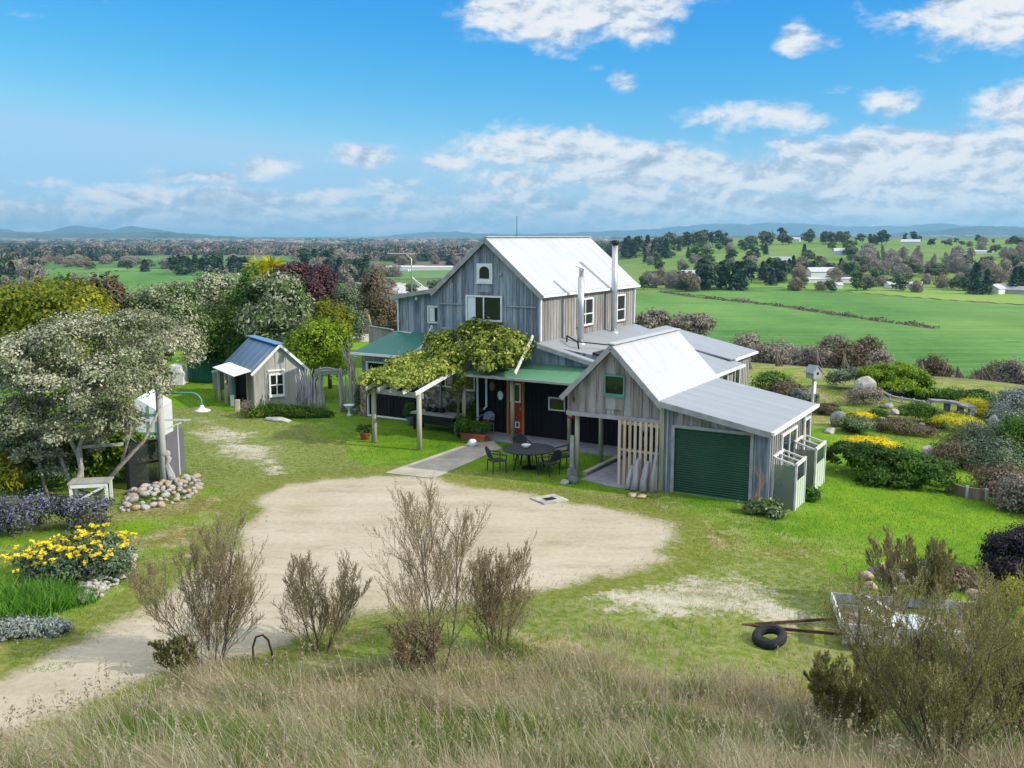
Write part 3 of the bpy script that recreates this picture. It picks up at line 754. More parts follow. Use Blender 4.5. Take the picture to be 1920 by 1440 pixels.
# arched window: white board with a round-headed pane
mb = MB(); mb.prism([F(2.38, 6.27, .023), F(3.13, 6.27, .023), F(3.13, 7.04, .023), F(2.38, 7.04, .023)], (-.04, 0, 0))
mb.box(.17 - .11, .17 - .023, 2.36, 3.15, 6.21, 6.265)
wa = obj('window', mb, WHITE, house)
mb = MB(); pts = [F(2.52, 6.42, .066), F(2.99, 6.42, .066)] + [F(2.755 + .235 * math.cos(a), 6.72 + .2 * math.sin(a), .066) for a in np.linspace(0, math.pi, 13)]
mb.prism(pts, (-.008, 0, 0)); obj('pane', mb, M['glass'], wa)
mb = MB(); mb.box(.05, .14, 1.92, 2.02, 6.55, 6.68); obj('flood_lamp', mb, M['trim'], house)
window(R_, 3.44, 4.83, 4.36, 5.42, mull=(4.13,), trans=(4.8,), sill=SILL)
window(R_, 7.47, 8.29, 4.28, 5.39, trans=(4.75,), sill=SILL)
# upper left annex
A_ = PU(1.8)
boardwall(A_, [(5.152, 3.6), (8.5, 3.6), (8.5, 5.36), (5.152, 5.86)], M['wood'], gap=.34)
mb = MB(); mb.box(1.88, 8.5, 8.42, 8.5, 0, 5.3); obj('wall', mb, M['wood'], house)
roofslab('roof', [(1.55, 8.7, 5.42), (8.6, 8.7, 5.42), (8.6, 5.2, 5.99), (1.55, 5.2, 5.99)], M['roofgrey'], .06)
mb = MB(); mb.beam((1.52, 8.72, 5.37), (1.52, 5.3, 5.93), .05, .18); obj('bargeboard', mb, M['trim'], house)
mb = MB(); mb.tube([A_(8.44, 5.36, .06), A_(8.44, 3.84, .06), A_(7.7, 3.78, .06)], .045, 8); obj('downpipe', mb, WHITE, house)
mb = MB(); mb.box(1.66, 1.77, 7.3, 7.42, 5.3, 5.45); obj('lamp_bracket', mb, WHITE, house)
window(A_, 5.6, 6.72, 4.36, 5.0, sill=False, curtain=(6.42, 6.7))
# little white gable behind the annex roof
mb = MB(); mb.prism([(5.0, 8.5, 5.5), (5.0, 7.0, 5.7), (5.0, 7.3, 6.25), (5.0, 8.1, 6.2)], (2.2, 0, 0)); obj('dormer', mb, M['roofwhite'], house)
# lower left wing under the green roof
B_ = PU(.42)
roofslab('roof', [(-.02, 9.72, 2.98), (-.02, 5.2, 2.98), (1.82, 5.2, 3.84), (1.82, 8.66, 3.84)], M['roofteal'], .05)
mb = MB(); mb.beam((-.06, 9.78, 2.93), (-.06, 5.2, 2.93), .1, .1); mb.tube([(0, 9.8, 2.9), (.15, 9.86, 2.75), (.35, 9.75, 2.7)], .04, 6); obj('gutter', mb, WHITE, house)
boardwall(B_, [(3.3, 2.56), (9.55, 2.56), (9.55, 2.95), (3.3, 2.95)], M['wood_brown'])
boardwall(B_, [(9.24, 0), (9.55, 0), (9.55, 2.56), (9.24, 2.56)], M['wood'])
mb = MB(); mb.box(.46, .52, 6.3, 9.2, .0, 2.5)
for s in np.arange(6.4, 9.2, .2): mb.box(.44, .46, s, s + .03, .15, 2.5)
obj('sliding_door', mb, M['black'], house)
mb = MB(); mb.box(.36, .44, 9.18, 9.24, .1, 2.56); mb.box(.36, .44, 6.2, 9.18, 2.50, 2.56); mb.box(.34, .5, 6.2, 9.24, .04, .1); obj('door_frame', mb, WHITE, house)
mb = MB(); mb.box(.32, .42, 9.26, 9.6, 0, 1.45); obj('stone_pier', mb, M['rockwall'], house)
mb = MB(); mb.box(.3, .5, 3.3, 6.28, 0, 1.55); obj('stone_wall', mb, M['rockwall'], house)
boardwall(B_, [(3.3, 1.55), (6.28, 1.55), (6.28, 2.56), (3.3, 2.56)], M['wood_brown'])
window(B_, 4.3, 5.5, 1.78, 2.3, mull=(4.9,), sill=False); window(B_, 3.45, 4.05, 1.72, 2.3, sill=False)
mb = MB(); mb.box(1.9, 8.4, 9.47, 9.55, 0, 2.95); obj('wall', mb, M['wood'], house)
# entrance wall under the veranda
D_ = PU(.20)
mb = MB(); mb.prism([D_(-7.0, 0), D_(3.3, 0), D_(3.3, 3.0), D_(-7.0, 3.0)], (.1, 0, 0))
s = -6.9
while s < 3.2:
    if not (.9 < s < 1.75): mb.box(.18, .20, s, s + .04, .06, 2.95)
    s += .2
obj('wall', mb, M['black'], house)
mb = MB(); mb.box(.15, .19, .98, 1.60, .1, 2.28); dr_ = obj('door', mb, M['red'], house)
mb = MB(); mb.box(.135, .15, 1.08, 1.5, 1.45, 2.15); obj('pane', mb, M['glass'], dr_)
mb = MB()
for a, b, c, d in ((1.04, 1.09, 1.4, 2.2), (1.49, 1.54, 1.4, 2.2), (1.09, 1.49, 1.4, 1.46), (1.09, 1.49, 2.14, 2.2)): mb.box(.12, .149, a, b, c, d)
obj('frame', mb, WHITE, dr_)
mb = MB()
for a, b, c, d in ((1.08, 1.12, .35, .6), (1.26, 1.30, .35, .6), (1.12, 1.26, .35, .39), (1.12, 1.26, .56, .6)): mb.box(.12, .149, a, b, c, d)
obj('cat_flap', mb, WHITE, dr_)
mb = MB(); mb.tube([(.1, 1.04, 1.1), (.1, 1.04, 1.22)], .014, 6); obj('handle', mb, M['galv'], dr_)
mb = MB(); mb.box(.12, .195, .88, .975, .06, 2.55); mb.box(.12, .195, 1.605, 1.70, .06, 2.55); mb.box(.1, .15, .88, 3.2, 2.56, 2.66); obj('door_jamb', mb, M['orange'], house)
window(D_, -.95, -.3, 1.28, 1.72, sill=False, w=.05)
mb = MB(); mb.tube([(-.1, 2.98, .08), (-.1, 2.98, 2.55)], .05, 8); mb.tube([(-.1, 2.55, 2.6), (-.1, 2.55, 1.15), (-.25, 2.6, 1.05)], .045, 8); obj('downpipe', mb, WHITE, house)
# veranda roof
roofslab('veranda_roof', [(-1.32, 3.0, 2.66), (-1.32, -3.75, 2.66), (.17, -3.75, 3.08), (.17, 3.0, 3.08)], M['roofgreen'], .05)
mb = MB(); mb.beam((-1.36, 3.05, 2.61), (-1.36, -3.7, 2.61), .09, .09); obj('gutter', mb, M['trim'], house)
for u, v in ((-1.05, .72), (-.95, -1.76), (-1.1, 3.0)):
    mb = MB(); mb.tube([(u, v, 0), (u, v, 2.62)], .085, 10); obj('veranda_post', mb, M['post'], house, True)
# grey lean-to roofs at the right
zl = lambda v: 3.95 + .236 * (v - .17)
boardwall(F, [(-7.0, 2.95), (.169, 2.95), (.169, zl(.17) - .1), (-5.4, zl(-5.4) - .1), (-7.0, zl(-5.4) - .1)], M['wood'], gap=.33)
roofslab('roof', [(-.15, -5.75, zl(-5.75)), (8.1, -5.75, zl(-5.75)), (9.66, .165, zl(.165)), (-.15, .165, zl(.165))], M['roofgrey'], .06)
roofslab('roof', [(7.7, -5.3, 2.78), (11.5, -5.3, 2.78), (11.5, -.75, 3.76), (7.7, -.75, 3.72)], M['roofgrey'], .06)
mb = MB(); mb.beam((-.18, .1, zl(.1) - .1), (-.18, -5.75, zl(-5.75) - .1), .05, .17); obj('bargeboard', mb, M['trim'], house)
mb = MB(); mb.beam((.9, -5.8, zl(-5.8) - .05), (8.1, -5.8, zl(-5.8) - .05), .1, .1); mb.beam((8.1, -5.36, 2.70), (11.5, -5.36, 2.70), .1, .1); obj('gutter', mb, WHITE, house)
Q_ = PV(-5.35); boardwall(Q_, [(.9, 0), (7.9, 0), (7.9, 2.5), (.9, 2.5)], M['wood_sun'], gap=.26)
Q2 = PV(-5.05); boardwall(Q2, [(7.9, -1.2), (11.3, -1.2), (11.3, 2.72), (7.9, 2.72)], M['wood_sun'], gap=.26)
window(Q_, 4.6, 6.9, .9, 2.2, mull=(5.4, 6.15)); window(Q2, 8.3, 9.6, 1.0, 2.3, mull=(8.95,))
mb = MB(); mb.box(11.22, 11.3, -5.05, -.8, -1.2, 2.75); mb.box(9.5, 11.22, -.88, -.8, 0, 3.6); obj('wall', mb, M['wood_sun'], house)
# flues
def flue(u, v, z0, z1, r, cowl):
    mb = MB(); mb.tube([(u, v, z0), (u, v, z1)], r, 14); f = obj('flue_pipe', mb, M['galv'], house, True)
    mb = MB(); mb.lathe((u, v, z0), [(r + .12, -.06), (r + .1, .03), (r + .015, .12)], 14); obj('flashing', mb, M['galv'], f, True)
    mb = MB()
    if cowl:
        mb.lathe((u, v, z1), [(.09, 0), (.09, .16), (.11, .18), (.11, .3), (.07, .34)], 12); mb.beam((u - .05, v + .22, z1 + .42), (u + .05, v - .16, z1 + .3), .2, .02); mb.tube([(u, v, z1 + .3), (u, v, z1 + .4)], .02, 6)
        obj('cowl', mb, M['galv'], f, True)
    else:
        mb.lathe((u, v, z1), [(r * .9, 0), (r * .9, .05), (r * 1.35, .07), (r * 1.35, .2), (r * .7, .25)], 14); obj('cowl', mb, M['dark'], f, True)
flue(2.21, -.62, 3.72, 6.50, .135, True); flue(6.35, -.24, 3.8, 7.72, .135, False)
mb = MB(); mb.beam((1.0, -1.1, 3.95), (3.2, -2.3, 3.6), .05, .05); mb.beam((1.0, -1.1, 3.95), (1.0, -1.15, 3.66), .05, .05); mb.beam((1.0, -1.1, 3.95), (1.6, -.3, 4.1), .05, .05); mb.beam((1.6, -.3, 4.1), (1.6, -.3, 3.85), .05, .05); mb.beam((3.2, -2.3, 3.6), (3.2, -2.3, 3.4), .05, .05); obj('roof_rail', mb, M['dark'], house)
mb = MB(); mb.prism([(.6, -2.75, zl(-2.75) + .03), (1.7, -2.75, zl(-2.75) + .03), (1.7, -1.95, zl(-1.95) + .03), (.6, -1.95, zl(-1.95) + .03)], (0, 0, .14)); obj('skylight', mb, M['dark'], house)
# gabled carport
gv, gh, ge = -5.35, 1.74, 2.93
gk = 1.75 / gh
G_ = PU(-4.79)
roofslab('carport_roof', [(-5.1, gv + gh, ge), (.83, gv + gh, ge), (.83, gv, ge + 1.75), (-5.1, gv, ge + 1.75)], M['roofwhite'], .06)
roofslab('carport_roof', [(-5.1, gv - gh, ge), (.83, gv - gh, ge), (.83, gv, ge + 1.75), (-5.1, gv, ge + 1.75)], M['roofwhite'], .06)
mb = MB()
for sg in (1, -1):
    e = V((-5.12, gv + sg * gh, ge - .1)); tp = V((-5.12, gv, ge + 1.65)); mb.beam(e + (e - tp).normalized() * .1, tp, .05, .17, (0, sg * gk, 1))
obj('bargeboard', mb, M['trim'], house)
mb = MB(); mb.beam((-5.12, gv, ge + 1.765), (.84, gv, ge + 1.765), .26, .035); obj('ridge_cap', mb, M['roofwhite'], house)
boardwall(G_, [(gv - gh + .04, 2.3), (gv + gh - .04, 2.3), (gv + gh - .04, ge - .12), (gv, ge + 1.6), (gv - gh + .04, ge - .12)], M['wood_brown'], gap=.33, bw=.075, proud=.03)
mb = MB(); mb.beam(G_(gv + gh, 2.24, .035), G_(gv - gh, 2.24, .035), .06, .14); obj('beam', mb, M['trim'], house)
window(G_, -5.70, -5.06, 3.03, 3.60, fr=M['gframe'], w=.05, sill=M['gframe'])
mb = MB(); mb.prism([G_(-5.72, 2.5, .031), G_(-5.05, 2.5, .031), G_(-5.05, 2.93, .031), G_(-5.72, 2.93, .031)], (-.012, 0, 0)); obj('panel', mb, M['wood_brown'], house)
boardwall(PU(.83), [(gv - gh, 2.3), (gv + gh, 2.3), (gv, ge + 1.68)], M['wood'])
for u, v, r in ((-4.62, -3.93, .085), (-2.61, -3.88, .085), (-.92, -3.95, .08)):
    mb = MB(); mb.tube([(u, v, -.05), (u, v, 2.6 if u < -4 else 2.75)], r, 12); obj('carport_post', mb, M['post'], house, True)
mb = MB(); mb.box(-4.79, -4.72, -3.87, -3.74, 0, 1.45); obj('post_board', mb, M['trim'], house)
mb = MB(); mb.box(-4.79, .17, -3.93, -3.83, 2.6, 2.8); obj('beam', mb, M['wood_brown'], house)
mb = MB(); mb.box(-4.3, -.6, -4.16, -3.98, -.05, .12); obj('kerb', mb, M['concrete'], house)
sc_ = None
mb = MB(); mb.box(-4.86, -4.83, -7.03, -5.6, 2.05, 2.15); scr = obj('slat_screen', mb, M['slat'], house)
mb = MB(); mb.box(-4.86, -4.83, -7.03, -5.6, 1.16, 1.24); obj('rail', mb, M['slat'], scr)
for i in range(8):
    v0 = -5.56 - i * .187
    mb = MB(); mb.box(-4.90, -4.862, v0 - .095, v0, .02 if i != 6 else .02, 2.2); obj('slat', mb, M['slat'], scr)
mb = MB(); mb.box(-4.6, .1, -7.06, -6.98, 0, 2.85); obj('wall', mb, M['black'], house)
# garage
zg = lambda v: 2.96 + (2.34 - 2.96) * (v + 7.07) / (-10.63 + 7.07)
K_ = PU(-4.80)
boardwall(K_, [(-7.46, -.1), (-7.10, -.1), (-7.10, zg(-7.1) - .12), (-7.46, zg(-7.46) - .12)], M['wood'], gap=.16)
boardwall(K_, [(-10.0, 2.14), (-7.46, 2.14), (-7.46, zg(-7.46) - .12), (-10.0, zg(-10.0) - .12)], M['wood_brown'], gap=.27, bw=.07)
boardwall(K_, [(-10.55, -.4), (-10.0, -.4), (-10.0, zg(-10) - .12), (-10.55, zg(-10.55) - .12)], M['wood'], gap=.2)
mb = MB(); mb.box(-4.76, -4.70, -9.99, -7.46, -.03, 2.13)
for i in range(27): mb.tube([(-4.765, -9.98, .02 + i * .077), (-4.765, -7.48, .02 + i * .077)], .028, 6, False)
gd = obj('roller_door', mb, M['rdoor'], house)
mb = MB(); mb.box(-4.80, -4.72, -9.98, -7.48, -.03, .012); obj('sill_plate', mb, M['galv'], gd)
mb = MB(); mb.box(-4.86, -4.802, -7.50, -7.40, -.05, 2.2); mb.box(-4.86, -4.802, -10.05, -9.95, -.2, 2.12); mb.box(-4.86, -4.803, -10.05, -7.5, 2.12, 2.22); obj('door_frame', mb, M['trim'], house)
mb = MB(); mb.box(-4.88, -4.81, -7.15, -7.0, -.05, 2.8); obj('corner_board', mb, M['post'], house)
roofslab('garage_roof', [(-5.1, -10.65, 2.34), (.64, -10.65, 2.34), (.64, -7.06, 2.985), (-5.1, -7.06, 2.985)], M['roofgrey'], .05)
mb = MB(); mb.beam((-5.13, -10.65, 2.25), (-5.13, -7.1, 2.88), .05, .18); obj('bargeboard', mb, M['trim'], house)
mb = MB(); mb.beam((-5.14, -10.70, 2.29), (.64, -10.70, 2.29), .1, .1); obj('gutter', mb, WHITE, house)
T_ = PV(-10.55)
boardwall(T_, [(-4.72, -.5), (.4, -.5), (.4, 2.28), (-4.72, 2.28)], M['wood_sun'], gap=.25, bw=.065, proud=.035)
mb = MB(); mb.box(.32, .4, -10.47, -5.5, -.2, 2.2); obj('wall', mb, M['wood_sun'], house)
window(T_, -3.62, -1.95, .95, 1.92, mull=(-2.75,), w=.09)
window(T_, -.75, -.1, .9, 1.95, w=.07)
mb = MB(); mb.tube([(-.95, -10.64, -.3), (-.95, -10.64, 2.25)], .045, 8); obj('downpipe', mb, WHITE, house)

# ------------------------------------------------------------------ things on and round the house
def HW(u, v, z=0): return W(u, v, z)
mb = MB(); mb.tube([(0, 0, -.3), (0, 0, .9)], .013, 6); a_ = tag(obj('aerial_mast', mb, M['dark'], None, loc=HW(2.6, vR, zR)), 'thin dark whip aerial standing on the white ridge', 'aerial')
t = thing('tv_antenna', 'white television aerial on a braced mast above the annex roof', 'aerial', HW(1.75, 7.65, 5.58), RZ)
mb = MB(); mb.tube([(0, 0, 0), (0, 0, 1.55), (-.1, .2, 1.75)], .03, 6); obj('mast', mb, M['galv'], t, True)
mb = MB(); mb.tube([(0, 0, .75), (0, -.7, .08)], .02, 5); mb.tube([(0, 0, .75), (.5, -.6, .08)], .02, 5); obj('brace', mb, M['galv'], t)
mb = MB(); mb.tube([(0, -.2, 1.78), (0, 1.35, 1.78)], .022, 5)
for i in range(9): mb.tube([(-.22, -.15 + i * .16, 1.78), (.22, -.15 + i * .16, 1.78)], .012, 4)
obj('boom', mb, M['galv'], t)
mb = MB(); mb.box(-.12, .12, .1, .55, 1.0, 1.1); mb.tube([(0, 0, 1.05), (0, .5, 1.05)], .015, 5); obj('receiver', mb, WHITE, t)
# oval plaques
for v, z, m_, lb in ((2.42, 1.98, M['brownwood'], 'dim brown oval plaque on the black wall, higher of two'), (2.02, 1.63, WHITE, 'white oval plaque on the black wall left of the red door')):
    mb = MB(); mb.prism([(0, .13 * math.cos(a), .19 * math.sin(a)) for a in np.linspace(0, 6.283, 19)[:-1]], (-.03, 0, 0))
    o = obj('wall_plaque', mb, m_, None, loc=HW(.17, v, z)); o.rotation_euler.z = RZ; tag(o, lb, 'plaque')
# lantern
t = thing('lantern', 'small red lantern hanging on the veranda post by the carport', 'lantern', HW(-1.05, -1.86, 1.25), RZ)
mb = MB(); mb.box(-.09, .09, -.12, .09, 0, .05); mb.box(-.09, .09, -.12, .09, .40, .48); mb.prism([(-.09, -.12, .48), (.09, -.12, .48), (.09, .09, .48), (-.09, .09, .48)], (0, 0, .03))
for a, b in ((-.09, -.12), (.07, -.12), (-.09, .07), (.07, .07)): mb.box(a, a + .02, b, b + .02, .05, .40)
obj('case', mb, M['red'], t)
mb = MB(); mb.lathe((0, -.015, .05), [(.05, 0), (.06, .12), (.05, .3)], 10); obj('globe', mb, WHITE, t, True)
# plastic chair with cushion
ch = thing('plastic_chair', 'lilac grey plastic armchair by the red door', 'chair', HW(-.38, 2.42, .06), RZ + math.pi)
def chair_parts(t, mat, tall=.45, back=.45, r=.02, slim=False):
    mb = MB(); mb.prism([(-.23, -.25, tall - .02), (.25, -.25, tall - .02), (.25, .25, tall - .02), (-.23, .25, tall - .02)], (0, 0, .035)); obj('seat', mb, mat, t)
    for x, y in ((-.22, -.25), (-.22, .25), (.24, -.27), (.24, .27)):
        mb = MB(); mb.tube([(x * 1.08, y * 1.05, 0), (x, y, tall)], [r, r * 1.2], 6); obj('leg', mb, mat, t)
    mb = MB(); pts = []
    n = 9
    for i in range(n):
        f = i / (n - 1); y = -.27 + .54 * f; hh = tall + back * (.72 + .28 * math.sin(math.pi * f)); x = -.22 - .05 * math.sin(math.pi * f)
        pts.append((x, y, hh))
    for i in range(n - 1):
        (x0, y0, h0), (x1, y1, h1) = pts[i], pts[i + 1]
        mb.prism([(x0, y0, tall + .1), (x1, y1, tall + .1), (x1 - .09, y1, h1), (x0 - .09, y0, h0)], (-.02, 0, 0))
    obj('backrest', mb, mat, t)
    for s in (-1, 1):
        mb = MB(); mb.tube([(-.26, s * .27, tall + .3), (.1, s * .3, tall + .24), (.26, s * .29, tall + .2), (.25, s * .27, tall)], [.024, .026, .026, .02], 6); obj('armrest', mb, mat, t)
chair_parts(ch, M['plastic'])
mb = MB(); mb.prism([(-.18, -.2, 0), (.2, -.2, 0), (.22, 0, 0), (.2, .2, 0), (-.18, .2, 0), (-.2, 0, 0)], (0, 0, .05)); o = obj('cushion', mb, M['cushion'], None, loc=HW(-.38, 2.42, .06 + .467)); o.rotation_euler.z = RZ + math.pi; tag(o, 'red seat cushion lying on the lilac plastic chair', 'cushion')
# round table and chairs
TC = HW(-4.45, -1.95, 0)
t = thing('garden_table', 'round dark woven garden table on the lawn beside the carport', 'table', TC)
mb = MB(); mb.lathe((0, 0, .68), [(.9, 0), (.94, .015), (.94, .05), (.9, .06)], 32); obj('tabletop', mb, M['darkgrey'], t, False)
for a in (.5, 2.07, 3.64, 5.21):
    mb = MB(); mb.tube([(.62 * math.cos(a), .62 * math.sin(a), 0), (.45 * math.cos(a), .45 * math.sin(a), .68)], .03, 6); obj('leg', mb, M['darkgrey'], t)
mb = MB(); mb.lathe((0, 0, 0), [(.26, 0), (.26, .06), (.06, .1), (.05, .68)], 14); obj('parasol_base', mb, M['dark'], t)
mb = MB(); mb.lathe((0, 0, 0), [(.08, 0), (.1, .015), (.17, .12), (.16, .12), (.09, .03)], 18); tag(obj('bowl', mb, M['plank'], None, True, TC + V((-.1, .05, .742))), 'pale round bowl on the dark garden table', 'bowl')
first = None
for a, rr_, lb in ((3.55, 1.25, 'dark garden armchair left of the round table, back to the path'), (5.35, 1.15, 'dark garden armchair in front of the round table, nearest the drive'),
                   (.15, 1.25, 'dark garden armchair right of the round table by the carport post'), (1.75, 1.2, 'dark garden armchair behind the round table, by the veranda post')):
    p = TC + V((rr_ * math.cos(a), rr_ * math.sin(a), 0))
    if first is None:
        first = thing('garden_chair', lb, 'chair', p, a + math.pi, 'chairs round the garden table'); chair_parts(first, M['darkgrey'], .43, .52, .018)
    else: dup(first, p, a + math.pi + .2, label=lb)
# bench table with sink top and pots by the stone wall
t = thing('potting_bench', 'low grey topped potting bench against the stone wall', 'bench', HW(-.55, 4.75, 0), RZ)
mb = MB(); mb.box(-.38, .38, -1.15, 1.1, .68, .76); obj('bench_top', mb, M['concrete'], t)
for x in (-.3, .3):
    for y in (-1.0, .95): mb = MB(); mb.box(x - .04, x + .04, y - .04, y + .04, 0, .68); obj('leg', mb, M['dark'], t)
mb = MB(); mb.box(-.32, .32, -.95, .9, .3, .68); obj('tub', mb, M['dark'], t)
for i, (y, lb) in enumerate(((.5, 'black cooking pot on the potting bench, leftmost of three'), (.15, 'black cooking pot on the potting bench, middle of three'), (-.2, 'black cooking pot on the potting bench, rightmost of three'))):
    mb = MB(); mb.lathe((0, 0, 0), [(.1, 0), (.14, .04), (.15, .15), (.14, .17), (.06, .2), (.02, .24)], 12); tag(obj('pot', mb, M['dark'], None, True, HW(-.45, 4.75 + y, .76)), lb, 'pot', 'pots on the potting bench')
# pergola
pg = thing('pergola', 'white raftered pergola on two round posts in front of the house', 'pergola', (O[0], O[1], 0), RZ)
for u, v in ((-4.02, 3.13), (-3.84, 5.46)):
    mb = MB(); mb.tube([(u, v, -.2), (u, v, 2.2)], [.1, .095], 14); obj('post', mb, M['post'], pg, True)
mb = MB(); mb.beam((-3.93, 3.0, 2.10), (-3.78, 5.6, 2.10), .05, .2); obj('beam', mb, M['trim'], pg)
for i in range(5):
    v = 3.08 + i * .6
    mb = MB(); mb.beam((-4.3, v, 2.24), (-.2, v + .05, 3.05), .05, .16); obj('rafter', mb, M['plank'], pg)
for a, b in (((-1.45, .38, 2.86), (-.0, .40, 4.2)), ((-1.3, 5.3, 2.95), (-.0, 5.3, 4.35)), ((-1.4, 1.9, 2.86), (0, 1.9, 4.3)), ((-1.4, 3.6, 2.86), (0, 3.6, 4.3)), ((-.9, 5.6, 3.3), (.3, 4.6, 4.3))):
    mb = MB(); mb.beam(a, b, .05, .13); obj('trellis_bar', mb, M['plank'], pg)
# climbing vine over pergola and wall
vb = []
for i in range(26):
    u = random.uniform(-4.0, -1.2); v = 3.35 + random.random() * 2.3; z = 2.30 + .198 * (u + 4.3) + .16
    if u < -3.2 and v < 3.6 and random.random() < .5: continue
    vb.append((u, v, z, .55, .5, .22))
for i in range(30):
    f = random.random(); u = -1.3 + f * 1.1; v = random.uniform(.9, 5.3); z = 2.95 + f * 1.25 - .12 * abs(v - 3.2) * f
    vb.append((u, v, z, .45, .55, .36))
vb += [(-.15, 2.7, 4.42, .25, .8, .3), (-.25, 1.6, 4.1, .3, .6, .35), (-1.4, 2.95, 2.4, .22, .3, .6), (-1.35, 3.2, 2.0, .15, .2, .5), (-3.8, 5.6, 2.1, .25, .25, .4)]
vn = thing('climbing_vine', 'yellow green climbing vine heaped over the pergola rafters and veranda roof', 'vine', (O[0], O[1], 0), RZ)
link('foliage', crown_mesh('foliage', vb, 19000, .125, L['vine'], 3, clump=16, cs=.3, inner=.35, up=.7, bias=.02), vn)
mb = MB(); mb.tube([(-1.3, 3.15, 0), (-1.25, 3.2, 1.0), (-1.4, 3.05, 2.0), (-1.5, 3.0, 2.6), (-1.0, 3.0, 3.3)], [.07, .06, .05, .05, .03], 7); mb.tube([(-3.84, 5.58, 0), (-3.8, 5.6, 1.2), (-3.84, 5.55, 2.2)], [.03, .025, .02], 5); obj('stem', mb, M['bark'], vn, True)
# ------------------------------------------------------------------ shed
sy = math.radians(32); SR = np.array([-math.sin(sy), math.cos(sy)]); SF = np.array([math.cos(sy), math.sin(sy)])
sp = GT(477, 767)
sh = thing('garden_shed', 'small pale board shed with blue grey roof and white window', 'shed', (sp.x, sp.y, gz(sp.x, sp.y)), sy)
# local: x along the front wall to the right, y towards the back
w_, l_, e_, a_z = 2.62, 4.4, 1.78, 3.0
fp = lambda s, z, off=0: V((s, -off, z))
boardwall(fp, [(0, -.1), (w_, -.1), (w_, e_), (w_ / 2, a_z - .06), (0, e_)], M['wood_shed'], gap=.53, bw=.05, parent=sh)
boardwall(lambda s, z, off=0: V((-off, s, z)), [(.081, -.1), (.75, -.1), (.75, e_), (.081, e_)], M['wood_brown'], parent=sh, gap=.2)
mb = MB(); mb.box(w_ - .08, w_, .081, l_, -.1, e_); mb.box(0, w_ - .081, l_ - .08, l_, -.1, e_); mb.box(0, .08, 3.3, l_ - .081, -.1, e_); obj('wall', mb, M['wood_shed'], sh)
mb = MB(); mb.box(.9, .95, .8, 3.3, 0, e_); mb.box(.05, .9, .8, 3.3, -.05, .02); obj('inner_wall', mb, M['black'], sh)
rk = (a_z - e_) / (w_ / 2); ov = .13
roofslab('roof', [(-ov, -.15, e_ - rk * ov + .04), (-ov, l_ + .15, e_ - rk * ov + .04), (w_ / 2, l_ + .15, a_z + .04), (w_ / 2, -.15, a_z + .04)], M['roofblue'], .04, parent=sh)
roofslab('roof', [(w_ + ov, -.15, e_ - rk * ov + .04), (w_ + ov, l_ + .15, e_ - rk * ov + .04), (w_ / 2, l_ + .15, a_z + .04), (w_ / 2, -.15, a_z + .04)], M['roofblue'], .04, parent=sh)
mb = MB(); mb.beam((w_ / 2, -.16, a_z + .05), (w_ / 2, l_ + .16, a_z + .05), .5, .03); obj('ridge_cap', mb, plain('blue ridge cap', (.12, .26, .48), .45), sh)
mb = MB()
for s in (0, 1):
    x0 = -ov if s == 0 else w_ + ov; mb.beam((x0, -.17, e_ - rk * ov - .01), (w_ / 2, -.17, a_z - .01), .03, .12, (0, -1, 0) if False else (-rk if s == 0 else rk, 0, 1))
obj('bargeboard', mb, M['white'], sh)
window(fp, .82, 1.42, .62, 1.55, parent=sh, w=.08, mull=(1.12,), trans=(1.08,))
mb = MB(); mb.box(.7, 1.55, -.05, -.002, 1.74, 1.82); obj('head_board', mb, M['white'], sh)
for i in range(5):
    y = .35 + i * .85; mb = MB(); mb.beam((-ov + .03, y, e_ - rk * ov + .055), (w_ / 2 - .2, y, a_z - .13), .07, .035, (-rk, 0, 1)); obj('roof_seam', mb, M['galv'], sh)
for y in (.85, 2.1, 3.3): mb = MB(); mb.box(-.78 if y > 1 else -.06, -.68 if y > 1 else .04, y, y + .1, -.1, 1.66 if y > 1 else 1.75); obj('post', mb, M['slat'], sh)
roofslab('awning', [(-.95, -.05, 1.66), (-.95, 3.6, 1.66), (-.1, 3.6, 1.86), (-.1, -.05, 1.86)], plain('white awning sheet', (.75, .77, .78), .4), .04, .25, parent=sh)
mb = MB(); mb.tube([(0, 0, 0), (.05, .02, .5), (-.06, .0, 1.0), (.02, 0, 1.5)], [.03, .025, .02, .01], 5); o = obj('driftwood_branch', mb, M['driftwood'], None, True, sp + V((.62, .3, 0))); tag(o, 'thin crooked grey branch leaning on the shed front left of its window', 'branch')
mb = MB(); mb.lathe((0, 0, 0), [(.3, .5), (.32, .55), (.34, 1.35), (.38, 1.38), (.36, 1.44), (.1, 1.47)], 16)
for a in range(4): mb.tube([(.25 * math.cos(a * 1.57), .25 * math.sin(a * 1.57), 0), (.25 * math.cos(a * 1.57), .25 * math.sin(a * 1.57), .5)], .025, 5)
p = GT(413, 748); tag(obj('water_drum', mb, M['bin'], None, True, p), 'blue grey drum on thin legs beside the open shed side', 'drum')
for i, (x, y, lb, m_) in enumerate(((437, 762, 'white block standing in the open shed side, farther of two', WHITE), (446, 771, 'tan white block at the shed corner post, nearer of two', M['slat']))):
    mb = MB(); mb.box(-.09, .09, -.09, .09, 0, .5); mb.box(-.1, .1, -.1, .1, .5, .54); tag(obj('post_block', mb, m_, None, False, GT(x, y)), lb, 'block')
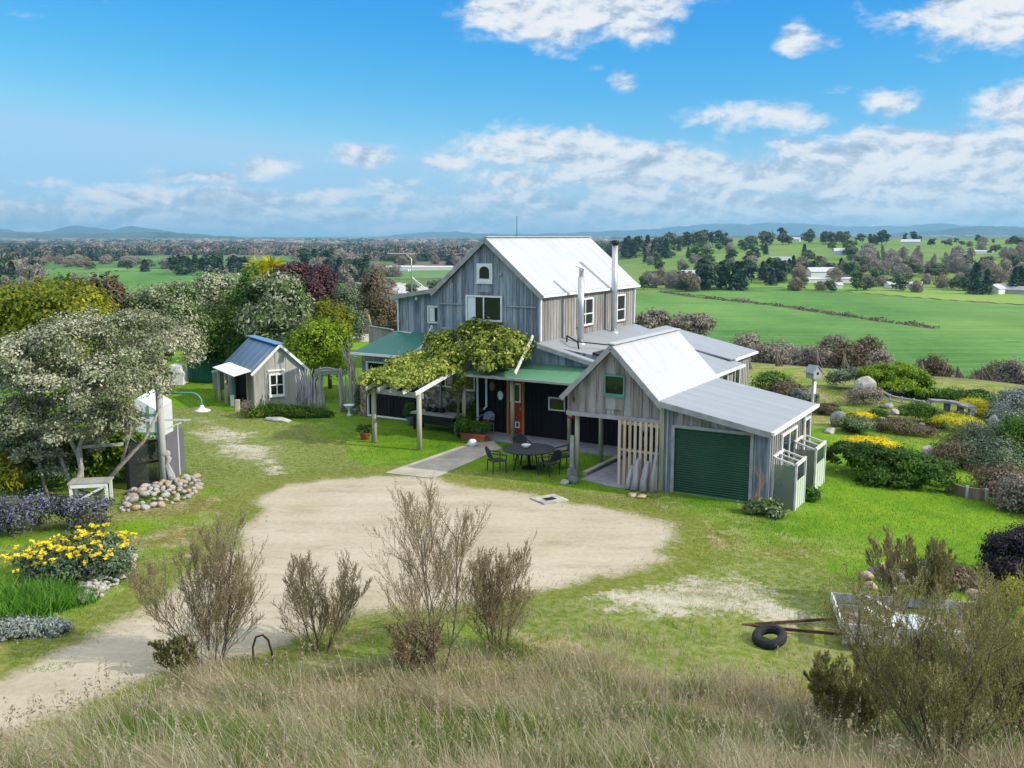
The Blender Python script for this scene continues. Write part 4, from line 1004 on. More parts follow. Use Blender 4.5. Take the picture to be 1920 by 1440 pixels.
# teal covered stack behind the shed
t = thing('tarpaulin_stack', 'teal tarpaulin heap on a dark green tank behind the shed', 'tarpaulin', GT(395, 712))
mb = MB(); mb.lathe((0, 0, 0), [(1.2, 0), (1.25, .1), (1.25, 1.3), (1.1, 1.4)], 20); obj('tank', mb, M['dkgreen'], t)
mb = MB()
for i, (x, y, z, r) in enumerate(((-.7, 0, 1.5, .45), (-.1, .2, 1.65, .5), (.5, 0, 1.7, .5), (.9, .4, 1.9, .45), (0, -.5, 1.5, .5))): mb.rock((x, y, z), (r, r, r * .5), i + 3, 2, .3)
obj('tarpaulin', mb, M['teal'], t, True)
mb = MB(); mb.lathe((.7, .3, 2.1), [(.5, 0), (.52, .04), (.5, .14), (.1, .18)], 16); obj('lid', mb, M['palegreen'], t, True)
# driftwood fence and gateway between shed and house
def driftpost(mb, p, h, r, rd):
    x, y = p; pts = [V((x + rd.uniform(-.04, .04), y + rd.uniform(-.04, .04), gz(x, y) - .1 + (h + .1) * f)) for f in (0, .3, .6, .85, 1)]
    mb.tube(pts, [r, r * rd.uniform(.7, 1.1), r * rd.uniform(.6, .9), r * .6, r * .35], 6)
rd = random.Random(4)
fn = thing('driftwood_fence', 'grey driftwood stick fence with an open arched gateway between shed and house', 'fence')
pa, pb, pc, pd = GT(560, 770), GT(602, 771), GT(640, 773), GT(672, 772)
mb = MB()
for i in range(26):
    f = i / 25; q = pa.lerp(pb, f); driftpost(mb, (q.x + rd.uniform(-.1, .1), q.y + rd.uniform(-.12, .12)), rd.uniform(1.5, 2.0), rd.uniform(.03, .075), rd)
for i in range(12): q = pa.lerp(pb, rd.uniform(.0, .6)); mb.tube([q + V((rd.uniform(-.3, .3), -.2, rd.uniform(.1, .5))), q + V((rd.uniform(-.3, .3), -.15, rd.uniform(.3, 1.4))), q + V((rd.uniform(-.2, .3), -.1, rd.uniform(1, 2.1)))], [.04, .03, .015], 5)
obj('stick_panel', mb, M['driftwood'], fn, True)
mb = MB()
for i in range(9):
    q = pc.lerp(pd, i / 8); driftpost(mb, (q.x, q.y), rd.uniform(1.6, 2.3), rd.uniform(.035, .07), rd)
obj('stick_panel', mb, M['driftwood'], fn, True)
for q in (pb, pc):
    mb = MB(); driftpost(mb, (q.x, q.y), 2.1, .09, rd); driftpost(mb, (q.x + .1, q.y + .05), 1.9, .06, rd); obj('gate_post', mb, M['driftwood'], fn, True)
mb = MB()
for i in range(5): z = 1.75 + i * .05; mb.tube([pb + V((-.2, 0, z)), pb.lerp(pc, .35) + V((0, rd.uniform(-.08, .08), z + rd.uniform(.0, .14))), pb.lerp(pc, .7) + V((0, rd.uniform(-.08, .08), z + rd.uniform(0, .12))), pc + V((.25, 0, z))], [.03, .045, .04, .02], 6)
obj('gate_arch', mb, M['driftwood'], fn, True)
# pale bare sapling by the house corner
mb = MB(); rd = random.Random(8); q = GT(664, 766)
for i in range(7):
    a = V((rd.uniform(-.15, .15), 0, 1.2)); b = a + V((rd.uniform(-.7, .25), rd.uniform(-.3, .3), rd.uniform(.8, 1.3))); c = b + V((rd.uniform(-.5, .2), 0, rd.uniform(.5, 1.2)))
    mb.tube([(0, 0, 0), a, b, c], [.06, .05, .03, .01], 5)
tag(obj('bare_tree', mb, M['barkpale'], None, True, q), 'pale leafless small tree at the left house corner', 'tree')
# pots and ornaments along the house
def lathe_thing(name, px, prof, mat, label, cat, n=14, z=None):
    mb = MB(); mb.lathe((0, 0, 0), prof, n); p = GT(*px) if not isinstance(px, V) else px
    return tag(obj(name, mb, mat, None, True, p), label, cat)
lathe_thing('urn', (655, 779), [(.13, 0), (.13, .03), (.05, .08), (.05, .28), (.08, .34), (.24, .46), (.27, .5), (.25, .5), (.12, .42)], WHITE, 'white pedestal urn on the grass by the gateway', 'urn')
lathe_thing('plant_pot', (666, 777), [(.1, 0), (.14, .22), (.15, .24), (.12, .22)], M['bin'], 'blue grey pot beside the white urn', 'pot')
lathe_thing('plant_pot', (684, 824), [(.16, 0), (.22, .26), (.24, .28), (.2, .26)], M['terra'], 'terracotta pot on the lawn left of the pergola posts', 'pot')
lathe_thing('plant_pot', (770, 797), [(.14, 0), (.2, .3), (.22, .33), (.18, .3)], M['bin'], 'grey pot at the left end of the potting bench', 'pot')
lathe_thing('milk_can', (853, 812), [(.13, 0), (.14, .3), (.08, .38), (.1, .44)], M['palegreen'], 'pale green can on the grass below the topiary', 'can')
shrub('pot_shrub', 'dark twiggy plant in the grey pot by the potting bench', 'plant', GT(770, 797) + V((0, 0, .3)), [(0, 0, .3, .28, .28, .35)], 700, .06, L['green'], 31)
shrub('pot_shrub', 'sprawling plant in the terracotta pot on the lawn', 'plant', GT(684, 824) + V((0, 0, .25)), [(0, 0, .15, .3, .3, .25)], 500, .06, L['green'], 32)
shrub('topiary', 'dark clipped shrub at the right end of the potting bench', 'shrub', GT(855, 803), [(0, 0, .6, .38, .38, .5)], 1400, .06, L['green'], 33)
mb = MB(); mb.box(-.55, .55, -.16, .16, 0, .28); mb.box(-.6, .6, -.19, .19, .22, .3); p = GT(890, 826); o = obj('planter_trough', mb, M['terra'], None, False, p); o.rotation_euler.z = RZ - 1.57; tag(o, 'long terracotta trough planter on the grass by the path end', 'planter')
shrub('trough_plant', 'leafy green plants filling the terracotta trough', 'plant', p + V((0, 0, .3)), [(0, 0, .2, .7, .35, .3), (-.4, 0, .35, .4, .3, .3)], 1600, .07, L['mid'], 34)
shrub('herb_plant', 'bushy plants round the downpipe behind the terracotta trough', 'plant', GT(893, 806), [(0, 0, .5, .5, .35, .55), (.2, 0, 1.0, .3, .3, .4)], 1500, .07, L['mid'], 35)
lathe_thing('pottery_jar', (886, 838), [(.12, 0), (.2, .14), (.12, .28), (.07, .3)], WHITE, 'small white jar on the grass edge before the trough', 'jar')
lathe_thing('pottery_jar', (895, 826), [(.1, 0), (.13, .14), (.08, .25), (.06, .26)], M['plank'], 'pale jar behind the white jar at the path end', 'jar')
shrub('climbing_rose', 'dark climbing plant with red blooms on the house corner stones', 'plant', GT(676, 778), [(0, 0, .7, .3, .3, .6), (.1, 0, 1.3, .25, .25, .4)], 900, .06, L['green'], 36)
# shed bed
shrub('nasturtium_bed', 'bright nasturtium patch with yellow leaves under the shed window', 'plant', GT(515, 783), [(-.5, 0, .2, .8, .35, .3), (.5, .1, .22, .8, .4, .32), (0, .2, .3, .7, .3, .3)], 3200, .085, L['nast'], 37)
shrub('low_hedge', 'deep green low plants at the foot of the driftwood fence', 'plant', GT(570, 782), [(0, 0, .18, 1.0, .4, .28), (.7, 0, .15, .6, .3, .2)], 2600, .07, L['mid'], 38)
shrub('dry_bush', 'straggly reddish brown bush at the shed corner', 'shrub', GT(466, 783), [(0, 0, .35, .35, .3, .4)], 900, .05, L['brown'], 39)
mb = MB(); mb.rock((0, 0, .05), (.85, .3, .13), 5, 2, .2); o = tag(obj('flat_stone', mb, M['stone'], None, False, GT(523, 789)), 'long flat grey stone edging the nasturtium patch', 'stone')
# board fence and stone oven behind the house
bf = thing('board_fence', 'grey vertical board fence running back from the house at left', 'fence')
p0 = GT(692, 657); p1 = V((p0.x + 2.9, p0.y - 9.5, gz(p0.x + 2.9, p0.y - 9.5)))
mb = MB()
for i in range(22): q = p0.lerp(p1, i / 21); q2 = p0.lerp(p1, (i + .9) / 21); mb.prism([q, q2, q2 + V((0, 0, 1.75 + i * .03)), q + V((0, 0, 1.75 + i * .03))], (.05, .02, 0))
obj('boards', mb, M['wood_sun'], bf)
mb = MB(); mb.beam(p0 + V((0, 0, 1.78)), p1 + V((0, 0, 2.42)), .14, .05); obj('cap_rail', mb, M['trim'], bf)
t = thing('garden_oven', 'stone oven with a thin rusty flue on the back lawn', 'oven', GT(683, 627))
mb = MB(); mb.lathe((0, 0, 0), [(.9, 0), (.8, .5), (.55, 1.2), (.45, 2.0), (.4, 2.05)], 9); obj('stone_base', mb, M['stonetan'], t)
mb = MB(); mb.tube([(-.2, 0, 1.9), (-.2, 0, 3.9)], .11, 8); obj('flue', mb, M['rust'], t)
mb = MB(); mb.rock((0, 0, .2), (1.3, .5, .4), 3); tag(obj('boulder', mb, M['stone'], None, False, GT(682, 640)), 'white rock on the back lawn before the stone oven', 'boulder')
# ------------------------------------------------------------------ left garden
pl = GT(308, 912)
t = thing('lamp_pole', 'tall pale round pole with a green swan neck lamp arm', 'lamp', pl)
mb = MB(); mb.tube([(0, 0, -.2), (0, 0, 2), (0, 0, 3.82)], [.125, .118, .11], 14); obj('pole', mb, M['greypost'], t, True)
mb = MB(); mb.lathe((0, 0, 3.8), [(.13, 0), (.16, .03), (.15, .09), (.05, .12)], 14); obj('cap', mb, M['rust'], t)
mb = MB(); az = .1
pts = [(.1, 0, 3.1), (.6, 0, 3.12), (1.05, 0, 3.12)] + [(1.05 + .32 * math.sin(a), 0, 2.8 + .32 * math.cos(a)) for a in (.4, .8, 1.2, 1.57)] + [(1.37, 0, 2.66)]
mb.tube(pts, .032, 8); obj('arm', mb, M['gframe'], t, True)
mb = MB(); mb.lathe((1.37, 0, 2.52), [(.27, 0), (.26, .03), (.12, .08), (.06, .16), (.05, .2)], 20); obj('lamp_shade', mb, WHITE, t, True)
mb = MB(); mb.prism([(-.5, 0, 0), (.55, 0, 0), (.6, 0, .8), (.35, .1, 1.5), (-.2, .1, 1.6), (-.55, 0, .9)], (.0, .9, 0)); o = tag(obj('white_cover', mb, WHITE, None, False, GT(326, 722)), 'white sheet cover seen behind the lamp pole through the tree', 'cover'); o.scale = (.9, .9, .68)
# white trestle
t = thing('trestle_table', 'white legged trestle table with a mossy plank top', 'table', GT(172, 943), .18)
mb = MB()
for i in range(4): mb.box(-.58, .62, -.36 + i * .18, -.2 + i * .18, .68, .72)
obj('table_top', mb, M['wood_shed'], t)
for x in (-.5, .52):
    for y in (-.3, .3): mb = MB(); mb.beam((x, y, -.05), (x, y, .68), .08, .08); obj('leg', mb, WHITE, t)
mb = MB(); mb.beam((-.5, -.34, .62), (.56, -.34, .62), .04, .1); mb.beam((-.46, -.34, .1), (.5, -.34, .6), .04, .06); mb.beam((-.5, -.345, .08), (.52, -.345, .08), .04, .1); mb.beam((-.5, .3, .1), (-.5, -.3, .6), .06, .04); obj('brace', mb, WHITE, t)
# shade-cloth gate and enclosure, greenhouse
t = thing('garden_gate', 'dark mesh gate frame standing before the white greenhouse', 'gate')
g0, g1 = GT(242, 918), GT(304, 908)
mb = MB()
for a, b, c_ in ((g0, 0, 1.5), (g1, 0, 1.55)): mb.beam(a, a + V((0, 0, c_)), .1, .1)
for z in (.06, .8, 1.5): mb.beam(g0 + V((0, 0, z)), g1 + V((0, 0, z)), .05, .08)
obj('gate_frame', mb, M['dark'], t)
m = NT('dark see-through mesh'); pb = m.n('BsdfPrincipled', {'Base Color': (.03, .035, .035), 'Roughness': .9}); tb = m.n('BsdfTransparent', {})
m.t.links.new(m.n('MixShader', {0: .5, 1: pb.outputs[0], 2: tb.outputs[0]}).outputs[0], m.out.inputs[0])
mb = MB(); mb.prism([g0 + V((.05, 0, .1)), g1 + V((-.05, 0, .1)), g1 + V((-.05, 0, 1.46)), g0 + V((.05, 0, 1.46))], (.004, .008, 0)); obj('mesh_infill', mb, m.mat, t)
mb = MB(); mb.beam(g0 + V((.05, .1, 1.75)), g1 + V((-.1, .1, .85)), .03, .03); mb.beam(g0 + V((.05, .1, 1.3)), g0.lerp(g1, .4) + V((0, .1, .85)), .03, .03); obj('brace', mb, M['gframe'], t)
t = thing('shade_cloth_panel', 'grey shade cloth panel on posts right of the dark gate', 'panel')
h0, h1 = GT(308, 905), GT(337, 890)
mb = MB(); mb.prism([h0, h1, h1 + V((0, .6, 0)), h1 + V((0, .6, 1.55)), h1 + V((0, 0, 1.6)), h0 + V((0, 0, 1.55))], (-.02, .01, 0)); obj('cloth', mb, M['mesh'], t)
mb = MB()
for q in (h0, h1): mb.tube([q, q + V((0, 0, 1.75))], .04, 6)
mb.beam(GT(240, 905) + V((-.2, .5, 2.0)), h1 + V((.35, .4, 1.85)), .05, .06); mb.beam(h0 + V((-.2, .2, 1.62)), h1 + V((.1, .5, 1.8)), .05, .05); obj('rails', mb, M['greypost'], t)
gh_ = thing('greenhouse', 'small milky sheet greenhouse with green framing behind the gate', 'greenhouse', GT(243, 868) + V((0, 1.0, 0)), .1)
mb = MB(); mb.prism([(-.7, 0, 0), (.7, 0, 0), (.7, 0, 1.75), (0, 0, 2.2), (-.7, 0, 1.75)], (0, 2.2, 0)); obj('sheeting', mb, M['ghouse'], gh_)
mb = MB()
for x in (-.7, -.1, .4, .7): mb.beam((x, -.02, 0), (x, -.02, 1.75 + (.45 - abs(x) * .64)), .05, .04)
for z in (.9, 1.6): mb.beam((-.7, -.025, z), (.7, -.025, z), .04, .05)
obj('framing', mb, M['gframe'], gh_)
mb = MB(); a, b = GT(150, 938) + V((0, .3, 1.62)), GT(236, 915) + V((0, 0, 1.47)); mb.beam(a, b, .05, .09); mb.tube([V((a.x, a.y, gz(a.x, a.y))), a], .04, 6); tag(obj('plank_rail', mb, M['trim'], None, False), 'weathered rail running from the tree to the gate post', 'rail')
mb = MB(); q = GT(318, 912)
mb.tube([(0, 0, 0), (.05, 0, .35), (-.08, 0, .7), (.03, 0, .95), (-.05, 0, 1.05)], [.12, .1, .08, .1, .06], 7); mb.tube([(.2, .05, 0), (.12, .03, .4), (-.02, 0, .75)], [.07, .06, .05], 6); mb.rock((-.07, 0, 1.1), (.17, .12, .12), 3); tag(obj('driftwood_figure', mb, M['driftwood'], None, True, q), 'twisted driftwood figure standing at the foot of the lamp pole', 'driftwood')
t = thing('white_chair', 'small white slatted chair half hidden beside the gate', 'chair', GT(232, 902) + V((0, .5, 0)), .4); chair_parts(t, WHITE, .4, .4, .018)
# river stones
rd = random.Random(21)
def stones(px_list, n, label, group, mats, rmin, rmax, pile=.0):
    pts = [GT(*p) for p in px_list]; k = 0; tries = 0
    poly = [(p.x, p.y) for p in pts]; x0, x1 = min(p[0] for p in poly), max(p[0] for p in poly); y0, y1 = min(p[1] for p in poly), max(p[1] for p in poly)
    base = []
    for i in range(6):
        mb = MB(); mb.rock((0, 0, 0), (1, .78, .6), rd.randint(0, 999), 2, .3); base.append(mb)
    meshes = [b.mesh('river_stone', mats[i % len(mats)], True) for i, b in enumerate(base)]
    placed = []
    while k < n and tries < n * 60:
        tries += 1; x, y = rd.uniform(x0, x1), rd.uniform(y0, y1)
        dd_ = float(pip(poly, np.array([x]), np.array([y]))[0])
        if dd_ < 0: continue
        r = rd.uniform(rmin, rmax)
        if any((x - a) ** 2 + (y - b) ** 2 < (.68 * (r + c)) ** 2 for a, b, c in placed): continue
        placed.append((x, y, r)); k += 1
        o = link('river_stone', meshes[k % 6], None, (x, y, gz(x, y) + r * .25 + pile * min(dd_, .5))); o.scale = (r, r, r); o.rotation_euler = (rd.uniform(-.4, .4), rd.uniform(-.4, .4), rd.uniform(0, 6.28))
        tag(o, label, 'stone', group)
stones([(238, 925), (300, 915), (370, 893), (376, 915), (355, 935), (300, 952), (225, 962)], 105, 'rounded tan or grey river stone in the heap below the lamp pole', 'river stones heaped below the lamp pole', [M['stonetan'], M['stonegrey'], M['stone'], M['stonetan'], M['stonegrey'], M['stone']], .08, .2, .5)
stones([(148, 1140), (142, 1105), (185, 1075), (215, 1050), (236, 1022), (252, 1045), (250, 1075), (215, 1100), (180, 1125)], 95, 'whitish stone in the pile edging the yellow daisy bed', 'stones edging the daisy bed', [M['stone'], M['stone'], M['stonegrey'], M['stone'], M['stonetan'], M['stone']], .06, .17, .3)
# daisy bed
p = GT(140, 1090)
db_ = thing('daisy_bush', 'yellow daisy bush with grey green leaves behind the stone pile', 'plant', p)
link('foliage', crown_mesh('foliage', [(-.3, .2, .3, .8, .7, .45), (.4, .5, .35, .7, .6, .5), (.7, .2, .25, .5, .5, .4), (-.9, .3, .3, .6, .5, .4), (0, .9, .4, 1, .6, .5)], 7500, .055, L['sage'], 51, aspect=2.2), db_)
r = np.random.default_rng(52); n = 140
cx = np.concatenate([r.uniform(-1.5, 1.0, n)]); cy = r.uniform(-.4, 1.4, n); cz = .62 + .25 * np.sin(cx * 2 + 1) * .5 + r.uniform(-.15, .3, n)
FP = np.stack([cx, cy, cz], 1); PP = np.repeat(FP, 11, 0) + r.normal(size=(n * 11, 3)) * np.array([.033, .033, .016])
link('flowers', quads_mesh('flowers', leaf_arrays(PP, np.array([0, -.35, 1]) + r.normal(size=PP.shape) * .35, .065, r, 1.2), r.uniform(0, 1, len(PP)), L['yellowfl']), db_)
shrub('rosemary', 'blue flowered rosemary mass behind the yellow daisies', 'shrub', GT(60, 1010), [(-.6, .4, .45, 1.0, .7, .6), (.5, .6, .45, .9, .6, .55), (1.3, .9, .4, .7, .5, .5), (-1.6, .4, .4, .8, .7, .6)], 8500, .045, L['rosemary'], 53, aspect=2.4)
r = np.random.default_rng(54)
def strap(name, label, px, n, rad, h, wd, mat, seed, lean=.5):
    r = np.random.default_rng(seed); p = GT(*px); a = r.uniform(0, 6.283, n); d = rad * np.sqrt(r.uniform(0, 1, n))
    P = np.stack([d * np.cos(a) * 1.3, d * np.sin(a), np.zeros(n)], 1); P[:, 2] = ter(P[:, 0] + p.x, P[:, 1] + p.y) - p.z
    Q, idx = blades(P, h * r.uniform(.6, 1.1, n), wd * r.uniform(.7, 1.2, n), lean, r, seg=4)
    return tag(link(name, quads_mesh(name, Q, r.uniform(0, 1, n)[idx], mat), None, p), label, 'plant')
strap('iris_clump', 'bright green strap leaf clump at the left frame edge', (45, 1140), 1500, .85, .55, .028, L['iris'], 55)
strap('iris_clump', 'fresh green strap leaves in front of the daisy bush', (125, 1128), 900, .55, .3, .022, L['iris'], 56)
shrub('silver_plant', 'low silvery leaved plant beside the drive at the left edge', 'plant', GT(45, 1192), [(-.3, 0, .1, .7, .35, .22), (.4, .15, .1, .5, .3, .2)], 3000, .05, L['silver'], 57, aspect=2)
# understory shrubs by the big tree
shrub('leafy_shrub', 'bright leaved shrub under the white flowering tree behind the trestle', 'shrub', GT(185, 915) + V((0, 1.0, 0)), [(-.6, 0, 1.0, .9, .6, .8), (.6, .1, 1.0, .8, .6, .7), (0, 0, .5, 1, .5, .5)], 4200, .13, L['lime'], 61, bias=-.15)
shrub('dark_shrub', 'deep shaded dark shrub below the white flowering tree at left', 'shrub', GT(60, 930) + V((0, 1.2, 0)), [(0, 0, 1.0, 1.6, .9, 1.1), (-1.6, .3, 1.1, 1.2, .9, 1.2), (1.2, .3, .8, .8, .7, .9)], 7000, .10, L['green'], 62, bias=-.15)
shrub('feathery_shrub', 'yellow green feathery shrub at the left frame edge', 'shrub', GT(10, 945) + V((-.2, .3, 0)), [(0, 0, .6, .6, .5, .7)], 2600, .07, L['broom'], 63, aspect=4)
# ------------------------------------------------------------------ trees of the near garden
def place(px, py, Y):           # ground point below a pixel column at depth Y
    a = AT(px, py, Y); return V((a.x, Y, gz(a.x, Y)))
def pxblobs(p, lst):
    """crown blobs given by where they stand: (px, py, depth offset, half width px, half height px, depth radius)"""
    out = []
    for px, py, dy, hw, hh, rd_ in lst:
        Y = p.y + dy; c = AT(px, py, Y); k = Y / F_PX
        out.append((c.x - p.x, dy, c.z - p.z, hw * k, rd_, hh * k))
    return out
p = GT(140, 935)
bl = pxblobs(p, [(60, 680, -.2, 75, 55, 1.3), (150, 650, .3, 80, 60, 1.5), (250, 640, .3, 75, 55, 1.4), (330, 665, 2.6, 55, 52, 1.2), (100, 745, -.5, 90, 50, 1.4), (200, 720, -.6, 80, 50, 1.4),
                 (275, 715, 1.2, 48, 45, 1.2), (40, 790, -.4, 60, 45, 1.0), (130, 805, -.6, 60, 35, 1.0), (215, 785, -.5, 50, 35, .9), (355, 650, 2.8, 30, 30, .8), (20, 720, 0, 60, 70, 1.2), (35, 845, .2, 55, 40, 1.0), (95, 835, .4, 45, 30, .8), (150, 835, .9, 40, 28, .7), (212, 808, .1, 34, 30, .7), (70, 875, .5, 60, 26, .7)])
tk = [([(0, 0, -.2), (.05, 0, .4), (.28, 0, .95), (.25, -.1, 1.5), (.55, -.2, 2.2), (.9, 0, 3.2)], [.13, .11, .09, .075, .06, .03]),
      ([(.25, -.1, 1.4), (-.2, .1, 2.2), (-.6, 0, 3.2)], [.07, .05, .03]), ([(0, .2, 0), (-.35, .2, .9), (-.55, .2, 1.8), (-1.2, .1, 3)], [.08, .065, .05, .03]),
      ([(.5, .4, 0), (1.4, .3, 1.0), (2.2, .2, 1.8), (2.9, .1, 3.0)], [.08, .07, .055, .03]), ([(1.4, .3, 1.0), (1.9, .0, 2.2), (2.0, 0, 3.2)], [.05, .04, .02]), ([(-1.0, .3, 0), (-1.2, .2, 1.5), (-1.9, 0, 2.8)], [.06, .05, .03])]
tree('flowering_tree', 'large cream flowering tree with pale leaning trunks beside the trestle table', p, bl, 50000, .075, L['olearia'], 71, tk, M['barkpale'], cs=.16, clump=30, inner=.6, up=.5, bias=-.1)
def gtree(name, label, base, blobs, n, size, mat, seed, r0=.12, bark='bark', group=None, **kw):
    p = place(*base); bl = pxblobs(p, blobs); h = max(.6, min(b[2] for b in bl))
    return tree(name, label, p, bl, n, size, M_leaf(mat), seed, simple_limbs(h, bl[:6], r0, seed), M[bark], group, **kw)
def M_leaf(k): return L[k]
gtree('olive_tree', 'rounded yellow olive evergreen tree at the left edge', (85, 800, 41), [(30, 590, 0, 75, 55, 2.0), (100, 575, .4, 85, 50, 2.2), (160, 600, 0, 55, 50, 1.6), (60, 650, -.6, 85, 55, 2), (130, 660, -.6, 70, 45, 1.8), (10, 650, 0, 60, 60, 2), (200, 640, .5, 40, 40, 1.2)], 19000, .15, 'olive', 72, cs=.2, clump=26)
gtree('feathery_tree', 'olive brown feathery evergreen behind the olive tree', (185, 800, 50), [(170, 575, 0, 28, 45, .9), (205, 570, 0, 25, 45, .8), (190, 625, 0, 40, 45, 1.1), (230, 620, .5, 25, 45, .8)], 5500, .16, 'heather', 73, aspect=3.5)
gtree('flowering_tree', 'white dotted shrubby tree right of the feathery evergreen', (285, 800, 50), [(260, 590, 0, 40, 40, 1.2), (310, 575, 0, 45, 40, 1.3), (290, 625, -.4, 55, 45, 1.4), (345, 600, .4, 40, 45, 1.2), (345, 560, .6, 25, 25, .8)], 8500, .12, 'whitebush', 74, cs=.22)
gtree('flowering_tree', 'white flowering tree in front of the far paddock, left of the cabbage tree', (405, 760, 57), [(395, 545, 0, 36, 30, 1.2), (425, 560, 0, 30, 30, 1.1), (385, 585, -.3, 40, 40, 1.3), (430, 540, .5, 25, 22, .9)], 6500, .13, 'whitebush', 75, bias=.12)
gtree('dark_evergreen', 'dark green rounded evergreen left of the shed roof', (430, 760, 54), [(420, 625, 0, 50, 45, 1.6), (455, 580, 0, 35, 45, 1.3), (395, 650, -.3, 45, 40, 1.4), (465, 640, 0, 35, 45, 1.3), (440, 665, -.4, 50, 40, 1.4), (470, 530, .5, 18, 30, .8)], 9500, .13, 'green', 76, cs=.22)
gtree('flowering_wattle', 'cream plumed shrubby tree above the shed roof', (520, 740, 53), [(490, 570, 0, 36, 40, 1.2), (530, 560, 0, 38, 40, 1.3), (510, 610, -.4, 50, 40, 1.4), (555, 590, 0, 28, 40, 1.1), (545, 635, -.4, 40, 35, 1.2), (480, 610, 0, 30, 30, 1)], 9500, .12, 'whitebush', 77, aspect=2.8, cs=.24)
gtree('plum_tree', 'purple leaved plum tree behind the garden', (575, 720, 60), [(510, 530, 0, 32, 22, 1.3), (550, 522, 0, 36, 26, 1.5), (595, 540, 0, 40, 34, 1.6), (575, 560, -.3, 48, 40, 1.8), (620, 570, 0, 24, 40, 1.2), (565, 505, 0, 14, 14, .6), (605, 515, 0, 18, 18, .8), (590, 600, 0, 40, 30, 1.4)], 12000, .13, 'plum', 78, cs=.22)
gtree('grey_green_tree', 'small grey green tree between the plum and the back fence', (655, 700, 58), [(650, 565, 0, 22, 26, .9), (660, 600, 0, 24, 35, 1.0), (640, 600, 0, 22, 30, .9), (655, 625, 0, 26, 25, .9)], 5000, .12, 'sage', 79)
gtree('broom_bush', 'pointed yellow green broom bush in front of the plum tree', (620, 740, 51), [(620, 620, 0, 36, 35, 1.1), (610, 595, 0, 20, 28, .7), (640, 605, 0, 20, 30, .8), (600, 640, 0, 30, 30, 1.0)], 6500, .10, 'broom', 80, aspect=2.6, cat='shrub')
gtree('citrus_tree', 'lime green citrus tree beside the shed', (590, 755, 48), [(570, 650, 0, 36, 32, 1.1), (605, 635, 0, 38, 32, 1.2), (625, 660, 0, 30, 35, 1.0), (580, 680, -.3, 40, 30, 1.1), (610, 690, -.3, 36, 30, 1.0), (645, 640, 0, 15, 25, .6)], 7500, .12, 'lime', 81, cs=.24)
gtree('bronze_tree', 'sparse bronze foliaged tree left of the house beyond the lawn', (705, 640, 78), [(700, 545, 0, 22, 28, 1.1), (695, 580, 0, 20, 28, 1.0), (720, 590, 0, 26, 26, 1.2), (705, 520, 0, 12, 14, .6)], 3200, .17, 'heather', 82)
# cabbage tree
p = place(495, 740, 60); t = thing('cabbage_tree', 'two headed cabbage tree with spiky yellow green rosettes', 'tree', p)
mb = MB(); hd = [AT(482, 503, 60) - p, AT(511, 500, 60.5) - p, AT(494, 520, 59.6) - p]
for h_ in hd: mb.tube([(0, 0, -.2), (0, 0, h_.z * .6), h_ * .9 + V((0, 0, h_.z * .05)), h_], [.2, .16, .12, .1], 7)
obj('trunk', mb, M['bark'], t, True)
r = np.random.default_rng(83); Q = []; R = []
for h_ in hd:
    n = 170; d = unit(n, r); d[:, 2] = np.abs(d[:, 2]) * .9 - .25; d /= np.linalg.norm(d, axis=1, keepdims=True)
    s_ = np.cross(d, unit(n, r)); s_ /= np.linalg.norm(s_, axis=1, keepdims=True); b0 = np.array(h_)[None]
    m1 = b0 + d * .55; m2 = b0 + d * 1.05 + np.array([0, 0, -.22]); s_ = s_ * .04
    Q += [np.stack([b0 - s_ * .5, b0 + s_ * .5, m1 + s_, m1 - s_], 1), np.stack([m1 - s_, m1 + s_, m2 + s_ * .2, m2 - s_ * .2], 1)]; k = r.uniform(.2, 1, n); R += [k, k]
link('leaves', quads_mesh('leaves', np.concatenate(Q), np.concatenate(R), L['yellowgreen']), t)
# power pole in the left paddock edge
p = place(181, 545, 120); t = thing('power_pole', 'power pole with a cross arm beyond the olive tree', 'pole', p)
top = AT(181, 513, 120).z - p.z
mb = MB(); mb.tube([(0, 0, 0), (0, 0, top)], .16, 7); obj('pole', mb, M['bark'], t)
mb = MB(); mb.box(-.9, .9, -.06, .06, top - .35, top - .2); obj('cross_arm', mb, M['greypost'], t)
mb = MB()
for x in (-.8, -.3, .3, .8): mb.lathe((x, 0, top - .2), [(.07, 0), (.09, .1), (.04, .25)], 8)
obj('insulators', mb, M['galv'], t)

# ------------------------------------------------------------------ right garden
def rs(name, label, cat, px, dims, n, size, mat, seed, group=None, **kw):
    p = GT(*px); k = p.y / F_PX
    bl = [(a * k, d_, c * k, hw * k, rd_, hh * k) for a, c, d_, hw, hh, rd_ in dims]
    return shrub(name, label, cat, p, bl, n, size, L[mat], seed, group, **kw)
rs('round_shrub', 'big bright green dome shaped shrub beyond the curved garden rail', 'shrub', (1672, 738), [(-35, 24, 0, 32, 24, 1.0), (0, 34, 0, 40, 24, 1.2), (38, 22, 0, 32, 24, 1.0), (10, 14, -.5, 60, 18, 1.2)], 11000, .10, 'lime', 91, cs=.13, clump=40, inner=.85, bias=-.05)
rs('dark_shrub', 'dark green shrub just right of the lean-to roof end', 'shrub', (1447, 738), [(0, 20, 0, 32, 18, .8), (20, 14, -.2, 24, 14, .7)], 2600, .10, 'green', 92)
rs('rusty_shrub', 'rusty orange brown shrub right of the dark shrub by the lean-to', 'shrub', (1472, 748), [(0, 14, 0, 34, 16, .8)], 2400, .09, 'heather', 93)
rs('grey_shrub', 'grey mounded shrub left of the birdhouse post', 'shrub', (1505, 756), [(-4, 12, 0, 20, 14, .6), (18, 10, 0, 12, 10, .4)], 2200, .07, 'silver', 94, bias=-.2)
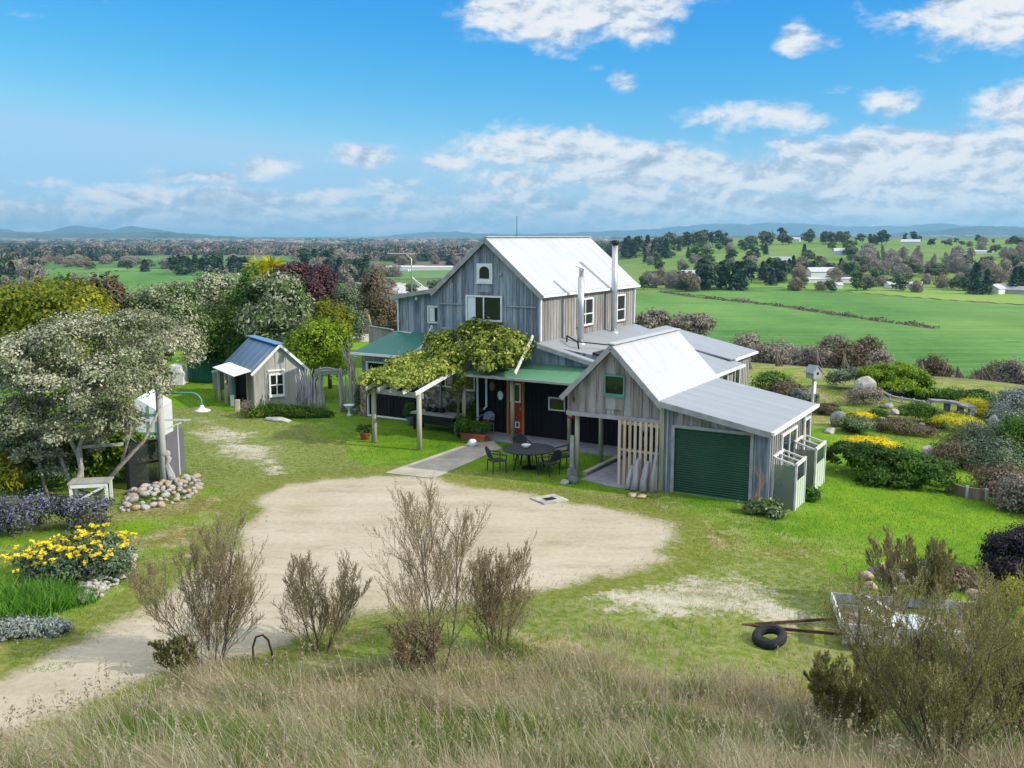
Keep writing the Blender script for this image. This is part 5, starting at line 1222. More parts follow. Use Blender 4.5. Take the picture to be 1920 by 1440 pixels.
rs('hebe', 'white flowered shrub behind the tall boulder and birdhouse', 'shrub', (1578, 728), [(0, 18, 0, 28, 16, .8), (18, 26, 0, 16, 12, .6)], 2200, .09, 'sage', 95, bias=.15)
rs('brown_shrub', 'brown twiggy shrub round the white boulder', 'shrub', (1612, 756), [(0, 14, -.5, 32, 16, .7), (24, 14, 0, 20, 14, .6)], 2600, .07, 'brown', 96)
rs('heather_mound', 'dark purple brown heather by the garage roof corner', 'shrub', (1550, 776), [(0, 8, 0, 26, 10, .6)], 1700, .06, 'heather', 97, bias=-.25)
rs('flower_mound', 'small yellow flower mat among the rocks near the garage', 'plant', (1612, 784), [(0, 5, 0, 24, 6, .5)], 1500, .05, 'yellowfl', 98)
rs('hebe', 'grey green white edged shrub beside the two boulders', 'shrub', (1600, 812), [(0, 14, 0, 30, 16, .6)], 2600, .065, 'whitebush', 99, bias=-.05)
rs('heather_mound', 'wide brown and moss green heather mound on the lawn edge', 'shrub', (1690, 812), [(-16, 12, 0, 34, 14, .7), (26, 6, -.2, 36, 9, .6)], 3200, .06, 'heather', 100)
rs('green_shrub', 'fresh green rounded shrub before the curved garden rail', 'shrub', (1732, 792), [(-8, 22, 0, 26, 14, .7), (14, 10, -.2, 28, 13, .6)], 3200, .07, 'mid', 101)
rs('flower_mound', 'large yellow flowering mound in front of the dark bench', 'plant', (1797, 808), [(-12, 18, 0, 34, 14, .7), (16, 12, -.2, 26, 14, .6)], 4200, .055, 'yellowgreen', 102, bias=.3)
rs('flower_mound', 'yellow flowering mound right of the dark bench', 'plant', (1832, 778), [(-4, 14, 0, 32, 14, .7), (14, 8, -.2, 22, 10, .6)], 3200, .055, 'yellowgreen', 103, bias=.3)
rs('low_hedge', 'low dark hedge behind the dark bench', 'hedge', (1790, 752), [(-60, 12, 0, 36, 12, .7), (0, 10, 0, 46, 11, .7), (46, 8, 0, 26, 12, .6)], 4200, .09, 'mid', 104, bias=-.15)
rs('hedge_mound', 'large dark green spreading shrub on the lawn right of the garage', 'shrub', (1672, 905), [(-70, 40, 1.1, 34, 22, .7), (-30, 36, .7, 46, 30, .9), (20, 26, .2, 54, 34, 1.0), (70, 18, -.2, 42, 30, .9), (-10, 12, -.2, 60, 20, .8)], 13000, .075, 'mid', 105, cs=.16, clump=36, inner=.8, bias=-.2, aspect=2.2)
rs('flower_mound', 'flat yellow flowering carpet on top of the dark spreading shrub', 'plant', (1622, 842), [(0, 12, 0, 48, 9, .7), (26, 7, 0, 34, 8, .6)], 4200, .055, 'yellowfl', 106)
lab = ['green and straw scrub bush at the right edge above the retaining boards', 'pale scrub bush between the boulder and the right edge', 'low dry scrub bush below the grey rock at right', 'dense green scrub bush at the far right edge', 'straggly scrub bush right of the retaining boards', 'brown scrub bush at the right edge above the purple shrub']
for i, (x, y, hw, hh, mt, n) in enumerate(((1850, 880, 50, 36, 'sage', 4200), (1790, 868, 40, 24, 'heather', 3000), (1830, 830, 45, 24, 'sage', 3000), (1905, 850, 40, 42, 'mid', 4000), (1880, 925, 45, 30, 'heather', 3600), (1915, 960, 40, 40, 'brown', 3600))):
    rs('scrub_bush', lab[i], 'shrub', (x, y), [(0, hh * .6, 0, hw, hh, .9), (hw * .4, hh * .3, -.4, hw * .7, hh * .7, .8)], n, .07, mt, 110 + i, cs=.3, aspect=2)
rs('silver_bush', 'silver grey sprawling shrub at the right edge beyond the grey rock', 'shrub', (1900, 790), [(0, 24, 0, 40, 30, 1.0), (-16, 10, -.3, 36, 20, .8), (20, 34, .3, 30, 24, .8)], 5200, .08, 'silver', 117, bias=-.1)
rs('purple_shrub', 'dark purple black shrub at the right edge above the golden bush', 'shrub', (1895, 1092), [(0, 50, 0, 52, 44, .7), (-20, 24, -.2, 40, 26, .6), (30, 60, .2, 40, 44, .7)], 8000, .045, 'purpleblack', 118, aspect=3)
rs('golden_shrub', 'golden yellow rounded bush at the right edge below the purple shrub', 'shrub', (1903, 1152), [(0, 32, 0, 30, 32, .45), (14, 24, 0, 26, 26, .4)], 4500, .04, 'yellowgreen', 119, aspect=2)
def rock(label, px, rx, h, mat, seed, name='boulder', group=None, ry=.8):
    p = GT(*px); k = p.y / F_PX; mb = MB(); mb.rock((0, 0, h * k * .35), (rx * k, rx * k * ry, h * k * .65), seed, 3, .25)
    return tag(obj(name, mb, M[mat], None, False, p), label, 'boulder' if name == 'boulder' else 'rock', group)
rock('large white boulder in front of the bright dome shrub', (1622, 742), 24, 38, 'stone', 1)
rock('grey boulder near the garage corner, left of the pair', (1572, 800), 20, 30, 'stonedark', 2)
rock('pale rounded boulder right of the pair near the garage', (1607, 802), 17, 20, 'stone', 3)
rock('dark grey upright rock right of the yellow mounds', (1864, 806), 17, 30, 'stonedark', 4)
rock('pale boulder on the lawn above the spreading shrub', (1742, 856), 18, 24, 'stone', 5)
rock('small dark boulder at the lawn end of the yellow carpet', (1572, 838), 11, 12, 'stonedark', 6)
rock('small pale boulder right of the lawn boulder', (1775, 842), 10, 12, 'stone', 7)
rock('low slate slab between heather and boulders', (1655, 802), 22, 12, 'stonedark', 8)
rock('flat pale rock at the foot of the garage wall corner', (1556, 812), 14, 10, 'stone', 9)
rock('white rock beyond the small garden path', (1660, 765), 14, 8, 'stonedark', 10)
rock('small pale rock among plants left of the green shrub', (1678, 778), 11, 12, 'stone', 12)
# birdhouse
p = GT(1523, 762); t = thing('birdhouse', 'grey pitched birdhouse on a tall post behind the garage', 'birdhouse', p, .5)
k = p.y / F_PX; hz_ = (762 - 708) * k
mb = MB(); mb.tube([(0, 0, -.1), (0, 0, hz_)], .07, 8); obj('post', mb, M['greypost'], t)
mb = MB(); mb.prism([(-.26, -.25, hz_), (.26, -.25, hz_), (.26, -.25, hz_ + .32), (0, -.25, hz_ + .58), (-.26, -.25, hz_ + .32)], (0, .5, 0)); obj('box', mb, M['trim'], t)
mb = MB()
for s in (-1, 1): mb.beam((s * .34, .02, hz_ + .28), (0, .02, hz_ + .63), .62, .035, (s, 0, 1))
obj('roof', mb, M['roofgrey'], t)
mb = MB(); mb.prism([(-.05, -.085, hz_ - .75), (.12, -.085, hz_ - .75), (.12, -.085, hz_ - .1), (-.05, -.085, hz_ - .1)], (0, .02, 0)); obj('plate', mb, WHITE, t)
mb = MB(); mb.prism([(.08 * math.cos(a), -.253, hz_ + .26 + .08 * math.sin(a)) for a in np.linspace(0, 6.28, 13)[:-1]], (0, -.004, 0)); obj('entrance', mb, M['dark'], t)
# curved rail
t = thing('curved_fence', 'low curved weathered garden rail before the bright dome shrub', 'fence')
pts = [GT(x, y) for x, y in ((1653, 748), (1668, 758), (1690, 763), (1712, 766), (1730, 770), (1746, 776))]
mb = MB(); mb.tube([q + V((0, 0, .42)) for q in pts], .05, 6); mb.tube([q + V((0, 0, .2)) for q in pts], .035, 6); obj('rail', mb, M['driftwood'], t, True)
for q in pts: mb = MB(); mb.tube([q, q + V((0, 0, .5))], .05, 6); obj('post', mb, M['greypost'], t)
t = thing('garden_bench', 'long dark slab bench ending the curved rail', 'bench')
pts = [GT(x, y) for x, y in ((1742, 770), (1775, 772), (1800, 776), (1820, 784))]
mb = MB()
for i in range(3):
    a, b = pts[i] + V((0, 0, .5)), pts[i + 1] + V((0, 0, .5)); mb.beam(a, b + (b - a) * .03, .55, .1)
obj('seat', mb, M['stonedark'], t)
for q in pts: mb = MB(); mb.beam(q, q + V((0, 0, .45)), .3, .2); obj('leg', mb, M['stonedark'], t)
t = thing('retaining_boards', 'dark timber retaining boards at the lawn edge on the right', 'wall')
mb = MB(); a, b, c_ = GT(1775, 922), GT(1812, 934), GT(1848, 940)
mb.beam(a + V((0, 0, .16)), b + V((0, 0, .18)), .06, .36); mb.beam(b + V((0, 0, .18)), c_ + V((0, 0, .2)), .06, .38); obj('boards', mb, M['brownwood'], t)
for q in (a, b, c_): mb = MB(); mb.beam(q - V((0, 0, .1)), q + V((0, 0, .42)), .09, .09); obj('post', mb, M['trim'], t)
rg = random.Random(15)
for i in range(34):
    x, y = rg.uniform(1440, 1900), rg.uniform(742, 812)
    if x - 1440 < (y - 742) * 1.5 or (1735 < x < 1830 and 760 < y < 785): continue
    mt = rg.choice(['mid', 'sage', 'heather', 'green', 'whitebush', 'broom', 'mid']); w = rg.uniform(9, 20)
    rs('ground_cover', 'low tufted garden plant among the rocks of the right hand garden', 'plant', (x, y), [(0, w * .3, 0, w, w * .42, .32), (w * .5, w * .2, .1, w * .6, w * .3, .25)], 750, .06, mt, 700 + i, 'low plants of the rock garden', aspect=2.2, cs=.3)
for i in range(15):
    x, y = rg.uniform(1545, 1880), rg.uniform(752, 815)
    rock('small grey rock set among the plants of the right hand garden', (x, y), rg.uniform(5, 11), rg.uniform(6, 13), rg.choice(['stone', 'stonedark', 'stonegrey']), 60 + i, 'garden_rock', 'small rocks of the right hand garden')
# cold frames on the garage side wall
def coldframe(u0, u1, label):
    z0 = -.25; t = thing('cold_frame', label, 'cold frame', HW(u0, -10.6, z0), RZ, 'cold frames on the garage side wall')
    L_ = u1 - u0; D = -.68
    mb = MB(); mb.box(0, L_, D - .025, D, .02, 1.0)
    for i in range(1, 4): mb.box(L_ * i / 4 - .01, L_ * i / 4 + .01, D - .04, D - .026, .02, 1.0)
    obj('front_board', mb, M['palegreen'], t)
    for x in (-.02, L_): mb = MB(); mb.box(x, x + .02, D, .02, .0, 1.5); obj('side_sheet', mb, M['polyc'], t)
    mb = MB()
    for x in (-.03, L_ - .02): mb.box(x, x + .06, D - .05, D + .01, 0, 1.55); mb.box(x, x + .06, -.03, .03, 0, 1.72); mb.beam((x + .03, D, 1.53), (x + .03, 0, 1.72), .05, .05)
    mb.beam((-.03, D - .02, 1.55), (L_ + .04, D - .02, 1.55), .06, .1); mb.beam((-.03, 0, 1.72), (L_ + .04, 0, 1.72), .06, .08); mb.beam((L_ * .5, D, 1.55), (L_ * .5, 0, 1.72), .04, .04)
    obj('frame', mb, M['plank'], t)
    mb = MB(); mb.box(.02, L_ - .02, D + .03, -.03, 0, .75); obj('soil', mb, M['rust'], t)
    mb = MB(); mb.box(-.05, L_ + .1, D - .14, D - .045, -.05, .1); obj('sill', mb, M['concrete'], t)
    link('seedlings', crown_mesh('seedlings', [(L_ / 2, D / 2, .85, L_ * .4, .25, .25)], 500, .06, L['mid'], 5), t)
coldframe(-4.55, -3.45, 'pale green cold frame at the garage front corner, open topped'); coldframe(-2.05, -.75, 'pale green cold frame by the garage window, with orange flowers')
for (x, y, hw, hh, n, lb) in ((1432, 965, 36, 20, 1700, 'white edged leafy plants at the garage front corner'), (1512, 935, 22, 16, 1300, 'low green plants between the two cold frames')):
    rs('leafy_plant', lb, 'plant', (x, y), [(0, hh * .5, 0, hw, hh * .8, .35), (hw * .5, hh * .3, -.15, hw * .6, hh * .5, .3)], n, .09, 'whitebush' if x < 1500 else 'mid', 131 + x, bias=-.12)
mb = MB(); rd = random.Random(3)
for i in range(4): mb.tube([(0, 0, 0), (rd.uniform(-.1, .1), 0, .5), (rd.uniform(-.25, .25), 0, 1.1), (rd.uniform(-.4, .1), 0, 1.5)], [.012, .01, .007, .004], 4)
tag(obj('bare_canes', mb, M['orange'], None, False, GT(1420, 962)), 'thin bare orange canes against the garage corner', 'plant')
# driftwood and flat stones at the slat screen
rd = random.Random(12)
dl_ = ['grey driftwood log leaning on the slat screen, leftmost', 'grey driftwood log leaning on the slat screen, second from left', 'grey driftwood log leaning on the slat screen, third from left', 'tall thin driftwood piece leaning right of the slat screen']
for i, (v, h, r_) in enumerate(((-6.1, .75, .09), (-6.33, 1.0, .12), (-6.66, .95, .12), (-6.95, 1.5, .075))):
    mb = MB(); mb.tube([(0, 0, 0), (rd.uniform(-.05, .05), .1, h * .35), (rd.uniform(-.05, .05), .2, h * .7), (.02, .3, h)], [r_ * 1.2, r_ * .9, r_, r_ * .35], 7); q = HW(-5.28, v); o = obj('driftwood_log', mb, M['driftwood'], None, True, q); o.rotation_euler.z = RZ - 1.57; tag(o, dl_[i], 'driftwood', 'driftwood leaning on the screen')
for x, y, lb in ((1186, 930, 'flat tan stone at the foot of the slat screen, left one'), (1203, 933, 'flat grey stone at the foot of the driftwood, right one')):
    rock(lb, (x, y), 13, 6, 'stonetan', x, 'flat_rock')
mb = MB(); mb.tube([(0, 0, 0), (.02, 0, .3), (-.03, 0, .5)], [.2, .17, .12], 8); mb.rock((.05, -.08, .12), (.2, .18, .2), 3); tag(obj('tree_stump', mb, M['stonedark'], None, True, GT(1072, 905)), 'dark stump ornament at the foot of the front carport post', 'stump')
rock('small white rock beside the dark stump by the carport', (1058, 908), 10, 10, 'stone', 44, 'white_rock')
lathe_thing('hanging_pot', HW(-1.6, -5.2, 1.15), [(.02, .3), (.03, .25), (.14, .2), (.17, .1), (.1, 0)], WHITE, 'white round pot seen in the carport shade', 'pot')
shrub('carport_plant', 'red flowered pot plant in the carport shade', 'plant', HW(-1.6, -5.5, 0), [(0, 0, .5, .45, .4, .5)], 900, .07, L['green'], 46)
mb = MB(); mb.tube([(0, 0, 0), (0, 0, .95)], .1, 8); tag(obj('bollard', mb, M['greypost'], None, True, HW(-1.6, -5.2, 0.03)), 'grey stump under the white pot in the carport', 'stump')
# drain cover
t = thing('drain_cover', 'square concrete drain surround with a dark grate on the drive', 'drain', GT(1030, 938) , .55)
mb = MB()
for a, b, c_, d_ in ((-.45, .45, -.4, -.17), (-.45, .45, .17, .4), (-.45, -.2, -.17, .17), (.2, .45, -.17, .17)): mb.box(a, b, c_, d_, 0, .05)
obj('surround', mb, M['stone'], t)
mb = MB(); mb.box(-.2, .2, -.17, .17, -.02, .02)
for i in range(6): mb.box(-.2, .2, -.16 + i * .06, -.13 + i * .06, .02, .035)
obj('grate', mb, M['dark'], t)
# ------------------------------------------------------------------ foreground bank
ts = [('bare_shrub', 'leafless upright brown shrub at the drive edge, leftmost of the foreground ones', (402, 1250), 2.5, .50, 6, 201, 'twigleaf', 3, .95),
      ('bare_shrub', 'small leafless brown shrub between the leftmost and the tallest foreground shrubs', (602, 1222), 1.7, .42, 5, 202, 'twigleaf', 3, .85),
      ('bare_shrub', 'tallest thin foreground shrub, forked dark stems against the gravel drive', (822, 1262), 3.25, .30, 3, 203, 'twigleaf', 3, 1.0),
      ('bare_shrub', 'soft olive brown shrub close to the right of the tallest foreground shrub', (935, 1222), 1.9, .34, 7, 204, 'twigleaf', 3, .85),
      ('manuka_bush', 'large dense olive bush filling the bottom right corner', (1775, 1440), 2.75, .75, 9, 205, 'olivetwig', 4, .85),
      ('manuka_bush', 'grey olive bush left of the large bottom right bush, before the cart', (1590, 1370), 1.25, .85, 8, 206, 'olivetwig', 5, 1.0),
      ('manuka_bush', 'olive bush at the right edge beside the large bottom right bush', (1905, 1400), 1.7, .6, 7, 207, 'olivetwig', 5, 1.0),
      ('manuka_bush', 'thin bush with tall tips behind the old cart', (1735, 1145), 1.5, .4, 5, 208, 'olivetwig', 6, .9),
      ('manuka_bush', 'thin sparse bush behind the rubble heap left of the tall tipped bush', (1668, 1120), 1.3, .25, 3, 209, 'twigleaf', 5, .8),
      ('bare_shrub', 'low tangled brown shrub round the foot of the tallest foreground shrub', (775, 1262), .9, .7, 6, 210, 'twigleaf', 4, .8),
      ('bare_shrub', 'small dark leafy sucker at the foot of the leftmost foreground shrub', (345, 1262), .75, .5, 4, 211, 'olivetwig', 9, .8)]
for nm, lb, px, h, spd, stm, sd, mt, nl, dn in ts:
    twig_shrub(nm, lb, GT(*px), h, spd, stm, sd, L[mt], nl, 0, 'shrubs on the foreground bank', dn, lsz=.021)
# standing dry grass
r = np.random.default_rng(301)
n = 350000
x = r.uniform(-11.5, 11.5, n); y = r.uniform(8.3, 20.6, n)
be = bank_edge(x); cl = .5 + .5 * np.sin(x * 1.9 + 1.3 * np.sin(y * 1.7)) * np.sin(y * 2.3 + 1.1 * np.sin(x * 1.3 + 2))
tall = sm(-1.3, 1.6, be - y + 1.6 * (cl - .5) + .6 * np.maximum(0, wob(x, y, 1.1)) + .5 * r.normal(size=n) * .5)
tall = np.maximum(tall, .30 * sm(-3.6, -.9, be - y) * sm(-.2, .9, wob(x, y, .9) + .5 * wob(x, y, .35)) * (pip(DRIVE, x, y) < -.2))
keep = (np.abs(x) < y * .60 + .6) & (r.uniform(0, 1, n) < tall * (.18 + .82 * cl ** 1.4) * np.clip(1.5 - (be - y) * .05, .6, 1.2))
x, y, cl, tall = x[keep], y[keep], cl[keep], tall[keep]; n = len(x)
P = np.stack([x, y, ter(x, y) - .02], 1)
big = np.sin(x * .8 + 2.1) * np.sin(y * 1.1 + .6 * x) + .35 * r.normal(size=n)
green = big > .22
hg = (.20 + .50 * r.beta(1.6, 2.6, n)) * (.45 + .55 * tall) * (.75 + .45 * cl)
lb_ = -.28 + .30 * sm(-5, 6, x) + .30 * np.sin(x * 2.7 + 1.5 * np.sin(y * 2.1)) * np.sin(y * 3.1 + x)
lby = -.05 + .35 * np.sin(x * 3.3 + y * 1.9 + 2) * np.sin(y * 2.6 - x * .8)
def grass(name, sel, mat, seed, wd, k):
    rr_ = np.random.default_rng(seed)
    Q, idx = blades(P[sel], hg[sel] * k, wd * rr_.uniform(.6, 1.4, sel.sum()), .42, rr_, (lb_[sel], lby[sel]), .6, 3)
    o = link(name, quads_mesh(name, Q, np.clip(rr_.beta(2, 2, sel.sum())[idx], 0, 1), mat)); tag(o, None, None, None, 'stuff')
grass('dry_grass', ~green, L['dry'], 302, .0075, 1.0)
grass('green_grass', green, L['grass'], 303, .010, .82)
# tall pale seed stalks
n2 = 2600; xs = r.uniform(-10, 10, n2); ys = r.uniform(8.5, 17.6, n2); ok = (ys < bank_edge(xs) - .2) & (np.abs(xs) < ys * .6)
xs, ys = xs[ok], ys[ok]; SP = np.stack([xs, ys, ter(xs, ys)], 1); hs = r.uniform(.6, 1.05, len(xs))
Q, idx = blades(SP, hs, np.full(len(xs), .010), .42, r, (-.2, 0), .35, 4)
tag(link('grass_stalks', quads_mesh('grass_stalks', Q, .55 + .45 * r.uniform(0, 1, len(xs))[idx], L['dry'])), None, None, None, 'stuff')
tip = Q[-len(xs):, 2:4].mean(1); hp_ = np.repeat(tip, 6, 0) + r.normal(size=(len(tip) * 6, 3)) * np.array([.012, .012, .05])
tag(link('seed_heads', quads_mesh('seed_heads', leaf_arrays(hp_, unit(len(hp_), r) * np.array([1, 1, .3]), .022, r, 2.2), .2 + .4 * r.uniform(0, 1, len(hp_)), L['dry'])), None, None, None, 'stuff')
# green tussocks in the bank
n3 = 260; xs = r.uniform(-9.5, 9.5, n3); ys = r.uniform(8.8, 17.4, n3); ok = (ys < bank_edge(xs) - .5) & (np.abs(xs) < ys * .6); xs, ys = xs[ok], ys[ok]
k = 110; TP_ = np.repeat(np.stack([xs, ys, ter(xs, ys) - .03], 1), k, 0) + r.normal(size=(len(xs) * k, 3)) * np.array([.09, .09, 0])
Q, idx = blades(TP_, r.uniform(.2, .5, len(TP_)) * np.repeat(r.uniform(.7, 1.3, len(xs)), k), np.full(len(TP_), .012), .75, r, (-.1, 0), .8, 4)
tag(link('grass_tussocks', quads_mesh('grass_tussocks', Q, np.clip(np.repeat(r.uniform(.1, .75, len(xs)), k) + r.uniform(-.2, .3, len(TP_)), 0, 1)[idx], L['grass'])), None, None, None, 'stuff')
# lawn blades
n = 230000; y = 17 * (52 / 17) ** r.uniform(0, 1, n); x = r.uniform(-.56, .56, n) * y
D = pip(DRIVE, x, y); u_ = (x - O[0]) * AX[0] + (y - O[1]) * AX[1]; v_ = (x - O[0]) * BX[0] + (y - O[1]) * BX[1]
wl = np.maximum(sm(-.8, .8, pip(WORN_L, x, y)), sm(-.8, .8, pip(WORN_R, x, y)))
ok = ((D < -.2 + .45 * r.normal(size=n)) | (pip(STRIP, x, y) > -.1)) & (y > bank_edge(x) - .3) & ~((u_ > -5.0) & (u_ < 12) & (v_ > -10.7) & (v_ < -4.1)) & ~((u_ > -1.3) & (v_ < 9.6) & (v_ > -5)) & (pip(PATH, x, y) < -.05) & (r.uniform(0, 1, n) > wl * .6) & (r.uniform(0, 1, n) > .88 * sm(4.6, 1.0, y - bank_edge(x))) & (r.uniform(0, 1, n) > .55 * np.exp(-(((x + 9.5) / 4) ** 2 + ((y - 25.5) / 6) ** 2)))
x, y = x[ok], y[ok]; n = len(x); P2 = np.stack([x, y, ter(x, y) - .005], 1)
k = .5 + .5 * wob(x, y, 1.4) * .6
Q, idx = blades(P2, .055 * r.uniform(.5, 1.5, n) * (.7 + .6 * np.clip(k, 0, 1)), .014 * np.sqrt(y / 20), .6, r, (0, 0), .4, 2)
tag(link('lawn_grass', quads_mesh('lawn_grass', Q, np.clip(.35 * r.uniform(0, 1, n) + .5 * np.clip(.5 + .45 * wob(x, y, 3.3), 0, 1), 0, 1)[idx], L['lawn'])), None, None, None, 'stuff')
# white clover specks and stray stones stay in the lawn material; rusty hoop
q = GT(492, 1248); mb = MB(); mb.tube([(-.16, 0, -.1), (-.17, 0, .35), (-.1, 0, .56), (.03, 0, .6), (.13, 0, .5), (.18, .03, .25), (.2, .05, 0)], .022, 6)
tag(obj('iron_hoop', mb, M['rust'], None, True, q), 'rusty bent iron hoop standing in the dry grass', 'hoop')
# old cart
c0, c1 = GT(1583, 1222), GT(1800, 1252); ax = (c1 - c0); ax.z = 0; ax.normalize(); rz = math.atan2(ax.y, ax.x)
c0.z -= .02
ct = thing('farm_cart', 'old grey timber cart tray with a long drawbar, half hidden by bushes', 'cart', c0, rz)
Lc, Wc, Hc = 2.9, 1.75, .62
mb = MB()
for i in range(8): mb.box(0, Lc, .02 + i * Wc / 8, .02 + (i + .92) * Wc / 8, .26, .30)
obj('deck', mb, M['brownwood'], ct)
for y0 in (0, Wc):
    mb = MB(); mb.box(-.05, Lc, y0 - .02, y0 + .02, Hc - .2, Hc); obj('rail', mb, M['driftwood'], ct)
    mb = MB(); mb.box(-.05, Lc, y0 - .025, y0 + .025, .2, .36); obj('side_board', mb, M['driftwood'], ct)
for x0 in (-.02, Lc * .5, Lc - .05):
    for y0 in (.05, Wc - .06): mb = MB(); mb.box(x0, x0 + .06, y0 - .03, y0 + .03, .2, Hc + .04); obj('post', mb, M['trim'], ct)
mb = MB(); mb.box(-.07, -.03, -.02, Wc + .02, Hc - .2, Hc + .01); obj('end_board', mb, M['plank'], ct)
mb = MB(); mb.tube([(.03, Wc * .55, .3), (.0, Wc * .5, Hc + .02)], .02, 5); mb.tube([(.08, Wc * .6, .3), (.03, Wc * .55, Hc + .02)], .018, 5); obj('strap', mb, M['brownwood'], ct)
mb = MB(); mb.beam((0, .35, .24), (-1.75, .62, .16), .04, .06); mb.beam((0, 1.2, .24), (-1.75, .75, .16), .04, .06); mb.beam((-1.7, .68, .16), (-2.2, .68, .12), .1, .06); obj('drawbar', mb, M['rust'], ct)
for y0 in (-.18, Wc + .12):
    mb = MB(); i0 = len(mb.v); mb.tube([(1.5, y0, .26), (1.5, y0 + .14, .26)], .28, 16); wv = obj('wheel', mb, M['tyre'], ct)
    mb = MB(); mb.tube([(1.5, y0 - .01, .26), (1.5, y0 + .15, .26)], .15, 12); obj('rim', mb, M['rust'], wv)
cw = lambda x, y, z: V((c0.x + math.cos(rz) * x - math.sin(rz) * y, c0.y + math.sin(rz) * x + math.cos(rz) * y, c0.z + z))
for i, (a, b, w, m_, lb) in enumerate((((.55, 1.25, .55), (1.1, .35, .42), .16, 'plank', 'white plank lying across the cart tray'), ((.5, 1.5, .78), (1.35, .75, .5), .1, 'driftwood', 'grey thin board leaning over the white plank in the cart'), ((.25, .25, .34), (.85, .08, .34), .08, 'slat', 'short tan offcut on the near side of the cart tray'))):
    mb = MB(); mb.beam(cw(*a), cw(*b), w, .03); tag(obj('timber_board', mb, M[m_]), lb, 'board')
mb = MB(); mb.rock((0, 0, 0), (.5, .3, .13), 8, 3, .8); tag(obj('plastic_sheet', mb, M['ghouse'], None, False, cw(1.45, .75, .46)), 'crumpled clear plastic sheet in the middle of the cart', 'sheet')
mb = MB(); rd = random.Random(2)
for i in range(9): mb.rock((rd.uniform(-.4, .4), rd.uniform(-.12, .12), rd.uniform(0, .08)), (.1, .07, .06), i, 1)
tag(obj('yellow_netting', mb, M['yellow'], None, False, cw(1.45, .14, .36)), 'yellow netting bundle on the near side of the cart', 'netting')
mb = MB(); mb.lathe((0, 0, 0), [(.1, 0), (.13, .24), (.12, .24), (.1, .05)], 14); tag(obj('bucket', mb, WHITE, None, True, cw(2.15, .2, .3)), 'white bucket on the cart half hidden by the bush', 'bucket')
mb = MB(); q = GT(1442, 1208); R0, r0 = .27, .095
for i in range(24):
    for j in range(10):
        a, b = 6.283 * i / 24, 6.283 * j / 10; a2, b2 = 6.283 * (i + 1) / 24, 6.283 * (j + 1) / 10
        f = lambda a, b: V(((R0 + r0 * math.cos(b)) * math.cos(a), (R0 + r0 * math.cos(b)) * math.sin(a), r0 * 1.15 * math.sin(b)))
        mb.poly([f(a, b), f(a2, b), f(a2, b2), f(a, b2)])
o = obj('old_tyre', mb, M['tyre'], None, True, q + V((0, 0, .16))); o.rotation_euler = (.18, -.22, 0); tag(o, 'worn black tyre lying under the cart drawbar end', 'tyre')
stones([(1598, 1085), (1640, 1062), (1720, 1052), (1800, 1070), (1850, 1110), (1830, 1135), (1720, 1120), (1640, 1112)], 44, 'brown or tan rock in the rubble heap behind the cart', 'rubble rocks behind the cart', [M['stonetan'], M['stonedark'], M['stonegrey'], M['stonetan'], M['stonedark'], M['stonetan']], .1, .24, .3)
rs('dry_bush', 'withered straw coloured growth on the rubble heap behind the cart', 'shrub', (1760, 1100), [(0, 16, 0, 60, 24, .7), (50, 10, 0, 40, 22, .6), (-50, 8, 0, 40, 16, .6)], 5200, .045, 'heather', 141, aspect=4, cs=.3)

# ------------------------------------------------------------------ the far country
def far_template(name, kind, seed, mat):
    r = np.random.default_rng(seed)
    if kind == 'conifer':
        n = 620; z = r.uniform(.04, 1, n) ** .9; a = r.uniform(0, 6.283, n); w = .25 * (1 - z) ** .8 * (.75 + .5 * r.uniform(0, 1, n)) * (1 + .25 * np.sin(z * 38 + seed)) + .02
        rad = w * r.uniform(.55, 1, n); P = np.stack([rad * np.cos(a), rad * np.sin(a), z], 1); N = P * np.array([2, 2, 0]) + np.array([0, 0, .35]) + r.normal(size=P.shape) * .25; R = r.uniform(0, 1, n); s = .085
    elif kind == 'pine':
        bl = [(r.uniform(-.14, .14), r.uniform(-.14, .14), r.uniform(.35, .9), .17, .17, .13) for _ in range(9)]; P, N, R = crown_points(bl, 620, r, 10, .3, .4); s = .085
    elif kind == 'bare':
        n = 900; a = r.uniform(0, 6.283, n); z = r.beta(1.3, 1.5, n); w = .42 * np.sqrt(np.clip(1 - (1.75 * z - .75) ** 2, 0, 1)) * (.8 + .3 * np.sin(a * 3 + z * 9)) * r.uniform(0, 1, n) ** .4; P = np.stack([w * np.cos(a), w * np.sin(a), z], 1)
        N = unit(n, r); N[:, 2] *= .2; R = .5 * r.uniform(0, 1, n) + .5 * z; s = .05
    elif kind == 'poplar':
        n = 520; a = r.uniform(0, 6.283, n); z = r.beta(1.6, 1.5, n); w = .10 * np.sin(np.clip(z, .05, 1) * 2.8) ** .7 * np.sqrt(r.uniform(0, 1, n)); P = np.stack([w * np.cos(a), w * np.sin(a), .05 + z * .95], 1)
        N = unit(n, r); N[:, 2] *= .1; R = r.uniform(0, 1, n); s = .035
    else:
        bl = [(r.uniform(-.22, .22), r.uniform(-.22, .22), r.uniform(.2, .78), .24, .24, .2) for _ in range(9)]; P, N, R = crown_points(bl, 700, r, 12, .28, .4); s = .085
    Q = leaf_arrays(P, N, s, r, 1.7 if kind not in ('bare', 'poplar') else 2.6)
    tq = []
    for a in (0, 1.57): c, sn = .018 * math.cos(a), .018 * math.sin(a); tq.append([[-c, -sn, -.05], [c, sn, -.05], [c * .4, sn * .4, .88], [-c * .4, -sn * .4, .88]])
    return quads_mesh(name, np.concatenate([Q, np.array(tq)]), np.concatenate([R, [0, 0]]), mat)
TP = {}
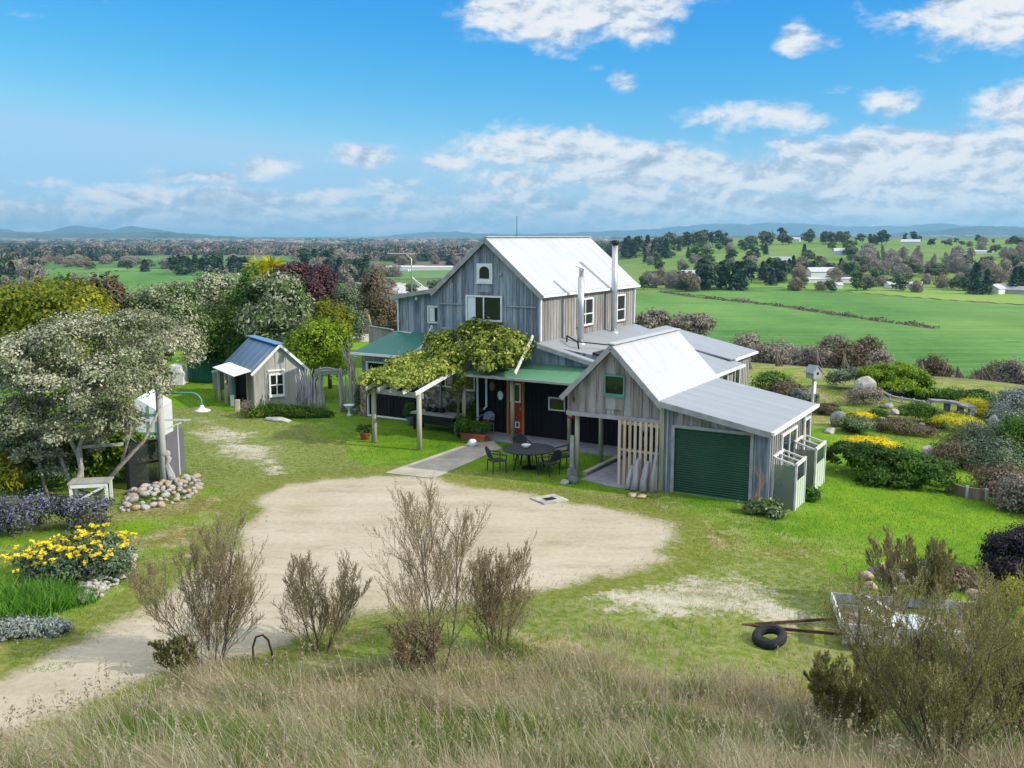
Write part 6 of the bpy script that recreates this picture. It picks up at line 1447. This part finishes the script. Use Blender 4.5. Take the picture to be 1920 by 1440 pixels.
for kind, mt, nm in (('conifer', 'conifer', 'conifer_tree'), ('pine', 'conifer', 'pine_tree'), ('gum', 'farolive', 'gum_tree'), ('bare', 'farbare', 'bare_tree'), ('bareb', 'farbrown', 'bare_tree'), ('poplar', 'farbare', 'poplar_tree'), ('broad', 'fargreen', 'broadleaf_tree')):
    TP[kind] = [(far_template(nm, 'bare' if kind == 'bareb' else kind, 400 + i * 7 + len(kind), L[mt]), nm) for i in range(3)]
fr = random.Random(77)
def ft(px, py, h, kind, label, group, w=1.0):
    me_, nm = fr.choice(TP[kind]); p = GT(px, py)
    o = link(nm, me_, None, p); o.scale = (h * w * fr.uniform(.85, 1.2), h * w * fr.uniform(.85, 1.2), h); o.rotation_euler.z = fr.uniform(0, 6.28); tag(o, label, 'tree', group); return o
def ftr(n, x0, x1, y0, y1, h0, h1, kinds, label, group, w=1.0, slope=0):
    for _ in range(n):
        px = fr.uniform(x0, x1); f = (px - x0) / (x1 - x0); ft(px, fr.uniform(y0, y1) + slope * f, fr.uniform(h0, h1), fr.choice(kinds), label, group, w)
ftr(16, 1312, 1396, 538, 546, 14.5, 18.5, ['conifer', 'pine'], 'tall dark pine in the big block at the far end of the paddock', 'big dark pine block', 1.15)
ftr(12, 1402, 1466, 524, 533, 12, 15, ['conifer', 'pine'], 'dark pine in the lower block right of the big pine block', 'lower pine block', 1.1)
ftr(20, 1145, 1252, 474, 486, 17, 24, ['pine', 'conifer', 'gum'], 'dark pine in the row behind the house flue on the hill', 'pine row behind the flue', 1.1)
ftr(12, 1196, 1302, 532, 549, 9, 12, ['bareb', 'bare', 'gum'], 'brown bare tree beside the house gable at the paddock end', 'brown trees at the paddock end', 1.2)
ftr(30, 1250, 1480, 458, 466, 12, 22, ['gum', 'pine', 'gum'], 'gum or pine on the left part of the hill skyline', 'trees on the left hill skyline', 1.1)
ftr(26, 1480, 1725, 453, 461, 11, 20, ['pine', 'gum', 'pine'], 'dark tree on the right part of the hill skyline', 'trees on the right hill skyline', 1.1)
ftr(26, 1200, 1500, 470, 515, 7, 13, ['broad', 'gum', 'bare', 'conifer'], 'scattered tree on the green hillside left of the poplars', 'scattered hillside trees', 1.1)
ftr(24, 1500, 1640, 470, 520, 8, 13, ['gum', 'bare', 'broad', 'conifer'], 'tree on the middle hillside above the farm sheds', 'middle hillside trees', 1.1)
ftr(34, 1620, 1800, 484, 518, 11, 16, ['poplar', 'poplar', 'bare'], 'pale bare poplar on the right hillside', 'bare poplars on the right hillside', 1.3)
ftr(26, 1800, 1960, 470, 540, 9, 14, ['bareb', 'bare', 'gum'], 'bare brown tree on the hillside at the right edge', 'brown trees at the right edge', 1.2)
ftr(7, 1815, 1925, 546, 554, 14, 18, ['conifer'], 'tall conifer at the paddock end near the right edge', 'conifers near the right edge', 1.1)
ftr(16, 1480, 1810, 538, 549, 6, 9, ['broad', 'bareb', 'gum', 'broad'], 'low tree along the far paddock edge by the sheds', 'low trees along the paddock edge', 1.4)
ftr(16, 1170, 1640, 462, 500, 9, 15, ['gum', 'broad', 'pine', 'bare', 'conifer'], 'leafy tree on the upper hillside between skyline and farm sheds', 'upper hillside trees', 1.3)
ftr(28, 1400, 1660, 500, 536, 7, 12, ['broad', 'bare', 'gum', 'bareb', 'conifer'], 'tree in the hollow round the farm sheds of the right valley', 'trees round the valley sheds', 1.4)
ftr(28, 1640, 1940, 500, 545, 7, 12, ['bare', 'bareb', 'gum', 'bare'], 'bare tree low on the hillside below the poplars', 'bare trees below the poplars', 1.5)
ftr(22, 1720, 1960, 455, 464, 7, 12, ['gum', 'bareb', 'pine'], 'low tree on the far right skyline', 'trees on the far right skyline', 1.5)
ftr(20, 326, 466, 508, 517, 13.5, 16.5, ['conifer', 'pine'], 'dark pine in the block on the left paddock', 'pine block on the left paddock', 1.3)
ft(240, 510, 10.5, 'pine', 'lone dark tree in the left paddock, left of two', 'pair of paddock trees', 1.4); ft(272, 510, 12, 'conifer', 'lone dark tree in the left paddock, right of two', 'pair of paddock trees', 1.4)
ftr(22, 568, 690, 507, 533, 15, 22, ['conifer', 'pine', 'conifer', 'bare'], 'conifer in the belt behind the plum tree', 'conifer belt behind the plum tree', 1.1)
ftr(9, -10, 78, 522, 534, 13, 19, ['conifer', 'pine', 'bare'], 'conifer at the far left edge of the left paddock', 'conifers at the left edge', 1.1)
ftr(16, -20, 140, 528, 540, 6, 8, ['bare', 'broad'], 'low bare tree before the conifers at the left edge', 'low bare trees at the left edge', 1.3)
ftr(34, -20, 460, 492, 507, 8, 12, ['bareb', 'bare', 'bareb', 'gum'], 'russet bare tree along the back of the left paddock', 'russet trees behind the left paddock', 1.7)
ftr(14, 640, 760, 515, 532, 8, 12, ['bare', 'bareb'], 'pale bare tree along the river bed', 'bare trees along the river bed', 1.4)
ftr(14, 640, 860, 536, 552, 5, 8, ['gum', 'broad', 'bareb'], 'dark low tree on the near river bank', 'low trees on the river bank', 1.5)
ftr(18, 700, 905, 480, 500, 9, 13, ['bareb', 'gum', 'conifer', 'bare'], 'tree round the long white sheds beyond the river', 'trees round the long white sheds', 1.5)
# brown bushes just below the hilltop
def edge(n, xs, ys, Ys, hw, hh, mats, label, group, seed, lv=900):
    for i in range(n):
        px = xs[0] + (xs[1] - xs[0]) * (i + fr.uniform(.1, .9)) / n; py = fr.uniform(*ys); Y = fr.uniform(*Ys); w = fr.uniform(*hw); h = fr.uniform(*hh)
        p = place(px, 0, Y); bl = pxblobs(p, [(px, py, 0, w, h, w * Y / F_PX), (px + w * .5, py + h * .4, -.3, w * .7, h * .7, w * Y / F_PX * .7), (px - w * .5, py + h * .5, .3, w * .7, h * .7, w * Y / F_PX * .7), (px, py + h * 1.2, .1, w * .95, h, w * Y / F_PX * .8)])
        tree('scrub_tree', label, p, bl, int(lv * 1.6), .13, L[fr.choice(mats)], seed + i, simple_limbs(max(1, bl[0][2] * .6), bl[:3], .12, seed + i), M['bark'], group, 'shrub', aspect=2.6, cs=.22)
edge(9, (1400, 1930), (724, 752), (58, 66), (16, 30), (10, 16), ['brown', 'heather', 'brown'], 'low brown scrub along the brink beyond the rock garden', 'low scrub along the brink', 600, 1000)
edge(10, (1395, 1660), (650, 684), (72, 92), (26, 40), (20, 32), ['brown', 'brown', 'heather'], 'brown bare bush below the hilltop between lean-to and dome shrub', 'brown bushes below the hilltop', 500, 1500)
edge(9, (1735, 1930), (690, 735), (68, 84), (26, 42), (18, 30), ['brown', 'heather'], 'brown bush below the hilltop at the right edge', 'brown bushes at the right edge', 530, 1500)
edge(4, (1190, 1310), (596, 608), (64, 71), (20, 30), (12, 18), ['brown'], 'russet bush showing over the lean-to roof', 'russet bushes over the lean-to roof', 550)
edge(9, (640, 760), (555, 625), (88, 108), (24, 34), (24, 36), ['brown', 'heather', 'brown'], 'brown scrub bush on the slope left of the house', 'brown scrub left of the house', 560, 1300)
edge(8, (215, 470), (545, 575), (92, 120), (24, 36), (16, 24), ['brown', 'brown', 'heather'], 'grey brown bush beyond the white flowering trees', 'grey brown bushes beyond the garden', 580, 900)
# hedgerow across the paddock
hp = [GT(*q) for q in ((1240, 549), (1300, 558), (1380, 566), (1450, 573), (1560, 590), (1650, 603), (1755, 618))]
r = np.random.default_rng(91); PP = []
for a, b in zip(hp[:-1], hp[1:]):
    k = int((b - a).length * 9); f = r.uniform(0, 1, k)[:, None]; q = np.array(a)[None] * (1 - f) + np.array(b)[None] * f
    q = q + r.normal(size=(k, 3)) * np.array([1.3, 2.2, 0]); q[:, 2] = ter(q[:, 0], q[:, 1]) + r.uniform(.1, 1.0, k) * (1.1 + .8 * wob(q[:, 0], q[:, 1], 9)); PP.append(q)
PP = np.concatenate(PP)
tag(link('hedgerow', quads_mesh('hedgerow', leaf_arrays(PP, np.array([0, -.3, .8]) + r.normal(size=PP.shape) * .6, .75, r), r.uniform(.1, .9, len(PP)), L['heather'])), 'long straggling hedgerow crossing the big right hand paddock', 'hedge')
# woods of the plain: one mass nobody could count
import bmesh
bm = bmesh.new(); bmesh.ops.create_icosphere(bm, subdivisions=2, radius=1); iv = np.array([v.co[:] for v in bm.verts]); ifc = np.array([[v.index for v in f.verts] for f in bm.faces]); bm.free()
r = np.random.default_rng(611); VV = []; FF = []; RV = []; off = 0
fpoly = [q for q, _ in STRIPS_FAR] + [[(78, 502), (640, 502), (640, 600), (78, 600)], [(225, 479), (565, 479), (565, 493), (225, 493)], [(-50, 487), (78, 487), (78, 501), (-50, 501)], [(718, 500), (880, 500), (880, 570), (640, 570), (640, 524)]]
cnt = 0
while cnt < 12500:
    px = r.uniform(-900, 2700); py = 447.5 + 42 * r.uniform(0, 1) ** 1.7
    if px > 1130 and py > 449.6: continue
    if any(pip(q, np.array([px]), np.array([py]))[0] > 0 for q in fpoly): continue
    d = ray(px, py); Y = (-26 - H) / d[2] * d[1]; X = d[0] / d[1] * Y
    if Y > 21000 or Y < 900: continue
    cnt += 1
    kn = math.sin(X * .0017 + 2) * math.sin(Y * .0013) + .6 * math.sin(X * .006 + Y * .004) + .9 * r.normal()
    cval = r.uniform(.02, .28) if kn > .35 else r.uniform(.45, .95)
    k = Y / 3000
    rx = r.uniform(6, 20) * (.5 + k * 1.0); ry = r.uniform(6, 16) * (.5 + k); rz_ = r.uniform(5, 11) * (1 if k < 1.5 else 1.15)
    lump = 1 + .28 * np.sin(iv[:, 0] * 7 + X) * np.cos(iv[:, 1] * 6 + Y) + .16 * r.normal(size=len(iv))
    q = iv * lump[:, None] * np.array([rx, ry, rz_]); q[:, 0] += X; q[:, 1] += Y; q[:, 2] += float(ter(X, Y)) + rz_ * .35
    if Y < 3600:
        nq = 110; dq = unit(nq, r); dq[:, 2] = np.abs(dq[:, 2]); lum = 1 + .3 * np.sin(dq[:, 0] * 7 + X) * np.cos(dq[:, 1] * 6 + Y)
        base = dq * (lum * r.uniform(.7, 1.05, nq))[:, None] * np.array([rx, ry, rz_ * 1.35]) + np.array([X, Y, float(ter(X, Y))])
        q = leaf_arrays(base, dq + r.normal(size=dq.shape) * .6, 2.9, r, 1.5).reshape(-1, 3); j = np.arange(nq)[:, None] * 4
        fq = np.concatenate([j + np.array([[0, 1, 2]]), j + np.array([[0, 2, 3]])])
        VV.append(q); FF.append(fq + off); off += len(q); rv = np.clip(cval + r.uniform(-.14, .14, nq), 0, 1); RV.append(np.concatenate([rv, rv])); continue
    VV.append(q); FF.append(ifc + off); off += len(iv); RV.append(np.clip(cval + r.uniform(-.12, .12, len(ifc)), 0, 1))
VV = np.concatenate(VV); FF = np.concatenate(FF); RV = np.concatenate(RV)
me = bpy.data.meshes.new('far_woods'); me.vertices.add(len(VV)); me.vertices.foreach_set('co', VV.ravel().astype(np.float32)); me.loops.add(len(FF) * 3); me.loops.foreach_set('vertex_index', FF.ravel().astype(np.int32))
me.polygons.add(len(FF)); me.polygons.foreach_set('loop_start', np.arange(0, len(FF) * 3, 3, dtype=np.int32)); me.polygons.foreach_set('loop_total', np.full(len(FF), 3, np.int32))
me.attributes.new('rnd', 'FLOAT', 'FACE').data.foreach_set('value', RV.astype(np.float32)); me.materials.append(L['wood']); me.update(); me.validate()
tag(link('far_woods', me), None, None, None, 'stuff')
# farm buildings on the plain and the hill
def barn_mesh(L_, W_, h, rh, wall, roof):
    mb = MB(); mb.prism([(-L_ / 2, -W_ / 2, -1), (L_ / 2, -W_ / 2, -1), (L_ / 2, W_ / 2, -1), (-L_ / 2, W_ / 2, -1)], (0, 0, h + 1)); mb.prism([(-L_ / 2, -W_ / 2, h), (-L_ / 2, 0, h + rh - .1), (-L_ / 2, W_ / 2, h)], (L_, 0, 0))
    mb.cur = 1
    for s in (-1, 1): mb.prism([(-L_ / 2 - .4, s * (W_ / 2 + .4), h - .2), (L_ / 2 + .4, s * (W_ / 2 + .4), h - .2), (L_ / 2 + .4, 0, h + rh), (-L_ / 2 - .4, 0, h + rh)], (0, 0, .25))
    return mb.mesh('farm_building', [wall, roof])
HM = {'w': barn_mesh(16, 8, 3, 2.2, M['plank'], M['roofwhite']), 'r': barn_mesh(15, 8, 3, 2.4, M['plank'], M['terra']), 'g': barn_mesh(14, 8, 3, 2.2, M['trim'], M['roofgrey']), 'long': barn_mesh(46, 9, 3.2, 1.4, M['plank'], M['roofwhite']), 't': barn_mesh(14, 8, 3, 2.2, M['plank'], M['teal'])}
def fb(px, py, k, label, sc=1.0, rz=None, group=None):
    p = GT(px, py); o = link('farm_building' if k != 'long' else 'long_shed', HM[k], None, p); o.scale = (sc,) * 3; o.rotation_euler.z = fr.uniform(-.5, .5) if rz is None else rz; tag(o, label, 'building', group)
fb(752, 507, 'long', 'long low white shed beyond the river, left one behind the aerial', 1.0, .1); fb(808, 507, 'long', 'long low white shed beyond the river, right one towards the gable', .95, .08)
fb(1296, 519, 'w', 'white roofed building left of the big pine block', .9); fb(1538, 519, 'w', 'white roofed shed above the long sheds in the right paddock', 1.3, .2)
fb(1560, 530, 'long', 'long white shed at the back of the right paddock', .8, .1); fb(1561, 541, 'w', 'white trailer shed standing in the pale right paddock', .7, .05)
fb(1680, 541, 'w', 'white house in the row right of the paddock shed, left one', .8); fb(1708, 541, 'w', 'white house in the row right of the paddock shed, right one', .8)
fb(1870, 551, 'w', 'white gabled house near the right edge at the paddock end', 1.1, .7); fb(1902, 552, 'g', 'grey house beside the white gabled house at the right edge', .9)
fb(1582, 478, 'w', 'white roofed house on the hillside under the skyline trees', 1.3); fb(1707, 460, 'w', 'white house on the hill skyline at right', 1.5); fb(1830, 476, 'long', 'long pale shed high on the right hillside', .8, -.1)
fb(1242, 473, 't', 'green roofed house among trees on the hill behind the flue', 1.0); fb(1462, 496, 'g', 'grey roofed house in the middle of the hillside', 1.3); fb(1488, 453, 'w', 'tiny white house on the left hill skyline', 1.2); fb(1460, 496 + 3, 't', 'teal roofed house beside the grey hillside house', .9)
for i in range(34):
    fb(fr.choice([fr.uniform(20, 330), fr.uniform(690, 905), fr.uniform(520, 700)]), fr.uniform(454, 484), fr.choice(['w', 'w', 'w', 'r', 'g']), 'tiny pale roofed building among the woods of the plain', fr.uniform(.8, 1.5), None, 'buildings scattered over the plain')
fb(65, 481, 'long', 'long white roof by the strip paddock at far left', .8, 0); fb(140, 476, 'w', 'white roofed building in the woods at far left', 1.6)
# hills and mountains
def mountains(name, D, prof, depth, col, seed, lo=-30):
    r = np.random.default_rng(seed); xs = np.arange(prof[0][0], prof[-1][0] + 1, 4.0); py = np.interp(xs, [p[0] for p in prof], [p[1] for p in prof])
    py = py + .6 * np.sin(xs * .11 + seed) + .4 * np.sin(xs * .27)
    rows = np.linspace(-1, 1, 15); vs = []
    for t_ in rows:
        w = (1 - abs(t_)) ** 1.3
        for i, x in enumerate(xs):
            d = ray(x, 442); Y = D + t_ * depth + 500 * math.sin(x * .05 + seed); zr = H + (442.3 - py[i]) / F_PX * D
            f = w * (1 + .18 * math.sin(x * .13 + t_ * 7 + seed) * (1 - w)); vs.append((d[0] / d[1] * Y, Y, lo + (max(zr, lo + 2) - lo) * f))
    nx = len(xs); fs = [(k * nx + i, k * nx + i + 1, (k + 1) * nx + i + 1, (k + 1) * nx + i) for k in range(len(rows) - 1) for i in range(nx - 1)]
    me = bpy.data.meshes.new(name); me.from_pydata(vs, [], fs); me.polygons.foreach_set('use_smooth', [True] * len(fs)); me.materials.append(col); me.update(); struct(link(name, me))
hm = field('forested hills', (.03, .055, .035), (.085, .12, .06), .0012); mm = field('mountain forest', (.025, .045, .035), (.06, .08, .05), .0008)
mountains('hills', 9500, [(-300, 437), (-100, 433), (0, 435), (90, 439), (200, 438), (280, 434), (340, 437), (400, 441), (470, 446), (520, 450)], 1500, hm, 1)
mountains('hills', 11500, [(1540, 452), (1640, 441), (1700, 436), (1760, 431), (1830, 425), (1875, 424), (1930, 430), (2100, 434)], 1600, mm, 2)
mountains('mountains', 16500, [(-400, 428), (-60, 424), (-10, 427), (30, 434), (75, 436), (112, 428), (145, 423), (180, 428), (210, 431), (240, 424), (270, 427), (300, 432), (335, 436), (385, 441), (450, 445), (560, 449)], 2500, mm, 3)
mountains('mountains', 18500, [(660, 448), (730, 442), (790, 436), (850, 434), (900, 438), (1000, 439), (1100, 435), (1200, 431), (1280, 425), (1340, 419), (1400, 422), (1450, 417), (1520, 421), (1600, 425), (1700, 424), (1750, 419), (1800, 423), (1900, 425), (2100, 424)], 2500, mm, 4)

# ------------------------------------------------------------------ air, sky, sun, camera
HAZE = 7.0e-5
mb = MB(); mb.box(-24500, 24500, -3000, 23000, -60, 330)
m = NT('haze'); v = m.n('VolumePrincipled', {'Color': (.38, .75, 1.0), 'Density': HAZE, 'Anisotropy': .2}); m.t.links.new(v.outputs[0], m.out.inputs['Volume'])
tag(obj('haze', mb, m.mat), None, None, None, 'stuff')
SAZ, SEL = math.radians(109), math.radians(33)
sv = V((math.sin(SAZ) * math.cos(SEL), math.cos(SAZ) * math.cos(SEL), math.sin(SEL)))
sl = bpy.data.lights.new('sun', 'SUN'); sl.energy = 2.95; sl.angle = math.radians(.5); sl.color = (1, .925, .81)
so = bpy.data.objects.new('sun', sl); C.objects.link(so); so.rotation_euler = sv.to_track_quat('Z', 'Y').to_euler()
w = bpy.data.worlds.new('World'); S.world = w; w.use_nodes = True; t = w.node_tree; t.nodes.clear()
out = t.nodes.new('ShaderNodeOutputWorld')
sky = node(t, 'TexSky', sky_type='NISHITA'); sky.sun_disc = False; sky.sun_elevation = SEL; sky.sun_rotation = SAZ; sky.altitude = 50; sky.air_density = 1.0; sky.dust_density = .35; sky.ozone_density = 2.0
hsv = node(t, 'HueSaturation', {'Hue': .5, 'Saturation': 1.18, 'Value': 1.0, 'Color': sky.outputs[0]})
sc_ = node(t, 'SeparateColor', {0: sky.outputs[0]})
def chan(k, a, g): return math_(t, 'MULTIPLY', math_(t, 'POWER', math_(t, 'MULTIPLY', sc_.outputs[k], .15), g), a)
graded = node(t, 'CombineColor', {0: math_(t, 'MINIMUM', chan(0, .98, 3.05), .265), 1: math_(t, 'MINIMUM', chan(1, .555, 1.155), .45), 2: chan(2, .635, .3)}).outputs[0]
plain_sky = node(t, 'CombineColor', {0: chan(0, 1.2, 1.0), 1: chan(1, 1.15, 1.0), 2: chan(2, 1.1, 1.0)}).outputs[0]
elz = node(t, 'SeparateXYZ', {0: node(t, 'TexCoord').outputs['Generated']}).outputs[2]
gk_ = node(t, 'MapRange', {'Value': elz, 'From Min': .3, 'From Max': .75, 'To Min': 1.0, 'To Max': .05}).outputs[0]
bg = node(t, 'Background', {'Color': mixc(t, gk_, plain_sky, graded), 'Strength': 1.0})
dirv = node(t, 'TexCoord').outputs['Generated']
sx = node(t, 'SeparateXYZ', {0: dirv})
az = math_(t, 'ARCTAN2', sx.outputs[0], sx.outputs[1]); el = math_(t, 'ARCSINE', sx.outputs[2])
pv = node(t, 'CombineXYZ', {0: az, 1: el}).outputs[0]
warp = noise(t, mapping(t, pv, (1, 1.6, 1)), 26, 4, .6)
def dirof(px, py): d = ray(px, py); return math.atan2(d[0], d[1]), math.asin(d[2] / np.linalg.norm(d))
BL = [(1070, 10, 185, 62, 1.25), (1185, 38, 62, 46, 1.0), (940, 0, 70, 36, .9), (1850, 30, 140, 55, 1.0), (1690, 38, 60, 24, .75), (1485, 68, 34, 34, .85), (1530, 75, 40, 18, .7), (1160, 152, 34, 22, .72), (1115, 128, 30, 9, .5),
      (1665, 195, 64, 26, .9), (1900, 195, 70, 38, 1.0), (1310, 222, 85, 22, .72), (1430, 218, 90, 30, .85), (1530, 230, 70, 24, .75), (685, 290, 68, 24, .95), (1000, 278, 150, 42, 1.0), (1180, 300, 190, 40, 1.0), (845, 306, 75, 18, .8),
      (1640, 290, 210, 50, 1.0), (1860, 285, 130, 60, 1.0), (1480, 330, 260, 46, 1.0), (1780, 360, 270, 48, 1.0), (1250, 365, 330, 36, .86), (950, 372, 260, 30, .78), (400, 372, 180, 24, .78), (120, 392, 240, 20, .74), (560, 395, 260, 18, .7),
      (500, 312, 95, 22, .75), (320, 330, 55, 18, .7), (85, 343, 55, 13, .66), (215, 348, 40, 9, .62), (760, 340, 90, 14, .6), (850, 30, 55, 16, .58), (45, 28, 45, 12, .5), (1280, 422, 600, 24, .95), (180, 404, 420, 26, 1.05), (620, 410, 420, 24, 1.05), (380, 372, 300, 24, .92), (1620, 392, 420, 50, 1.0), (1250, 388, 350, 34, .95), (1000, 402, 280, 24, .8), (1300, 325, 300, 40, .92), (1720, 325, 320, 66, 1.0), (1050, 335, 240, 30, .85), (300, 380, 330, 26, .74), (640, 372, 240, 22, .74), (430, 330, 130, 16, .7), (1560, 170, 60, 12, .5)]
acc = None
for px, py, rx, ry, st in BL:
    a, e = dirof(px, py); a2, e2 = rx / F_PX, ry / F_PX
    q = node(t, 'VectorMath', {0: pv, 1: (a, e, 0)}, operation='SUBTRACT').outputs[0]
    q = node(t, 'VectorMath', {0: q, 1: (1 / a2, 1 / e2, 0)}, operation='MULTIPLY').outputs[0]
    q = node(t, 'VectorMath', {0: q, 1: q}, operation='DOT_PRODUCT').outputs['Value']
    g = math_(t, 'MULTIPLY', math_(t, 'POWER', 2.718, math_(t, 'MULTIPLY', q, -.75)), st)
    acc = g if acc is None else math_(t, 'SMOOTH_MAX', acc, g, .12)
over = node(t, 'MapRange', {'Value': el, 'From Min': .30, 'From Max': .50, 'To Max': .85}, interpolation_type='SMOOTHSTEP').outputs[0]  # unseen cloud cover overhead, added as white fill light
acc = math_(t, 'MAXIMUM', acc, over)
n1 = noise(t, mapping(t, pv, (1, 1.9, 1)), 17, 8, .62, .25); n2 = noise(t, mapping(t, pv, (1, 1.9, 1), (.006, -.012, 0)), 17, 8, .62, .25)
den = math_(t, 'ADD', acc, math_(t, 'MULTIPLY', math_(t, 'SUBTRACT', n1, .5), 1.55))
mask = node(t, 'MapRange', {'Value': den, 'From Min': .34, 'From Max': .86}, interpolation_type='SMOOTHSTEP').outputs[0]
rel = math_(t, 'MULTIPLY', math_(t, 'SUBTRACT', n1, n2), 4.2)
nb = noise(t, mapping(t, pv, (1, 2.6, 1), (3, 1, 0)), 9, 4, .55)
lit = math_(t, 'ADD', math_(t, 'ADD', .66, rel), math_(t, 'MULTIPLY', math_(t, 'SUBTRACT', nb, .5), 1.5), clamp=True)
low = node(t, 'MapRange', {'Value': el, 'From Min': .0, 'From Max': .16}).outputs[0]
lit = math_(t, 'MULTIPLY', lit, math_(t, 'ADD', .80, math_(t, 'MULTIPLY', low, .35)), clamp=True)
cc = ramp(t, lit, [(0, (.40, .50, .64)), (.42, (.60, .70, .82)), (.7, (.85, .89, .94)), (1, (.98, .985, .99))])
bg2 = node(t, 'Background', {'Color': cc, 'Strength': math_(t, 'ADD', .64, math_(t, 'MULTIPLY', over, .45))})  # the added overhead clouds shine brighter to lift the fill
mx = node(t, 'MixShader', {0: math_(t, 'MULTIPLY', mask, .94), 1: bg.outputs[0], 2: bg2.outputs[0]})
t.links.new(mx.outputs[0], out.inputs[0])
cam = bpy.data.cameras.new('camera'); cam.sensor_width = 36; cam.lens = 36 * F_PX / 1920; cam.clip_start = .1; cam.clip_end = 60000
co = bpy.data.objects.new('camera', cam); C.objects.link(co); co.location = (0, 0, H); co.rotation_euler = (math.pi / 2 - PITCH, 0, 0); S.camera = co
vs_ = S.view_settings; vs_.view_transform = 'Standard'; vs_.look = 'None'; vs_.gamma = 1; vs_.exposure = .57; vs_.use_curve_mapping = False
cy = S.cycles; cy.use_denoising = True; cy.max_bounces = 5; cy.diffuse_bounces = 4; cy.glossy_bounces = 2; cy.transmission_bounces = 2; cy.volume_bounces = 0; cy.transparent_max_bounces = 4
cy.sample_clamp_indirect = 6
